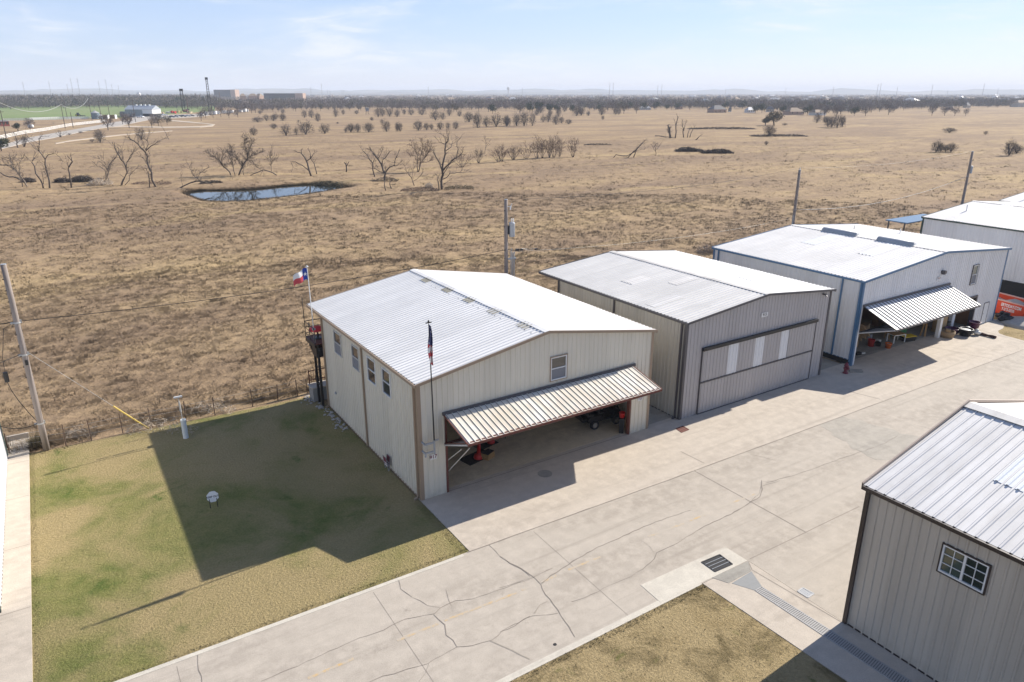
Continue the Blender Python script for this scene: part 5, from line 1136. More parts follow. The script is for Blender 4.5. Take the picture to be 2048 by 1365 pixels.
def tuss_mesh(P, per, lo, hi, w, spread, seed):
    r = np.random.default_rng(seed); n = len(P); sc = r.uniform(.55, 1.25, n); m = n*per; sc = np.repeat(sc, per); base = np.repeat(P, per, 0)
    a = r.uniform(0, 2*np.pi, m); rr = spread*np.sqrt(r.uniform(0, 1, m))*sc; base = base+np.stack([np.cos(a)*rr, np.sin(a)*rr, np.zeros(m)], 1)
    L = r.uniform(lo, hi, m)*sc; ln = np.clip(r.normal(.62, .22, m), .1, .96); wind = .35
    dx = np.cos(a)*ln-wind*.8; dy = np.sin(a)*ln-wind*.3; tip = base+np.stack([dx*L, dy*L, L*np.sqrt(np.maximum(1-ln**2, .12))], 1)
    b = r.uniform(0, np.pi, m); W = w*r.uniform(.6, 1.4, m)*sc; wv = np.stack([np.cos(b)*W, np.sin(b)*W, W*0], 1)
    return np.stack([base-wv, base+wv, tip], 1).reshape(-1, 3)
VV = []
def fade(P, d0, d1): d = np.hypot(P[:, 0]-CAMP[0], P[:, 1]-CAMP[1]); return P[rg.random(len(P)) > np.clip((d-d0)/(d1-d0), 0, 1)**.7]
VV.append(tuss_mesh(tussocks(19000, 40, 90, 0,0,0,0,0,.22), 20, .12, .30, .020, .36, 1))
VV.append(tuss_mesh(tussocks(20000, 85, 150, 0,0,0,0,0,.30), 12, .14, .34, .035, .45, 2))
VV.append(tuss_mesh(fade(tussocks(34000, 145, 420, 0,0,0,0,0,.34), 160, 420), 7, .16, .38, .07, .6, 3))
a = rg.uniform(0, len(PP), 5200); i0 = a.astype(int) % len(PP); f_ = (a-np.floor(a))[:, None]; E_ = PP[i0]*(1-f_)+PP[(i0+1) % len(PP)]*f_; dv = E_-np.array([26.5, 122.5]); E_ = E_+dv/np.linalg.norm(dv, axis=1)[:, None]*np.abs(rg.normal(.25, .55, len(E_)))[:, None]
VV.append(tuss_mesh(np.concatenate([E_, height(E_[:, 0], E_[:, 1])[:, None]-.03], 1), 5, .18, .55, .03, .25, 5))
x = rg.uniform(-17.5, 62, 1500); y = 17.1+rg.exponential(.7, 1500); k = keep(x, y); VV.append(tuss_mesh(np.stack([x[k], y[k], np.full(k.sum(), -.08)], 1), 22, .2, .62, .018, .28, 4))
V = np.concatenate(VV); go = npmesh('dry_grass', V, np.arange(len(V)).reshape(-1, 3), BLADES); tag(go, kind='stuff')
# ---- branch growing
def grow(mb, p, d, L, r, lev, q, minr=.012, up=.12, kink=.35):
    n = 3 if lev > 0 else 2; pts = [p]; rad = [r]; dd = d.copy()
    for i in range(n):
        dd = (dd+Vector((q.gauss(0, kink*.5), q.gauss(0, kink*.5), q.gauss(0, kink*.4)+up*.5))).normalized(); pts.append(pts[-1]+dd*(L/n)); rad.append(max(r*(1-.55*(i+1)/n), minr*.6))
    mb.tube(pts, rad, 5 if lev > 1 else 3, False)
    if lev > 0:
        for k in range(q.randint(3, 4)):
            t = q.uniform(.35, 1.0); i = min(int(t*n), n-1); bp = pts[i].lerp(pts[i+1], t*n-i)
            nd = (dd+Vector((q.gauss(0, .75), q.gauss(0, .75), q.gauss(.1, .5)))).normalized(); grow(mb, bp, nd, L*q.uniform(.45, .7), max(rad[i+1]*.7, minr), lev-1, q, minr, up, kink)
def traced(name, conv, base, limbs, label, cat='dead tree', mat=BARK, tw=.9, seed=0, r0=.22, twmat=BARK_D, lev=1, depth=.55):
    """limbs: (relative start radius, end radius, points). Each limb leans its own way in depth."""
    q = random.Random(seed+17); B = gpt(*conv(*base)); t = thing(name, B, label, cat); hz = Vector((HZ[0], HZ[1], 0)); cp = Vector(CAMP); dist = (B-cp).dot(hz); lat = Vector((HZ[1], -HZ[0], 0))
    def P(X, Y, k):
        d = Vector(ray(*conv(X, Y))); tt = dist/d.dot(hz); p = cp+d*tt-B; return p+hz*(k*abs(p.dot(lat))+.12*k*max(p.z, 0))
    trunk = MB(); tw_ = MB(); first = True; tips = []
    for i, (ra, rb, pts) in enumerate(limbs):
        k = 0 if i == 0 else q.uniform(-depth, depth); pp = [P(X, Y, 0 if j == 0 else k*min(1, j/2)) for j, (X, Y) in enumerate(pts)]
        if pp[0].z < .6: pp[0].z = min(pp[0].z, -.15)
        n = len(pp); rad = [r0*.66*(ra+(rb-ra)*j/(n-1)) for j in range(n)]
        # subdivide with small wander
        sp = [pp[0]]; sr = [rad[0]]
        for a, b, r1, r2 in zip(pp[:-1], pp[1:], rad[:-1], rad[1:]):
            mid = a.lerp(b, .5)+Vector((q.gauss(0, .06), q.gauss(0, .06), q.gauss(0, .05)))*(b-a).length; sp += [mid, b]; sr += [(r1+r2)/2, r2]
        trunk.tube(sp, sr, 7)
        if tw > 0:
            for a, b, r1 in zip(sp[1:-1], sp[2:], sr[1:-1]):
                L = (b-a).length
                for _ in range(int(L*tw*3.0+q.random())):
                    pt = a.lerp(b, q.random())
                    if pt.z < 1.2: continue
                    d = ((b-a).normalized()*.7+Vector((q.gauss(0, .7), q.gauss(0, .7), q.gauss(.25, .5)))).normalized(); grow(tw_, pt, d, q.uniform(.7, 1.9), max(r1*.3, .03), lev, q, .02)
            d = (sp[-1]-sp[-2]).normalized()
            for _ in range(2): grow(tw_, sp[-1], (d+Vector((q.gauss(0, .4), q.gauss(0, .4), q.gauss(.1, .3)))).normalized(), q.uniform(.8, 1.8), max(sr[-1]*.7, .03), lev, q, .02)
    trunk.build('trunk', mat, t, True)
    if tw_.v: tw_.build('crown', twmat, t)
    return t
cA = lambda X, Y: (X/5.851, 250+Y/5.851); cB = lambda X, Y: (350+X/5.851, 250+Y/5.851); cC = lambda X, Y: (700+X/5.851, 250+Y/5.851)
cD = lambda X, Y: (1000+X/3.938, 120+Y/3.938); cE = lambda X, Y: (1500+X/3.737, 120+Y/3.737); cF = lambda X, Y: (500+X/3.938, 120+Y/3.938)
traced('dead_tree', cA, (320,722), [(1,.55,[(320,722),(232,590),(130,480),(70,470),(5,470)]),(.7,.4,[(265,722),(235,600),(200,540),(150,500)]),(.5,.2,[(230,590),(215,480),(240,410)]),(.4,.2,[(130,480),(110,420),(60,400)]),(.4,.2,[(180,530),(160,430),(190,390)])], 'pale half-fallen leaning tree at the left end of the pond line', seed=1, tw=1.6, mat=M('pale_dead_bark', (.26,.215,.17), .3, 3, .9), r0=.24)
traced('fallen_trunk', cA, (230,640), [(.6,1,[(5,560),(110,612),(200,622),(260,660)]),(.5,.3,[(200,620),(300,640),(390,650)])], 'dark fallen trunk lying behind the pale leaning tree', 'fallen log', seed=2, tw=.3, r0=.3)
traced('dead_tree', cA, (505,742), [(1,.6,[(505,742),(470,640),(410,520),(375,440),(395,400)]),(.4,.3,[(395,400),(385,370)]),(.45,.3,[(375,440),(360,430)])], 'bare curved snag left of the tall forked tree', tw=.1, seed=3, r0=.24)
traced('dead_tree', cA, (580,742), [(1,.5,[(580,742),(545,540),(530,405),(460,310)]),(.5,.25,[(460,310),(470,230),(480,160),(530,130)]),(.35,.15,[(460,310),(380,270),(300,220)]),(.3,.15,[(470,230),(400,190),(330,160)]),(.5,.2,[(530,405),(560,350),(620,335),(670,385)]),(.35,.2,[(510,690),(500,560),(535,540)])], 'tall bare tree with a right-arching limb at the left of the pond line', seed=4, tw=.55, r0=.27)
traced('dead_tree', cA, (835,737), [(1,.8,[(835,737),(820,620),(800,520),(820,470),(850,430),(840,418)]),(.5,.3,[(800,520),(800,470),(805,450)])], 'hooked broken snag standing alone between leaning trees', tw=.05, seed=5, r0=.24)
traced('dead_tree', cA, (1200,702), [(1,.4,[(1195,702),(1240,560),(1280,470),(1350,390),(1370,350)]),(.8,.3,[(1265,702),(1255,610),(1275,500),(1290,430)]),(.4,.15,[(1240,560),(1190,500),(1130,480)]),(.4,.15,[(1260,520),(1220,430),(1180,400)])], 'pair of pale leaning stems above a brush pile', seed=6, tw=1.0, r0=.25, mat=bpy.data.materials['pale_dead_bark'])
traced('dead_tree', cA, (1420,707), [(1,.5,[(1420,707),(1445,640),(1475,500),(1410,400),(1370,320),(1345,260)]),(.55,.25,[(1475,500),(1490,430),(1520,360),(1560,320)]),(.4,.2,[(1430,430),(1425,370),(1415,290)]),(.4,.2,[(1480,440),(1545,320)]),(.4,.15,[(1450,690),(1510,600),(1570,520)])], 'forked bare tree with upswept limbs beside the brush pile', seed=7, tw=.7, r0=.3)
traced('dead_tree', cA, (1825,727), [(1,.45,[(1825,727),(1775,560),(1720,420),(1705,330),(1640,260),(1570,190),(1510,150)]),(.5,.2,[(1705,330),(1740,230),(1745,110)]),(.45,.2,[(1710,305),(1800,230),(1870,170)]),(.3,.15,[(1705,300),(1680,220)]),(.35,.25,[(1740,480),(1690,420),(1655,385)]),(.5,.4,[(1745,700),(1735,560)])], 'tall leaning bare tree with a high crooked crown left of the pond', seed=8, tw=.8, r0=.32)
traced('fallen_trunk', cB, (60,735), [(.7,.8,[(45,735),(180,680),(290,655),(380,685)]),(.4,.2,[(290,655),(230,600),(200,540),(180,500)]),(.3,.15,[(90,720),(75,640)]),(.3,.1,[(200,600),(300,540)])], 'fallen bare trunk sloping toward the left tip of the pond', 'fallen log', seed=9, tw=1.2, r0=.26)
traced('dead_tree', cB, (745,592), [(1,.4,[(745,592),(790,490),(850,400),(870,300),(900,220)]),(.5,.2,[(790,490),(740,420),(680,350)]),(.5,.2,[(830,410),(900,360),(980,335)]),(.8,.25,[(655,597),(600,510),(540,420),(480,370),(420,335)]),(.55,.2,[(705,592),(680,480),(640,390),(650,320)]),(.4,.2,[(805,582),(800,520)]),(.35,.15,[(850,400),(830,260),(840,170)]),(.35,.15,[(840,420),(900,420),(950,480)]),(.3,.15,[(540,420),(560,340),(620,320)])], 'broad many-stemmed bare tree with fine twigs directly behind the pond', seed=10, tw=1.9, r0=.3, lev=2)
traced('dead_tree', cB, (1125,547), [(1,.3,[(1125,547),(1122,440),(1125,330)]),(.5,.2,[(1122,480),(1085,400)]),(.5,.2,[(1124,470),(1165,400)])], 'slender twiggy young tree right of the broad pond tree', seed=11, tw=2.5, r0=.11)
traced('fallen_trunk', cB, (870,592), [(.5,.8,[(870,592),(960,560),(1030,528),(1100,545),(1190,592)]),(.4,.2,[(1030,530),(1000,575)])], 'arched fallen trunk touching the ground at both ends behind the pond', 'fallen log', seed=12, tw=.05, r0=.24)
traced('dead_tree', cB, (1595,602), [(1,.5,[(1595,602),(1550,450),(1510,370),(1480,335)]),(.55,.3,[(1550,420),(1615,345)]),(.4,.3,[(1585,400),(1580,320)]),(.5,.2,[(1570,540),(1490,470),(1420,430),(1370,425),(1395,490)])], 'broken trunk with drooping left branch on the far bank of the pond', seed=13, tw=.12, r0=.36)
traced('dead_tree', cB, (1660,577), [(1,.6,[(1660,577),(1630,460),(1595,410)]),(.5,.4,[(1630,460),(1632,435)])], 'slim leaning snag beside the broken trunk by the pond', seed=14, tw=.1, r0=.2)
traced('tree_stump', cB, (2005,552), [(1,.7,[(2005,552),(2005,480),(1980,440)]),(.7,.4,[(2010,480),(2040,430)]),(.5,.3,[(2005,480),(2003,430)])], 'short forked stump alone on the prairie right of the pond', 'stump', seed=15, tw=0, r0=.3)
traced('dead_tree', cC, (290,607), [(1,.4,[(290,607),(265,450),(200,350),(150,305)]),(.5,.25,[(265,450),(300,380),(275,330)]),(.35,.15,[(250,420),(180,380)])], 'slim forked bare tree left of the twin-limbed dark tree', seed=16, tw=.5, r0=.26)
traced('dead_tree', cC, (405,652), [(1,.7,[(405,652),(415,570),(380,500),(340,420),(270,330)]),(.5,.4,[(380,500),(390,400),(430,365)]),(.7,.3,[(415,560),(460,500),(515,480),(525,400),(545,370)]),(.35,.15,[(515,485),(580,450)]),(.5,.3,[(400,560),(350,550),(290,515)]),(.35,.15,[(330,390),(380,300)])], 'dark stout bare tree with two opposed elbow limbs right of the pond', seed=17, tw=.9, r0=.36)
traced('tree_stump', cC, (420,770), [(1,.6,[(420,772),(405,650)])], 'thin dead stake below the stout elbow-limbed tree', 'stump', seed=18, tw=0, r0=.18)
traced('tree_stump', cC, (480,750), [(1,.6,[(485,750),(472,655)])], 'short upright dead stem right of the thin stake', 'stump', seed=19, tw=0, r0=.17)
traced('bare_tree', cC, (800,552), [(1,.3,[(800,552),(825,450),(880,380),(940,280)]),(.6,.2,[(825,450),(830,350),(850,280),(845,230)]),(.7,.2,[(792,545),(795,380),(770,320),(720,250)]),(.4,.15,[(790,380),(740,360),(690,340)]),(.4,.15,[(840,440),(940,420)]),(.3,.15,[(860,400),(900,300),(910,250)])], 'round-topped reddish bare tree left of the tallest dead tree', 'bare tree', seed=20, tw=1.6, r0=.24, twmat=TWIG_R, lev=2)
traced('dead_tree', cC, (755,712), [(1,.3,[(755,712),(720,620),(660,540),(640,480)]),(.5,.2,[(740,660),(800,620),(830,590)]),(.4,.2,[(725,620),(735,520)])], 'small spindly V-shaped bare tree in front of the round-topped one', seed=21, tw=.7, r0=.15)
traced('dead_tree', cC, (1075,757), [(1.1,.5,[(1075,757),(1070,640),(1080,520),(1100,400),(1110,300),(1120,220)]),(.45,.2,[(1120,220),(1160,180),(1135,90)]),(.35,.15,[(1120,230),(1070,210),(1045,205)]),(.35,.2,[(1110,310),(1180,265),(1195,210)]),(.6,.45,[(1080,580),(1060,490),(1030,410),(1015,385)]),(.7,.25,[(1085,540),(1170,450),(1250,380),(1270,280),(1255,200)]),(.35,.15,[(1250,380),(1320,320)]),(.4,.2,[(1080,640),(1170,570),(1250,565),(1330,570)]),(.4,.2,[(1080,600),(1130,520),(1190,440)]),(.5,.35,[(1042,752),(1028,640)]),(.35,.2,[(1090,695),(1130,675)]),(.2,.1,[(1140,150),(1060,110)])], 'tallest dead tree, grey trunk with many bare limbs, right of the pond', seed=22, tw=.6, r0=.36)
q = random.Random(3)
def fan(conv, base, w, h, label, seed, n=7, r0=.10, tw=1.2, twmat=TWIG_R, name='bare_shrub', cat='bare shrub', mat=BARK_D):
    qq = random.Random(seed); X, Y = base; L = []
    for k in range(n):
        t = -1+2*k/(n-1)+qq.uniform(-.15,.15); hh = h*(1-.35*abs(t))*qq.uniform(.8,1.05); L.append((1, .35, [(X+t*w*.06, Y), (X+t*w*.26, Y-hh*.5), (X+t*w*.5, Y-hh)]))
    return traced(name, conv, base, L, label, cat, seed=seed, tw=tw, r0=r0, twmat=twmat, lev=1, mat=mat, depth=.8)
fan(cC, (1310,497), 180, 140, 'low fan-shaped bare shrub right of the tallest dead tree', 31)
fan(cC, (1505,447), 90, 130, 'dark bushy-footed bare shrub under the small high sapling', 32, twmat=BARK_D)
traced('bare_tree', cC, (1578,342), [(1,.3,[(1578,342),(1590,250),(1582,180)]),(.5,.2,[(1590,250),(1632,200)])], 'small bare sapling standing behind the bushy-footed shrub', 'bare tree', seed=33, tw=1.0, r0=.14)
fan(cC, (1740,437), 160, 130, 'wide bare shrub growing around a dark stump', 34)
traced('tree_stump', cC, (1745,400), [(1,.8,[(1745,430),(1745,310)])], 'dark upright stump inside the wide bare shrub', 'stump', seed=35, tw=0, r0=.18)
fan(cC, (1915,407), 110, 110, 'bare shrub midway along the pond-line thicket', 36)
gl = 'reddish bare upright shrub in the row beyond the transformer pole'
for k, (X, Y, w_, h_) in enumerate([(15,802,80,110),(105,787,70,80),(210,782,110,110),(295,777,90,165),(335,773,70,150),(390,772,60,150),(425,770,100,165),(470,762,60,140),(575,767,80,155)]): tag(fan(cD, (X, Y), w_, h_, gl, 40+k, 6, .10, 1.3), group='row of reddish bare shrubs')
traced('fallen_trunk', cD, (1045,770), [(.8,.4,[(1050,770),(1075,710),(1130,650)]),(.8,.5,[(1005,765),(1040,735),(1110,670)]),(.6,.6,[(880,800),(908,745),(1000,755),(1050,730)]),(.3,.2,[(1060,730),(1140,705)])], 'dark uprooted tree lying with two raised stems mid prairie', 'fallen tree', seed=50, tw=.5, r0=.32)
traced('bare_tree', cD, (1226,757), [(1,.3,[(1226,757),(1224,710),(1228,665)]),(.5,.3,[(1224,720),(1205,690)]),(.5,.3,[(1225,715),(1250,685)])], 'small lone bare tree right of the uprooted tree', 'bare tree', seed=51, tw=1.4, r0=.16)
traced('dead_tree', cD, (1340,617), [(1.4,.9,[(1342,617),(1335,570),(1330,530)]),(.5,.3,[(1338,590),(1325,560)])], 'thick vine-covered snag at the left of the five snags', seed=52, tw=1.5, r0=.55)
traced('dead_tree', cD, (1380,617), [(1,.35,[(1380,617),(1385,520),(1402,455),(1395,440)]),(.4,.3,[(1386,530),(1380,490)])], 'tallest of the five snags, with a bent tip', seed=53, tw=.3, r0=.42)
traced('dead_tree', cD, (1447,612), [(1,.4,[(1447,612),(1445,540),(1435,485)]),(.6,.3,[(1446,560),(1460,500)])], 'forked snag in the middle of the five snags', seed=54, tw=.8, r0=.38)
traced('dead_tree', cD, (1475,612), [(1,.5,[(1475,612),(1480,580),(1492,545)])], 'shorter slanting snag right of the forked one', seed=55, tw=.2, r0=.3)
traced('dead_tree', cD, (1495,612), [(1,.4,[(1495,612),(1508,570),(1528,530)])], 'rightmost slanting snag of the five', seed=56, tw=.3, r0=.3)
traced('fallen_trunk', cD, (1560,630), [(1,.5,[(1540,632),(1560,615),(1568,606)]),(.8,.4,[(1220,600),(1290,605),(1340,608)])], 'dark stub and log lying around the five snags', 'fallen log', seed=57, tw=.4, r0=.4)
traced('dead_tree', cA, (1975,165), [(1,.4,[(1975,168),(1945,105),(1905,40)])], 'lone slanting pole-like snag above the pond trees', seed=58, tw=.15, r0=.2)
traced('dead_tree', cA, (212,268), [(1,.4,[(212,268),(200,190),(180,130)]),(.5,.2,[(205,210),(250,170)]),(.5,.2,[(205,210),(170,170)])], 'bare roadside tree with a straight trunk at far left', seed=59, tw=1.6, r0=.34)
fan(cA, (285,258), 90, 110, 'twiggy roadside thicket beside the straight bare roadside tree', 60, 8, .16, 1.5, BARK_D)
fan(cA, (705,145), 70, 60, 'small leafless shrub at the edge of the pale road', 61, 6, .16, 1.0, BARK_D)
# ---- brush heaps and dark thickets (twig masses with their own real depth)
def thicket(name, conv, X0, X1, Y, h, label, cat, mat, n=700, depth=2.5, seed=0, w=.03, group=None):
    r = np.random.default_rng(seed); p0 = gpt(*conv(X0, Y)); p1 = gpt(*conv(X1, Y)); c = (p0+p1)/2; ax = np.array([(p1-p0).x, (p1-p0).y, 0]); ln = np.linalg.norm(ax); ax /= ln; pr = np.array([-ax[1], ax[0], 0])
    s = r.uniform(-.5, .5, n); prof = np.sqrt(np.maximum(1-(2*s)**2, 0))*(.6+.4*vnoise(s*ln, s*0+seed, 2.2, seed)); zz = r.uniform(0, 1, n)**1.3*h*prof
    P = s[:, None]*ln*ax+r.normal(0, .35, n)[:, None]*depth*pr; P[:, 2] = zz
    d = r.normal(0, 1, (n, 3)); d[:, 2] = np.abs(d[:, 2])*.6; d /= np.linalg.norm(d, axis=1)[:, None]; L = r.uniform(.5, 1.4, n)*min(1.5, max(h, .7))*.55
    b = r.normal(0, 1, (n, 3)); b /= np.linalg.norm(b, axis=1)[:, None]; b *= w*r.uniform(.6, 1.6, n)[:, None]; tip = P+d*L[:, None]; P2 = P-d*L[:, None]*.3; P2[:, 2] = np.maximum(P2[:, 2], -.1)
    V = np.stack([P2-b, P2+b, tip], 1).reshape(-1, 3); o = npmesh(name, V, np.arange(3*n).reshape(-1, 3), mat); o.location = (c.x, c.y, gz(c.x, c.y)); return tag(o, label, cat, group)
thicket('brush_pile', cA, 1050, 1310, 700, 2.0, 'pile of pale broken branches under the leaning stems', 'brush pile', BARK_P, 420, 2.2, 1, .05)
thicket('thicket', cA, 250, 410, 672, 1.1, 'dark low thicket behind the pale leaning tree', 'thicket', BARK_D, 900, 1.5, 2, .05)
thicket('thicket', cA, 650, 820, 672, 1.2, 'dark hollow thicket left of the hooked snag', 'thicket', BARK_D, 900, 1.5, 3, .05)
thicket('thicket', cA, 830, 1090, 665, 1.7, 'long dark thicket right of the hooked snag', 'thicket', BARK_D, 1300, 2, 4, .05)
thicket('thicket', cB, 1600, 2040, 735, 1.3, 'dark green-brown scrub on the right bank of the pond', 'thicket', CROWN_OAK, 1500, 2, 5, .05)
thicket('thicket', cB, 300, 560, 765, .8, 'dark scrub along the left rear bank of the pond', 'thicket', BARK_D, 900, 1.0, 6, .04)
thicket('thicket', cC, 230, 560, 660, 1.1, 'tangled brush around the foot of the stout elbow-limbed tree', 'thicket', BARK_D, 800, 2, 7, .03)
thicket('brush_pile', cC, 880, 970, 735, 1.3, 'heap of bleached branches left of the tallest dead tree', 'brush pile', BARK_P, 200, 1.5, 8, .045)
thicket('thicket', cC, 1110, 1450, 745, 1.0, 'olive scrub right of the tallest dead tree', 'thicket', CROWN_OAK, 700, 2.5, 9, .03)
thicket('thicket', cC, 600, 1040, 770, .8, 'low grey weeds in front of the tallest dead tree', 'thicket', TWIG_R, 900, 2.5, 10, .03)
thicket('thicket', cA, 1560, 2000, 690, .9, 'low grey weeds between the tall leaning tree and the pond', 'thicket', TWIG_R, 700, 2.5, 12, .03)
thicket('brush_pile', cD, 1385, 1600, 722, 1.6, 'long dark debris heap on the right prairie, left half', 'debris heap', BARK_D, 1600, 3, 13, .09)
thicket('brush_pile', cD, 1590, 1830, 736, 1.5, 'long dark debris heap on the right prairie, right half with pale bits', 'debris heap', BARK_D, 1600, 3, 14, .09)
thicket('thicket', cD, 1480, 2010, 546, 1.3, 'dark curved line of scrub beyond the five snags', 'thicket', BARK_D, 2200, 4, 15, .10)
thicket('thicket', cE, 0, 420, 572, 1.2, 'dark ditch scrub below the brown-leaved oak clump', 'thicket', BARK_D, 1500, 4, 16, .10)
thicket('thicket', cD, 660, 880, 672, .8, 'low dark scrub line left of the uprooted tree', 'thicket', BARK_D, 700, 2, 17, .06)
thicket('brush_pile', lambda X, Y: (X, Y), 255, 395, 862, .75, 'tangle of pale dead stalks beyond the fence near the yellow guard', 'brush', BARK_P, 420, .9, 18, .012)
thicket('brush_pile', lambda X, Y: (X, Y), 385, 470, 822, .7, 'tangle of pale dead stalks beyond the fence right of the white pipe', 'brush', BARK_P, 320, .9, 19, .012)
thicket('brush_pile', lambda X, Y: (X, Y), 130, 190, 872, .6, 'grey dead stalks beyond the fence near the far left pole', 'brush', M('grey_stalks', (.26,.22,.18), .3, 3, .9), 300, .8, 20, .012)
thicket('thicket', lambda X, Y: (X, Y), 1395, 1470, 505, 1.2, 'grey leafless scrub behind the roof of hangar 915', 'thicket', M('pale_grey_twigs', (.22,.18,.155), .3, 3, .9), 900, 2, 21, .02)
# ---- mid-distance shrubs and small trees: one of each kind, then copies
def crown_tris(n, rx, rz, zc, w, r, L=(.18,.4), fill=.35, droop=0.0):
    d = r.normal(0, 1, (n, 3)); d /= np.linalg.norm(d, axis=1)[:, None]; rad = r.uniform(fill, 1, n)**.6; P = d*rad[:, None]*np.array([rx, rx, rz]); P *= (1+.34*np.sin(d[:, :1]*4+d[:, 1:2]*5+r.uniform(0, 6))*np.cos(d[:, 2:]*3+r.uniform(0, 6)))
    P[:, 2] += zc; P[:, 2] = np.maximum(P[:, 2], zc-rz*.9); dd = d*np.array([.8, .8, .5])+r.normal(0, .45, (n, 3)); dd[:, 2] += .55-droop; dd /= np.linalg.norm(dd, axis=1)[:, None]
    ll = r.uniform(L[0], L[1], n); b = r.normal(0, 1, (n, 3)); b /= np.linalg.norm(b, axis=1)[:, None]; b *= w*r.uniform(.5, 1.5, n)[:, None]; T = P+dd*ll[:, None]
    return np.stack([P-b, P+b, T], 1).reshape(-1, 3)
def kind_shrub(k, dense, stemmed=True):
    """unit-height shrub: stems + twig crown, children of an Empty"""
    r = np.random.default_rng(100+k); qq = random.Random(100+k); t = bpy.data.objects.new('bare_shrub', None); COL.objects.link(t); m = MB()
    for s in range(9):
        a = qq.uniform(0, 6.28); w_ = qq.uniform(.15,.42); m.tube([(0,0,-.03), (.12*math.cos(a), .12*math.sin(a), .3), (w_*math.cos(a), w_*math.sin(a), qq.uniform(.7,.98))], [.026,.018,.006], 4, False)
    m.build('stem', BARK_D, t); V = crown_tris(int(dense*1.7), .5, .5, .47, .0075, r, (.14,.32), .15); npmesh('crown', V, np.arange(len(V)).reshape(-1, 3), CROWN_DK, t); return t
SK = [kind_shrub(k, d) for k, d in enumerate((520, 700, 420, 620))]; used_k = [False]*4
def place_shrub(conv, X, Y, w, h, sc, lab, grp, k=None):
    p = gpt(*conv(X, Y)); d = (p-Vector(CAMP)).length; mpp = d/FPX; k = rnd.randrange(4) if k is None else k; W = w/sc*mpp; H = h/sc*mpp; Wy = W*rnd.uniform(.75, 1.3)
    if not used_k[k]: o = SK[k]; used_k[k] = True; o.location = p; o.rotation_euler = (0,0,rnd.uniform(0,6)); o.scale = (W, Wy, H)
    else: o = dup(SK[k], p, rnd.uniform(0,6), (W, Wy, H))
    tag(o, lab, 'shrub', grp); return o
l1 = 'dark rounded leafless shrub in the row across the middle of the prairie'; l2 = 'dark leafless shrub scattered between the prairie row and the woodland'; l3 = 'leafless shrub in the clumps right of centre on the prairie'
for X, Y, w_, h_ in [(30,597,60,58),(190,547,50,40),(285,599,85,82),(365,592,40,55),(440,589,110,92),(590,582,78,68),(755,574,25,40),(795,572,52,62),(850,572,46,62),(935,572,72,68),(1040,502,30,32),(1075,567,68,82),(1160,565,32,66),(1182,565,36,66),(1325,557,72,72),(1390,554,46,52),(1430,552,32,46),(1500,550,52,56),(1560,547,42,52),(1620,547,46,56)]: place_shrub(cF, X, Y, w_, h_, 3.938, l1, 'row of shrubs across the prairie')
for X, Y, w_, h_ in [(60,492,75,38),(130,482,52,46),(185,482,42,46),(205,470,50,45),(260,482,36,52),(430,457,36,56),(485,460,46,62),(535,487,42,62),(678,452,46,62),(735,432,26,36),(1010,452,62,72),(1045,447,40,60),(1100,447,62,62),(1160,452,42,52),(1215,432,30,40),(1270,437,52,46),(1355,437,72,46),(1460,477,78,72),(1520,475,36,60),(1570,442,52,52),(1650,447,36,42),(1725,492,78,72),(960,480,30,25),(690,505,20,14),(380,490,16,14),(80,430,30,30),(260,425,30,35),(840,430,30,30)]: place_shrub(cF, X, Y, w_, h_, 3.938, l2, 'shrubs scattered on the far prairie')
for c_, X, Y, w_, h_ in [(cF,1790,537,72,112),(cF,1940,527,112,92),(cF,2020,527,52,82),(cF,1860,530,60,80),(cD,60,522,62,72),(cD,130,522,50,90),(cD,190,522,64,104),(cD,255,522,64,104),(cD,340,492,52,52),(cD,380,492,46,62),(cD,440,512,62,72),(cD,485,502,42,52),(cD,540,507,52,36),(cD,460,447,48,62),(cD,605,442,64,72),(cD,640,440,50,60),(cD,695,442,32,36),(cD,800,437,44,62),(cD,810,472,22,30),(cD,910,432,34,46),(cD,935,432,34,46),(cD,290,440,40,50),(cD,395,445,36,45),(cD,320,420,50,50),(cD,510,410,40,40)]: place_shrub(c_, X, Y, w_, h_, 3.938, l3, 'shrub clumps right of centre')
l4 = 'sparse leafless shrub on the open right-hand prairie'
for X, Y, w_, h_ in [(500,472,50,62),(580,505,50,70),(610,508,60,80),(650,510,60,85),(688,505,40,75),(560,470,40,40),(145,572,80,72),(1390,692,64,72),(1425,690,44,52),(1460,692,34,46),(1500,692,54,56),(1935,717,70,92),(1990,700,70,50),(1490,545,60,30),(1760,560,26,22),(260,490,40,14),(120,640,24,30)]: place_shrub(cE, X, Y, w_, h_, 3.737, l4, 'sparse shrubs on the right prairie')
place_shrub(cA, 1175, 210, 115, 125, 5.851, 'dense brown bush with a dark foot right of the pale track at left', None, 1)
place_shrub(cA, 1080, 205, 50, 32, 5.851, 'small dark shrub touching the dense brown bush', None, 2)
place_shrub(cA, 810, 122, 40, 20, 5.851, 'low dark scrub at the road edge', None, 2); place_shrub(cA, 945, 98, 40, 18, 5.851, 'low dark scrub further along the road edge', None, 3)
place_shrub(cA, 1655, 180, 95, 120, 5.851, 'round twiggy shrub behind the tall leaning tree', None, 0)
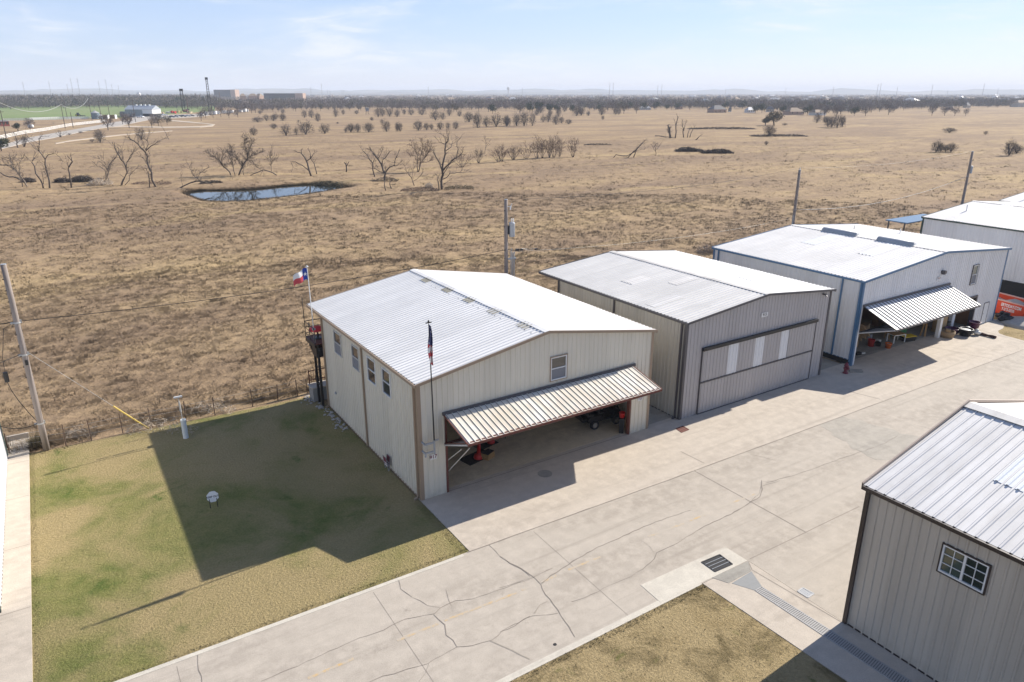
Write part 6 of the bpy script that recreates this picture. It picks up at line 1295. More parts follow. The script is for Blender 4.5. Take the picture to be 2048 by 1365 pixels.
# leafy clumps
def leafy(name, loc, W, H, n, mat, label, cat, seed, trunk=True, L=.35, w=.09):
    t = thing(name, loc, label, cat); r = np.random.default_rng(seed); qq = random.Random(seed)
    if trunk:
        m = MB()
        for s in range(3): a = qq.uniform(0, 6.28); m.tube([(0,0,-.1), (W*.08*math.cos(a), W*.08*math.sin(a), H*.35), (W*.25*math.cos(a), W*.25*math.sin(a), H*.7)], [H*.035, H*.025, H*.01], 6, False)
        m.build('trunk', BARK, t)
    V = []
    for s in range(7):
        a = qq.uniform(0, 6.28); rr = W*.5*qq.uniform(.1, .7); c = np.array([math.cos(a)*rr, math.sin(a)*rr, H*qq.uniform(.42, .78)]); v = crown_tris(n//7, W*.24, H*.2, 0, w, r, (L*.5, L), .4, .4); V.append(v+c)
    V = np.concatenate(V); npmesh('crown', V, np.arange(len(V)).reshape(-1, 3), mat, t); return t
p = gpt(*cE(180,492)); leafy('oak_tree', p, 11.5, 9.2, 2100, CROWN_OAK, 'brown-leaved spreading tree alone on the right prairie', 'tree', 3, L=.9, w=.22)
p = gpt(*cE(115,492)); leafy('oak_tree', p, 6.0, 5.4, 1100, CROWN_OAK, 'smaller brown-leaved tree left of the spreading one', 'tree', 4, L=.8, w=.2)
p = gpt(*cA(20,310)); leafy('evergreen_bush', p, 6.0, 4.6, 1300, CROWN_EVG, 'dense green bush cut by the left edge near the road', 'bush', 5, L=.7, w=.16)
p = gpt(*cA(215,80)); leafy('evergreen_tree', p, 4.6, 4.8, 1100, CROWN_EVG, 'small green conifer on the grass behind the white rail fence', 'tree', 6, L=.6, w=.16)
# ================================================================ FAR LAND: FARM, WOODLAND, TOWN
far = lambda u, v: gnd(u, v, -.05)
def mpp(p): return (p-Vector(CAMP)).length/FPX
def fsheet(name, px, mat, z, kind='structure'):
    P = [far(*q) for q in px]; m = MB(); m.prism([(p.x, p.y) for p in P], z-.3, z); a = sum((P[i].x*P[(i+1) % len(P)].y-P[(i+1) % len(P)].x*P[i].y) for i in range(len(P)))
    o = m.build(name, mat); return tag(o, kind=kind)
fsheet('pasture', [(-60,242.5),(-60,213),(240,211.5),(330,213),(430,213),(430,222),(310,232),(240,236),(150,238.5),(60,241)], PASTURE, .15)
fsheet('road', [(-60,311),(10.5,297),(58.6,285),(105,277),(152,267),(200,257.5),(240,253),(262,248),(300,240),(400,234),(392,231),(300,236.5),(258,241),(229,245),(200,250.7),(176,255),(117,265.5),(58.6,276),(11.7,289),(-60,304)], ASPH, .12)
fsheet('track', [(205,256),(252,252.3),(329,254.2),(400,253.3),(424,250.8),(412,248.5),(380,246),(340,242.5),(345,241),(385,244.3),(430,249.5),(425,253.5),(400,255.5),(329,256.6),(252,254.6)], DIRT, .09)
fsheet('track', [(110,287),(140,281.5),(190,275.5),(240,270),(300,265),(345,262),(345,263),(300,266.3),(240,271.5),(190,277.5),(140,283.5),(112,288.5)], DIRT, .05)
fsheet('yard', [(264,239.5),(330,238),(395,234.5),(420,231.5),(400,229),(330,230.5),(262,233)], ASPH, .14)
# rail fences
def rail_fence(px, h, label, nposts=46, rails=3):
    P = [far(*q) for q in px]; t = thing('rail_fence', P[0], label, 'fence'); Ls = [0]
    for a, b in zip(P[:-1], P[1:]): Ls.append(Ls[-1]+(b-a).length)
    def at(s):
        for i in range(len(P)-1):
            if s <= Ls[i+1]+1e-6: return P[i].lerp(P[i+1], (s-Ls[i])/(Ls[i+1]-Ls[i]))-P[0]
        return P[-1]-P[0]
    m = MB()
    for k in range(rails):
        z = h*(k+.7)/rails
        for i in range(len(P)-1): a, b = P[i]-P[0], P[i+1]-P[0]; m.beam((a.x,a.y,z), (b.x,b.y,z), .06, .26)
    m.build('rail', WHITE, t); proto = None
    for k in range(nposts):
        p = at(Ls[-1]*k/(nposts-1))
        if proto is None: q = MB(); q.bx(-.09,.09,-.09,.09,0,h+.12); proto = q.build('post', WHITE, t)
        else: proto2 = proto.copy(); COL.objects.link(proto2); proto2.parent = t; proto2.location = (p.x, p.y, 0)
    return t
rail_fence([(-30,286),(0,279.6),(47,269),(94,262),(140,253),(213,244.5)], 1.7, 'long white three-rail fence along the upper side of the pale road')
rail_fence([(7,242.6),(60,241.5),(117,240),(176,238.6)], 1.8, 'second white rail fence between brown grass and the green pasture', 36)
rail_fence([(60,240.2),(120,238.2),(185,237.8)], 1.6, 'pale rail fence behind the second white one by the grain bin', 24)
# roadside poles
for k, (bu, bv, tu, tv, lab) in enumerate([(12.9,277,0,221,'wooden roadside pole nearest the left edge'),(130.7,257.3,120.7,209,'roadside pole in front of the white rail fence, carrying a cross-arm'),(135,239,128,200,'roadside pole beyond the white fence in the pasture edge'),(146.5,255.6,142,225,'short stub pole right of the cross-armed roadside pole'),(184.6,242.7,178.7,198,'roadside pole just left of the grain bin'),(204.5,245.6,197.5,201,'roadside pole at the end of the white fence'),(221.5,243.9,213.9,202,'roadside pole in front of the brown containers'),(271.5,245.4,262,199,'roadside pole in front of the big grey barn'),(386,219,384,196,'thin pole right of the scrapyard'),(355,224,352,205,'thin pole standing in the scrapyard')]):
    p = far(bu, bv); h = pole_top(p, tu, tv); t = thing('utility_pole', p, lab, 'utility pole'); m = MB(); m.tube([(0,0,0),(0,0,h)], [.22,.15], 6); m.build('pole', BARK_D, t)
    if h > 10: m = MB(); m.beam((-1.4*HZ[1],1.4*HZ[0],h-.7),(1.4*HZ[1],-1.4*HZ[0],h-.7),.16,.16); m.build('cross_arm', BARK_D, t)
def fcable(a, b, sag): pass
pa, pb, pc = far(12.9,277), far(130.7,257.3), far(184.6,242.7)
for a, ha, b, hb, lab in ((pa,15.5,pb,13,'pale sagging line between the two nearest roadside poles'),(pb,13,pc,15.5,'pale sagging line from the cross-armed pole to the grain-bin pole')): cable('power_line', (a.x,a.y,ha), (b.x,b.y,hb), 4.0, .09, WIRE_W, lab, 14)
def simple_house(name, p, w, d, h, rh, wall, roof, label, cat='house', group=None, rz=None, wins=True, flat=False):
    t = thing(name, p, label, cat, -YAW+rnd.uniform(-.5,.5) if rz is None else rz, group); x, y = w/2, d/2; m = MB(); m.bx(-x,x,-y,y,-.3,h)
    m.build('wall', wall, t); r = MB()
    if flat: r.bx(-x-.2,x+.2,-y-.2,y+.2,h+.01,h+rh)
    else:
        e = .35
        r.add([(-x-e,-y-e,h-.05),(x+e,-y-e,h-.05),(x+e,y+e,h-.05),(-x-e,y+e,h-.05),(-x*.45,0,h+rh),(x*.45,0,h+rh)], [(0,1,5,4),(1,2,5),(2,3,4,5),(3,0,4),(3,2,1,0)])
    r.build('roof', roof, t)
    if wins:
        for k in range(3): g = MB(); xx = -x+(k+.5)*w/3; g.bx(xx-.55,xx+.55,-y-.05,-y+.02,1.0,2.3); g.build('window', GLASS_DK, t)
    return t
p = far(6,252.5); simple_house('shed', p, 6, 5, 2.8, .8, M('red_barn_board', (.22,.05,.035), .2, 1, .8), RROOF[0], 'dark red shed at the left edge above the pale road', 'shed', None, .3)
t = thing('tank', far(62,256.5), 'small white rounded tank on the brown grass behind the rail fence', 'tank', -.5); m = MB(); m.tube([(-1.6,0,1.0),(-1.3,0,1.0),(1.3,0,1.0),(1.6,0,1.0)], [.3,.95,.95,.3], 12); m.build('shell', WHITE, t, True); m = MB(); m.bx(-1.1,-.8,-.6,.6,0,.3); m.bx(.8,1.1,-.6,.6,0,.3); m.build('saddle', GREYP, t)
t = thing('grain_bin', far(192,238.5), 'blue-grey round grain bin with conical roof beside the pasture', 'grain bin'); m = MB(); m.lathe([(3.0,0),(3.0,4.6)], n=24); m.build('wall', M('blue_grey_steel', (.16,.22,.26), .15, .8, .5, .3), t); m = MB(); m.lathe([(3.15,4.6),(.5,6.0),(.5,6.3),(.001,6.4)], n=24); m.build('roof', STEEL, t)
t = thing('silo', far(202,238.3), 'short pale tank right of the grain bin', 'tank'); m = MB(); m.lathe([(1.7,0),(1.7,2.6),(.001,3.6)], n=16); m.build('shell', WHITE, t)
for u, v, lab in ((209.5,238.2,'brown shipping container left of the two'),(224.5,237.8,'brown shipping container right of the two')):
    t = thing('shipping_container', far(u,v), lab, 'container', -YAW); m = MB(); m.bx(-2.7,2.7,-1.3,1.3,.1,2.9); m.build('body', M('ochre_container', (.17,.12,.035), .2, 1, .7), t, bevel=.05); m = MB(); m.bx(2.71,3.3,-1.35,1.35,0,3.0); m.build('door', WHITE, t)
t = thing('tractor', far(158,233.5), 'dark tractor with mower parked at the edge of the pasture', 'tractor', -YAW+.2); m = MB(); m.bx(-2.4,1.2,-.9,.9,.7,1.9); m.bx(-1.3,.4,-.85,.85,1.9,3.2); m.bx(1.3,5.0,-1,1,.4,1.0); m.build('body', CARCOL[2], t, bevel=.08)
for x, r in ((-1.5,.9),(.9,.6),(4.2,.4)):
    for y in (-1,1): wheel(t, x, y, r, r, .4, YEL, 12)
# barn
p = far(288,233.5); t = thing('barn', p, 'big grey metal barn with white gable end and roof vents at far left', 'barn', -YAW-.12)
m = MB(); m.bx(-13,3,-6,7,0,6.0); m.build('wall', M('grey_barn_wall', (.27,.30,.32), .1, .4, .6), t); m = MB(); m.bx(3.01,12,-6,7,2.5,6.2); m.build('white_wall', WHITE, t); m = MB(); m.bx(3.02,11.9,-5.9,6.9,0,2.49); m.build('bay', BLACKM, t)
m = MB(); m.add([(-13.4,-6.4,5.9),(12.3,-6.4,5.9),(12.3,7.4,5.9),(-13.4,7.4,5.9),(-13.4,.5,9.2),(12.3,.5,9.2)], [(0,1,5,4),(2,3,4,5),(1,2,5),(3,0,4)]); m.build('roof', M('grey_barn_roof', (.36,.39,.42), .1, .3, .5), t)
for x in (-6,-2,2,6): m = MB(); m.bx(x-.8,x+.8,0,1.2,8.9,9.9); m.build('roof_vent', WHITE, t)
m = MB(); m.bx(-18,-13.1,-6,4,0,4.2); m.build('lean_to', M('blue_grey_lean_to', (.20,.24,.27), .1, .3, .6), t)
# cars at the yard
cl = [(281,236.6,0,True,1.2,'white pickup parked before the barn at far left'),(319,236.5,0,False,1.1,'white car near the bushes in the scrapyard'),(344,236,2,False,1.1,'dark car at the left end of the parked row'),(352,235.6,1,True,1.1,'silver pickup second in the parked row'),(360,235,2,False,1.1,'dark car third in the parked row'),(367,234.6,3,False,1.1,'dark blue car fourth in the parked row'),(376,234,1,False,1.0,'silver car fifth in the parked row'),(384,233.6,2,False,1.0,'dark car at the right end of the parked row'),(263,236.2,3,False,1.1,'dark car in the shade of the barn lean-to'),(310,235,2,True,1.1,'dark pickup beside the white end of the barn')]
for u, v, c, pk, s_, lab in cl:
    o = car(far(u, v)+Vector((0,0,.2)), -YAW+rnd.uniform(-.3,.9), CARCOL[c], lab, 'cars in the scrapyard', pk); o.scale = (s_,)*3
# trailers
for k, u in enumerate((404,412,421,429,437,448,455,464,482,489,494)):
    p = far(u, 231.8-.085*(u-404)+rnd.uniform(-.2,.2)); t = thing('trailer', p, 'white box trailer in the row at the edge of the woodland', 'trailer', -YAW+rnd.uniform(-.3,.3), 'white trailers by the woodland'); s_ = rnd.uniform(.8,1.25); m = MB(); m.bx(-1.9*s_,1.9*s_,-1.2,1.2,.5,2.9*s_); m.build('body', WHITE, t, bevel=.1); m = MB(); m.bx(-1.2,1.2,-1.1,1.1,.05,.5); m.build('chassis', BLACKM, t)
# scrap heaps
for k, (u, v, w_, h_, mt, lab) in enumerate([(322,229,7,3.2,M('tan_scrap', (.42,.32,.2), .3, .5, .9),'tan heap in the scrapyard left of the red machine'),(338,227.5,6,3.0,WHITE_D,'white sheet-covered heap in the scrapyard'),(349,228,4,3.4,RED,'red machine cab in the scrapyard'),(358,226,6,2.6,M('ochre_scrap', (.5,.36,.17), .3, .5, .9),'ochre heap right of the red machine'),(372,225,5,3.6,RUST,'rusty stack of steel under the dark mast'),(379,227,7,2.4,M('cream_scrap', (.55,.46,.3), .2, .5, .9),'cream coloured pile under the dark mast'),(331,231.5,5,1.8,GREYP,'grey scrap along the scrapyard edge')]):
    t = thing('scrap_heap', far(u, v), lab, 'scrap heap', rnd.uniform(0,3)); m = MB()
    for j in range(9): m.box((rnd.uniform(-w_/2,w_/2), rnd.uniform(-2,2), h_*rnd.uniform(.15,.5)), (w_*rnd.uniform(.2,.5), rnd.uniform(.8,2), h_*rnd.uniform(.3,.8)), rnd.uniform(0,3), rnd.uniform(-.3,.3))
    m.build('pieces', mt, t)
# masts and cranes
def lattice(u, v, tu, tv, w0, w1, label, mat, name='lattice_mast', head=True):
    p = far(u, v); h = pole_top(p, tu, tv); t = thing(name, p, label, 'mast'); m = MB(); n = 12
    for a in range(4):
        sx, sy = ((-1,-1),(1,-1),(1,1),(-1,1))[a]; m.beam((sx*w0,sy*w0,0),(sx*w1,sy*w1,h),.28,.28); sx2, sy2 = ((1,-1),(1,1),(-1,1),(-1,-1))[a]
        for k in range(n):
            f0, f1 = k/n, (k+1)/n; r0, r1 = w0+(w1-w0)*f0, w0+(w1-w0)*f1; m.beam((sx*r0,sy*r0,h*f0),(sx2*r1,sy2*r1,h*f1),.16,.16)
    m.build('frame', mat, t)
    if head: m = MB(); m.bx(-w1-.5,w1+.5,-w1-.5,w1+.5,h,h+2.6); m.build('head', BLACKM, t)
    return t
lattice(421,222,417,160, 1.6, .8, 'tallest dark lattice mast rising above the scrapyard', BLACKM); lattice(368,223,368,183, 1.5, 1.2, 'thick dark lattice mast in the scrapyard', BLACKM)
for u, v, tu, tv, lab in ((417,214,409,189,'pale crane boom leaning left beside the tallest mast'),(444,213,440,185,'reddish crane boom right of the tallest mast'),(376,221,375,196,'thin dark post with a round top in the scrapyard')):
    p = far(u, v); h = pole_top(p, tu, tv); t = thing('crane_boom', p, lab, 'crane'); dx = (tu-u)*mpp(p)+h*.08; m = MB(); m.tube([(0,0,0),(dx*HZ[1],-dx*HZ[0],h)], [.5,.3], 5); m.build('boom', STEEL if 'pale' in lab else RUST, t); m = MB(); m.bx(-1.5,1.5,-1.2,1.2,0,1.8); m.build('base', BLACKM, t)
t = thing('deer_stand', far(735,229.5), 'grey raised box blind on legs among the prairie shrubs', 'blind'); m = MB(); m.bx(-1.2,1.2,-1.2,1.2,3.2,6.0); m.build('cabin', M('grey_blind', (.25,.26,.27), .1, 1, .8), t); m = MB(); m.bx(-1.4,1.4,-1.4,1.4,6.01,6.3); m.build('roof', GREYP, t)
for x,y in ((-1,-1),(1,-1),(-1,1),(1,1)): m = MB(); m.beam((x*1.25,y*1.25,0),(x*.9,y*.9,3.2),.2,.2); m.build('leg', BARK_D, t)
# two brick blocks
def at_d(u, d):
    r_ = ray(u, 186); h = math.hypot(r_[0], r_[1]); return Vector((CAMP[0]+r_[0]/h*d, CAMP[1]+r_[1]/h*d, -.05))
def block(u0, u1, vt, d, dep, label, frac=.8, brick_side=True):
    p = at_d((u0+u1)/2, d); k = d/FPX*1.03; W = (u1-u0)*k; H = 19.5+(186-vt)*k; t = thing('office_block', p, label, 'building', -YAW+.05); m = MB(); xs = -W/2+W*frac
    m.bx(-W/2,xs-.1,0,dep,0,H); m.build('wall', FACADE_SHADE, t); m = MB(); m.bx(xs,W/2,-1,dep+1,0,H+1); m.build('brick_wing', BRICK, t); m = MB()
    for r_ in range(5):
        for c in range(14): m.bx(-W/2+W*(.09+c*.049),-W/2+W*(.09+c*.049)+W*.028,-.25,-.02,H*(.12+r_*.175),H*(.12+r_*.175)+H*.10)
    m.build('window', BLACKM, t); m = MB(); m.bx(-W/2-.3,xs-.11,-.3,dep+.3,H+.01,H+.8); m.build('parapet', TRIM_DK, t); return t
block(431,467,181.5,2500,40,'dark block with brick wing on the horizon right of the tallest mast',.78); block(532,600,187.5,1900,30,'long dark brick-ended block on the horizon, wider of the two',.80)
for u, v, w_, lab in ((485,190,9,'pink brick house left of the long dark block'),(518,189,10,'cream and brown house between the two dark blocks'),(505,193,14,'long low white roof between the two dark blocks')):
    p = at_d(u, 1500); k = 1500/FPX; simple_house('brick_house', p, w_*k, 12, 14-(190-v)*k*0, 4, HWALL[1], RROOF[1], lab, 'house', None, None, False)
t = thing('water_tower', at_d(1016.5, 5200), 'tiny pale water tower on the right horizon', 'water tower'); m = MB(); m.lathe([(3,0),(3,36),(9,42),(10,50),(6,56),(.001,58)], n=14); m.build('tank', GREYP, t)
# transmission poles
proto = None
for u, vt, d in [(49.5,169.5,2600),(101.6,168,2600),(137,172,2600),(146,163,2400),(159.5,163,2300),(200.6,167,2600),(215,164.5,2500),(225.5,172,2900),(238.7,174,3000),(644,170,2400),(655,180.5,3000),(660,180.5,3000),(684,181,3000),(688,181,3000),(857,174.5,2700),(1045,177,2900),(1201,187,3000),(1205,187,3000),(1219,168,2300),(1226,168,2300),(1315,173,2600),(1323,171,2600),(1451,179,3000),(1571,178,2900),(1666,176,2800),(1754,171.5,2500),(1759.6,170,2500),(1793.6,176,2800),(1863,173,2700),(1965.6,171.5,2600),(1895,182,3200),(1995,179,3000),(622,176,2800)]:
    p = at_d(u, d); H = 19.5+(186-vt)*d/FPX
    if proto is None:
        proto = thing('transmission_pole', p, 'thin grey steel power pole rising above the horizon woodland', 'power pole'); m = MB(); m.tube([(0,0,0),(0,0,1)], [.8,.45], 6); m.build('shaft', GREYP, proto); m = MB()
        for z in (.93,.86,.79): m.beam((-2.6,0,z),(2.6,0,z),.35,.006)
        m.build('arm', GREYP, proto); o = proto
    else: o = dup(proto, p)
    o.rotation_euler = (0,0,rnd.uniform(-.4,.4)); o.scale = (1,1,H); o['group'] = 'power poles on the horizon'
# houses among the trees
for k, (u, v, w_, h_, wi, ri, lab) in enumerate([(750,206,18,8,0,1,'tan-roofed house in the trees above the middle prairie row'),(886,212,21,12,1,1,'brick house half hidden above the prairie, left of centre'),(1292,216,20,5,2,2,'long low white building at the far edge of the prairie'),(1360,215,12,11,1,0,'house with one steep pale roof slope right of the long white building'),(1437,220.5,28,13,1,0,'large grey-roofed house with steep gables at the prairie edge'),(1463,219,6,6,2,0,'tiny white outbuilding right of the large grey-roofed house'),(1503,220,15,9,2,2,'white house with pale roof left of the dark evergreen trees'),(1544,218.5,13,9,0,0,'grey-roofed house behind the brown-leaved tree'),(1592,223,29,12,1,1,'tan-roofed brick house right of the brown-leaved tree'),(1640,223.5,24,8,2,1,'long low white-windowed house at the right prairie edge'),(1695,216,21,9,0,0,'house with dark roof and white gable at right'),(1972,206,24,4,2,2,'long bright-roofed shed in the trees at far right'),(1939,209,10,8,0,0,'small grey house left of the bright-roofed shed'),(1848,201,19,7,0,0,'greenish roof among the trees at right'),(1905,213,10,6,1,1,'little brick house below the trees at right'),(2034,204,13,7,1,1,'brick house at the right edge of the view'),(397,196,15,6,0,2,'cream building beside the tallest mast'),(256,198,6,6,2,0,'white gabled house in the woods, left of the pair'),(271,198,5,6,2,0,'white gabled house in the woods, right of the pair'),(277,191,6,6,2,2,'pale house higher up behind the pair of white gables'),(358,196,7,5,1,1,'brown-roofed house in the woods left of the tallest mast')]):
    d = min(19.5*FPX/max(v-186, 6), 2600); p = at_d(u, d); K = d/FPX; simple_house('house', p, w_*K, min(w_*K*.7, 14), max(h_*K*.45, 2.6)+(19.5-(v-186)*K if v < 194 else 0), h_*K*.55, HWALL[wi], RROOF[ri], lab)
hp = None
for k in range(190):
    u = rnd.uniform(0, 2048); d = rnd.uniform(1300, 5600); s_ = rnd.uniform(.8, 1.8)
    kk = k % 6
    if k < 6: hp = hp or []; hp.append(simple_house('house', at_d(u, d), 14, 10, 6.2, 3.4, HWALL[kk % 3], RROOF[(kk*2+1) % 3], 'small distant roof among the suburban trees near the horizon', 'house', 'distant roofs near the horizon', None, False)); o = hp[-1]
    else: o = dup(hp[kk], at_d(u, d))
    o.rotation_euler = (0,0,rnd.uniform(0,3)); o.scale = (s_, s_, rnd.uniform(.9,1.25))
# ---- woodland
EDGE = [(-80,212),(0,212),(240,211),(330,213),(420,215),(470,219),(500,221.5),(620,217.5),(760,219),(900,221),(1000,221),(1060,219),(1180,220),(1250,221),(1300,217),(1420,216.5),(1500,217.5),(1560,221),(1640,222.5),(1700,222),(1760,218),(1850,214),(1950,210.5),(2048,208),(2130,207)]
def edge_d(u):
    for (a, va), (b, vb) in zip(EDGE[:-1], EDGE[1:]):
        if a <= u <= b: v = va+(vb-va)*(u-a)/(b-a); return 19.5*FPX/(v-186)
    return 900
KT = []
def kind_tree(k, mat, n, rx, w, evg=False):
    r = np.random.default_rng(300+k); qq = random.Random(k); m = MB(); m.tube([(0,0,-.02),(qq.uniform(-.03,.03),0,.3),(qq.uniform(-.06,.06),.02,.6)], [.022,.017,.008], 5, False)
    for s in range(5): a = qq.uniform(0,6.28); m.tube([(0,0,qq.uniform(.15,.35)),(.16*math.cos(a),.16*math.sin(a),.5),(.3*math.cos(a),.3*math.sin(a),.78)], [.012,.009,.004], 3, False)
    V = [crown_tris(n//5, rx*.55, .24, 0, w, r, (.08,.2), .3)+np.array([math.cos(a)*rx*.5, math.sin(a)*rx*.5, z]) for a, z in [(qq.uniform(0,6.28), qq.uniform(.42,.75)) for _ in range(5)]]; V = np.concatenate(V); o = len(m.v)
    m.v += [tuple(x) for x in V]; m.f += [(o+3*i, o+3*i+1, o+3*i+2) for i in range(len(V)//3)]; m.m += [1]*(len(V)//3); ob = m.build('evergreen_tree' if evg else 'bare_tree', [BARK_D, mat]); return ob
KT = [kind_tree(k, CROWN_BARE, 520, .40, .012) for k in range(4)]+[kind_tree(7, CROWN_EVG, 600, .42, .03, True), kind_tree(8, CROWN_OAK, 520, .42, .022)]
usedT = [False]*6
def far_tree(u, d, H, k, lab, grp):
    o = KT[k] if not usedT[k] else KT[k].copy()
    if usedT[k]: COL.objects.link(o)
    usedT[k] = True; o.location = at_d(u, d); o.scale = (H*rnd.uniform(.9,1.3), H*rnd.uniform(.9,1.3), H); o.rotation_euler = (0,0,rnd.uniform(0,6.28)); tag(o, lab, 'tree', grp)
lb = 'leafless grey-brown tree in the front of the woodland bordering the prairie'; le = 'dark evergreen tree in the woodland bordering the prairie'
for i in range(205):
    u = -10+2070*(i+rnd.random())/205; d = edge_d(u)*rnd.uniform(1.0, 1.16); k = rnd.choice((0,1,2,3,0,1,2,3,5)); H = (9.8 if 430 < u < 1000 else 11.5 if u < 430 else 8.6)*rnd.uniform(.7,1.15)
    if 1180 < u < 1620 and rnd.random() < .35: k = 4
    far_tree(u, d, H, k, le if k == 4 else lb, 'evergreens of the woodland edge' if k == 4 else 'front trees of the woodland')
for u, v, H, k in [(1100,222,9,4),(1115,222,8,4),(1145,222,8,4),(1060,223,10,4),(1078,222,11,4),(1230,223,11,1),(1250,224,12,2),(1275,223,10,3),(1040,224,11,1),(985,224,9,4),(1738,224,9,2),(1784,222,10,1),(1872,222,10,2),(1898,222,9,3),(1918,222,8,2),(1940,222,7,1),(1515,221,8,4),(1528,221,9,4),(1570,222,8,4),(1620,224,9,4),(1655,226,9,2),(1680,226,10,3),(1715,224,8,4)]:
    far_tree(u, 19.5*FPX/(v-186), H, k, ('dark evergreen tree standing just in front of the woodland' if k == 4 else 'bare tree standing just in front of the woodland'), 'trees standing out before the woodland'+(', evergreen' if k == 4 else ''))
for u, v, H, k in [(203,246,9,1),(247,243,9,2),(293,243.5,8,3),(307,241,7,5),(45,246,7,0),(325,239,6,5),(395,233,8,2),(405,228,9,1),(420,228,9,3),(436,227,9,0),(452,229,8,2),(470,228,8,1),(235,237,8,3)]:
    far_tree(u, 19.5*FPX/(v-186), H, k, 'leafless tree near the farm buildings and scrapyard at left', 'trees about the farm and scrapyard')
r = np.random.default_rng(77); VB = [[], [], []]
def mass(n, dlo, dhi, H, ntri, wmul, wid):
    for i in range(n):
        u = r.uniform(-60, 2110); e = edge_d(u); lo = max(e*1.1, dlo); d = math.sqrt(r.uniform(lo**2, max(dhi, lo*1.2)**2)); p = at_d(u, d); h = H*r.uniform(.6, 1.15); k = 0 if r.random() < .72 else (1 if r.random() < .45 else 2)
        if u < 430: h *= 1.4
        V = crown_tris(ntri, h*wid, h*.42, h*.55, h*.05*wmul, r, (h*.15, h*.35), .5); VB[k].append(V+np.array(p))
mass(3600, 700, 1300, 9.6, 64, .8, .8); mass(3000, 1250, 2400, 9.5, 40, 1.1, 1.0); mass(3400, 2300, 4400, 8.5, 26, 1.9, 1.8); mass(3600, 4200, 8200, 9.5, 16, 3.6, 4.5)
for k, (mt, nm) in enumerate(((CROWN_BARE,'woodland'),(CROWN_EVG,'woodland'),(CROWN_OAK,'woodland'))):
    V = np.concatenate(VB[k]); tag(npmesh(nm, V, np.arange(len(V)).reshape(-1, 3), mt), kind='stuff')
# ================================================================ CAMERA, LIGHT, AIR
sc = bpy.context.scene
cam = bpy.data.cameras.new('camera'); co = bpy.data.objects.new('camera', cam); COL.objects.link(co)
co.location = CAMP; co.rotation_euler = (R(90)-PITCH, 0, -YAW); cam.sensor_width = 36; cam.lens = FPX/2048*36; cam.clip_start = .5; cam.clip_end = 40000
sc.camera = co
SUN = Vector((1.64, .09, 1.0)).normalized()
sl = bpy.data.lights.new('sun', 'SUN'); so = bpy.data.objects.new('sun', sl); COL.objects.link(so)
sl.energy = 4.9; sl.angle = R(.53); sl.color = (1.0, .93, .83); so.rotation_euler = SUN.to_track_quat('Z', 'Y').to_euler(); so.location = (60, 0, 80)
wd = bpy.data.worlds.new('World'); sc.world = wd; wd.use_nodes = True; nt = wd.node_tree; N, L = nt.nodes, nt.links
bg = N['Background']; sky = N.new('ShaderNodeTexSky'); sky.sky_type = 'NISHITA'; sky.sun_disc = False
sky.sun_elevation = math.asin(SUN.z); sky.sun_rotation = math.atan2(SUN.x, SUN.y); sky.air_density = 1.0; sky.dust_density = 0.0; sky.ozone_density = 1.2
tc = N.new('ShaderNodeTexCoord'); mp = N.new('ShaderNodeMapping'); mp.inputs['Location'].default_value = (1.3, .4, .2); mp.inputs['Scale'].default_value = (1, 1, 5.5); mp.inputs['Rotation'].default_value = (0, R(4), R(20)); L.new(tc.outputs['Generated'], mp.inputs[0])
cl = noise(nt, mp.outputs[0], 3.4, 7, .58, .44, .70, .5); cl2 = noise(nt, mp.outputs[0], 9, 6, .6, .40, .72, 1.2)
mm = N.new('ShaderNodeMath'); mm.operation = 'MULTIPLY'; L.new(cl, mm.inputs[0]); L.new(cl2, mm.inputs[1])
ad = N.new('ShaderNodeMath'); ad.operation = 'MULTIPLY_ADD'; L.new(cl, ad.inputs[0]); ad.inputs[1].default_value = .35; L.new(mm.outputs[0], ad.inputs[2]); ad.use_clamp = True
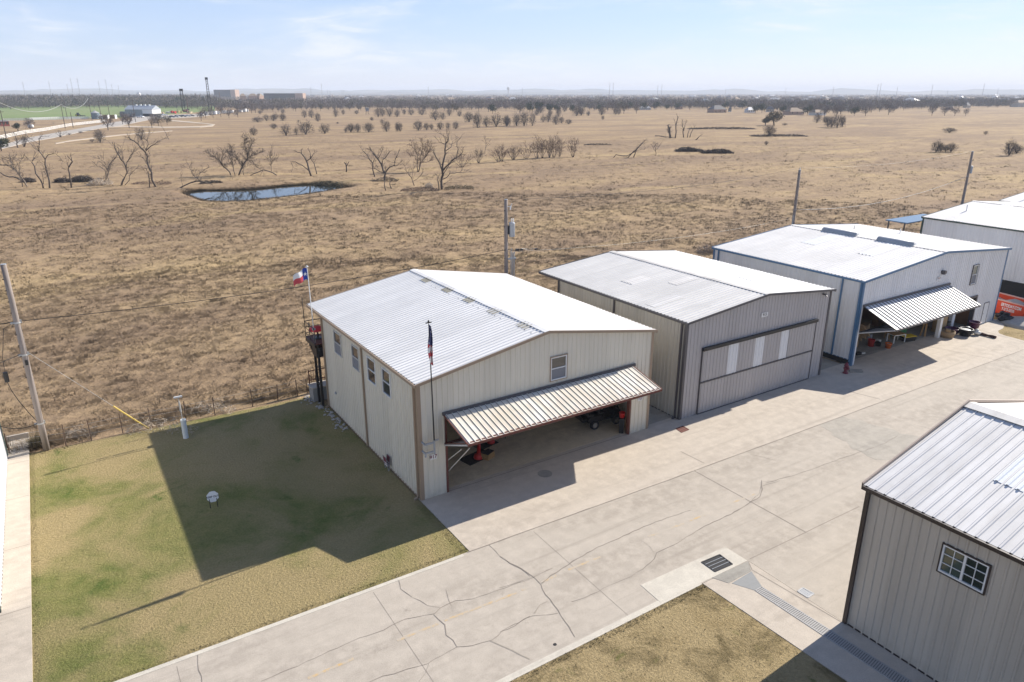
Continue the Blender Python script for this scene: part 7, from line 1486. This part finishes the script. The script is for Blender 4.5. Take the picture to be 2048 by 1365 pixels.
e2 = N.new('ShaderNodeSeparateXYZ'); L.new(tc.outputs['Generated'], e2.inputs[0]); e3 = N.new('ShaderNodeMapRange'); e3.inputs[1].default_value = .2; e3.inputs[2].default_value = .5; e3.inputs[3].default_value = .75; e3.inputs[4].default_value = .12; L.new(e2.outputs[2], e3.inputs[0])
cm = N.new('ShaderNodeMath'); cm.operation = 'MULTIPLY'; L.new(e3.outputs[0], cm.inputs[1]); L.new(ad.outputs[0], cm.inputs[0])
sx = N.new('ShaderNodeSeparateXYZ'); L.new(tc.outputs['Generated'], sx.inputs[0]); el = N.new('ShaderNodeMapRange'); el.interpolation_type = 'SMOOTHSTEP'; el.inputs[1].default_value = .14; el.inputs[2].default_value = .5; el.inputs[3].default_value = .58; el.inputs[4].default_value = .06; L.new(sx.outputs[2], el.inputs[0])
veil = mixc(nt, el.outputs[0], mixc(nt, 1.0, sky.outputs[0], (1.0, .94, 1.05), 'MULTIPLY'), (3.5, 4.75, 7.3)); L.new(mixc(nt, cm.outputs[0], veil, (6.8, 7.0, 7.4)), bg.inputs[0]); bg.inputs[1].default_value = .085
HAZE = True
if HAZE:
    hz = MB(); hz.bx(-13000, 13000, -13000, 13000, -8, 110); hm = bpy.data.materials.new('air_haze'); hm.use_nodes = True; n2 = hm.node_tree; n2.nodes.clear()
    out = n2.nodes.new('ShaderNodeOutputMaterial'); pv = n2.nodes.new('ShaderNodeVolumePrincipled'); pv.inputs['Color'].default_value = (.74, .83, .97, 1); pv.inputs['Density'].default_value = .000145; pv.inputs['Anisotropy'].default_value = .0
    n2.links.new(pv.outputs[0], out.inputs['Volume']); ho = hz.build('haze', hm); tag(ho, kind='stuff'); ho.display_type = 'BOUNDS'
sc.render.engine = 'CYCLES'; sc.cycles.use_denoising = True
sc.cycles.max_bounces = 10; sc.cycles.diffuse_bounces = 7; sc.cycles.volume_bounces = 1
sc.view_settings.view_transform = 'Standard'; sc.view_settings.look = 'None'; sc.view_settings.exposure = .75; sc.view_settings.gamma = 1; sc.view_settings.use_curve_mapping = False
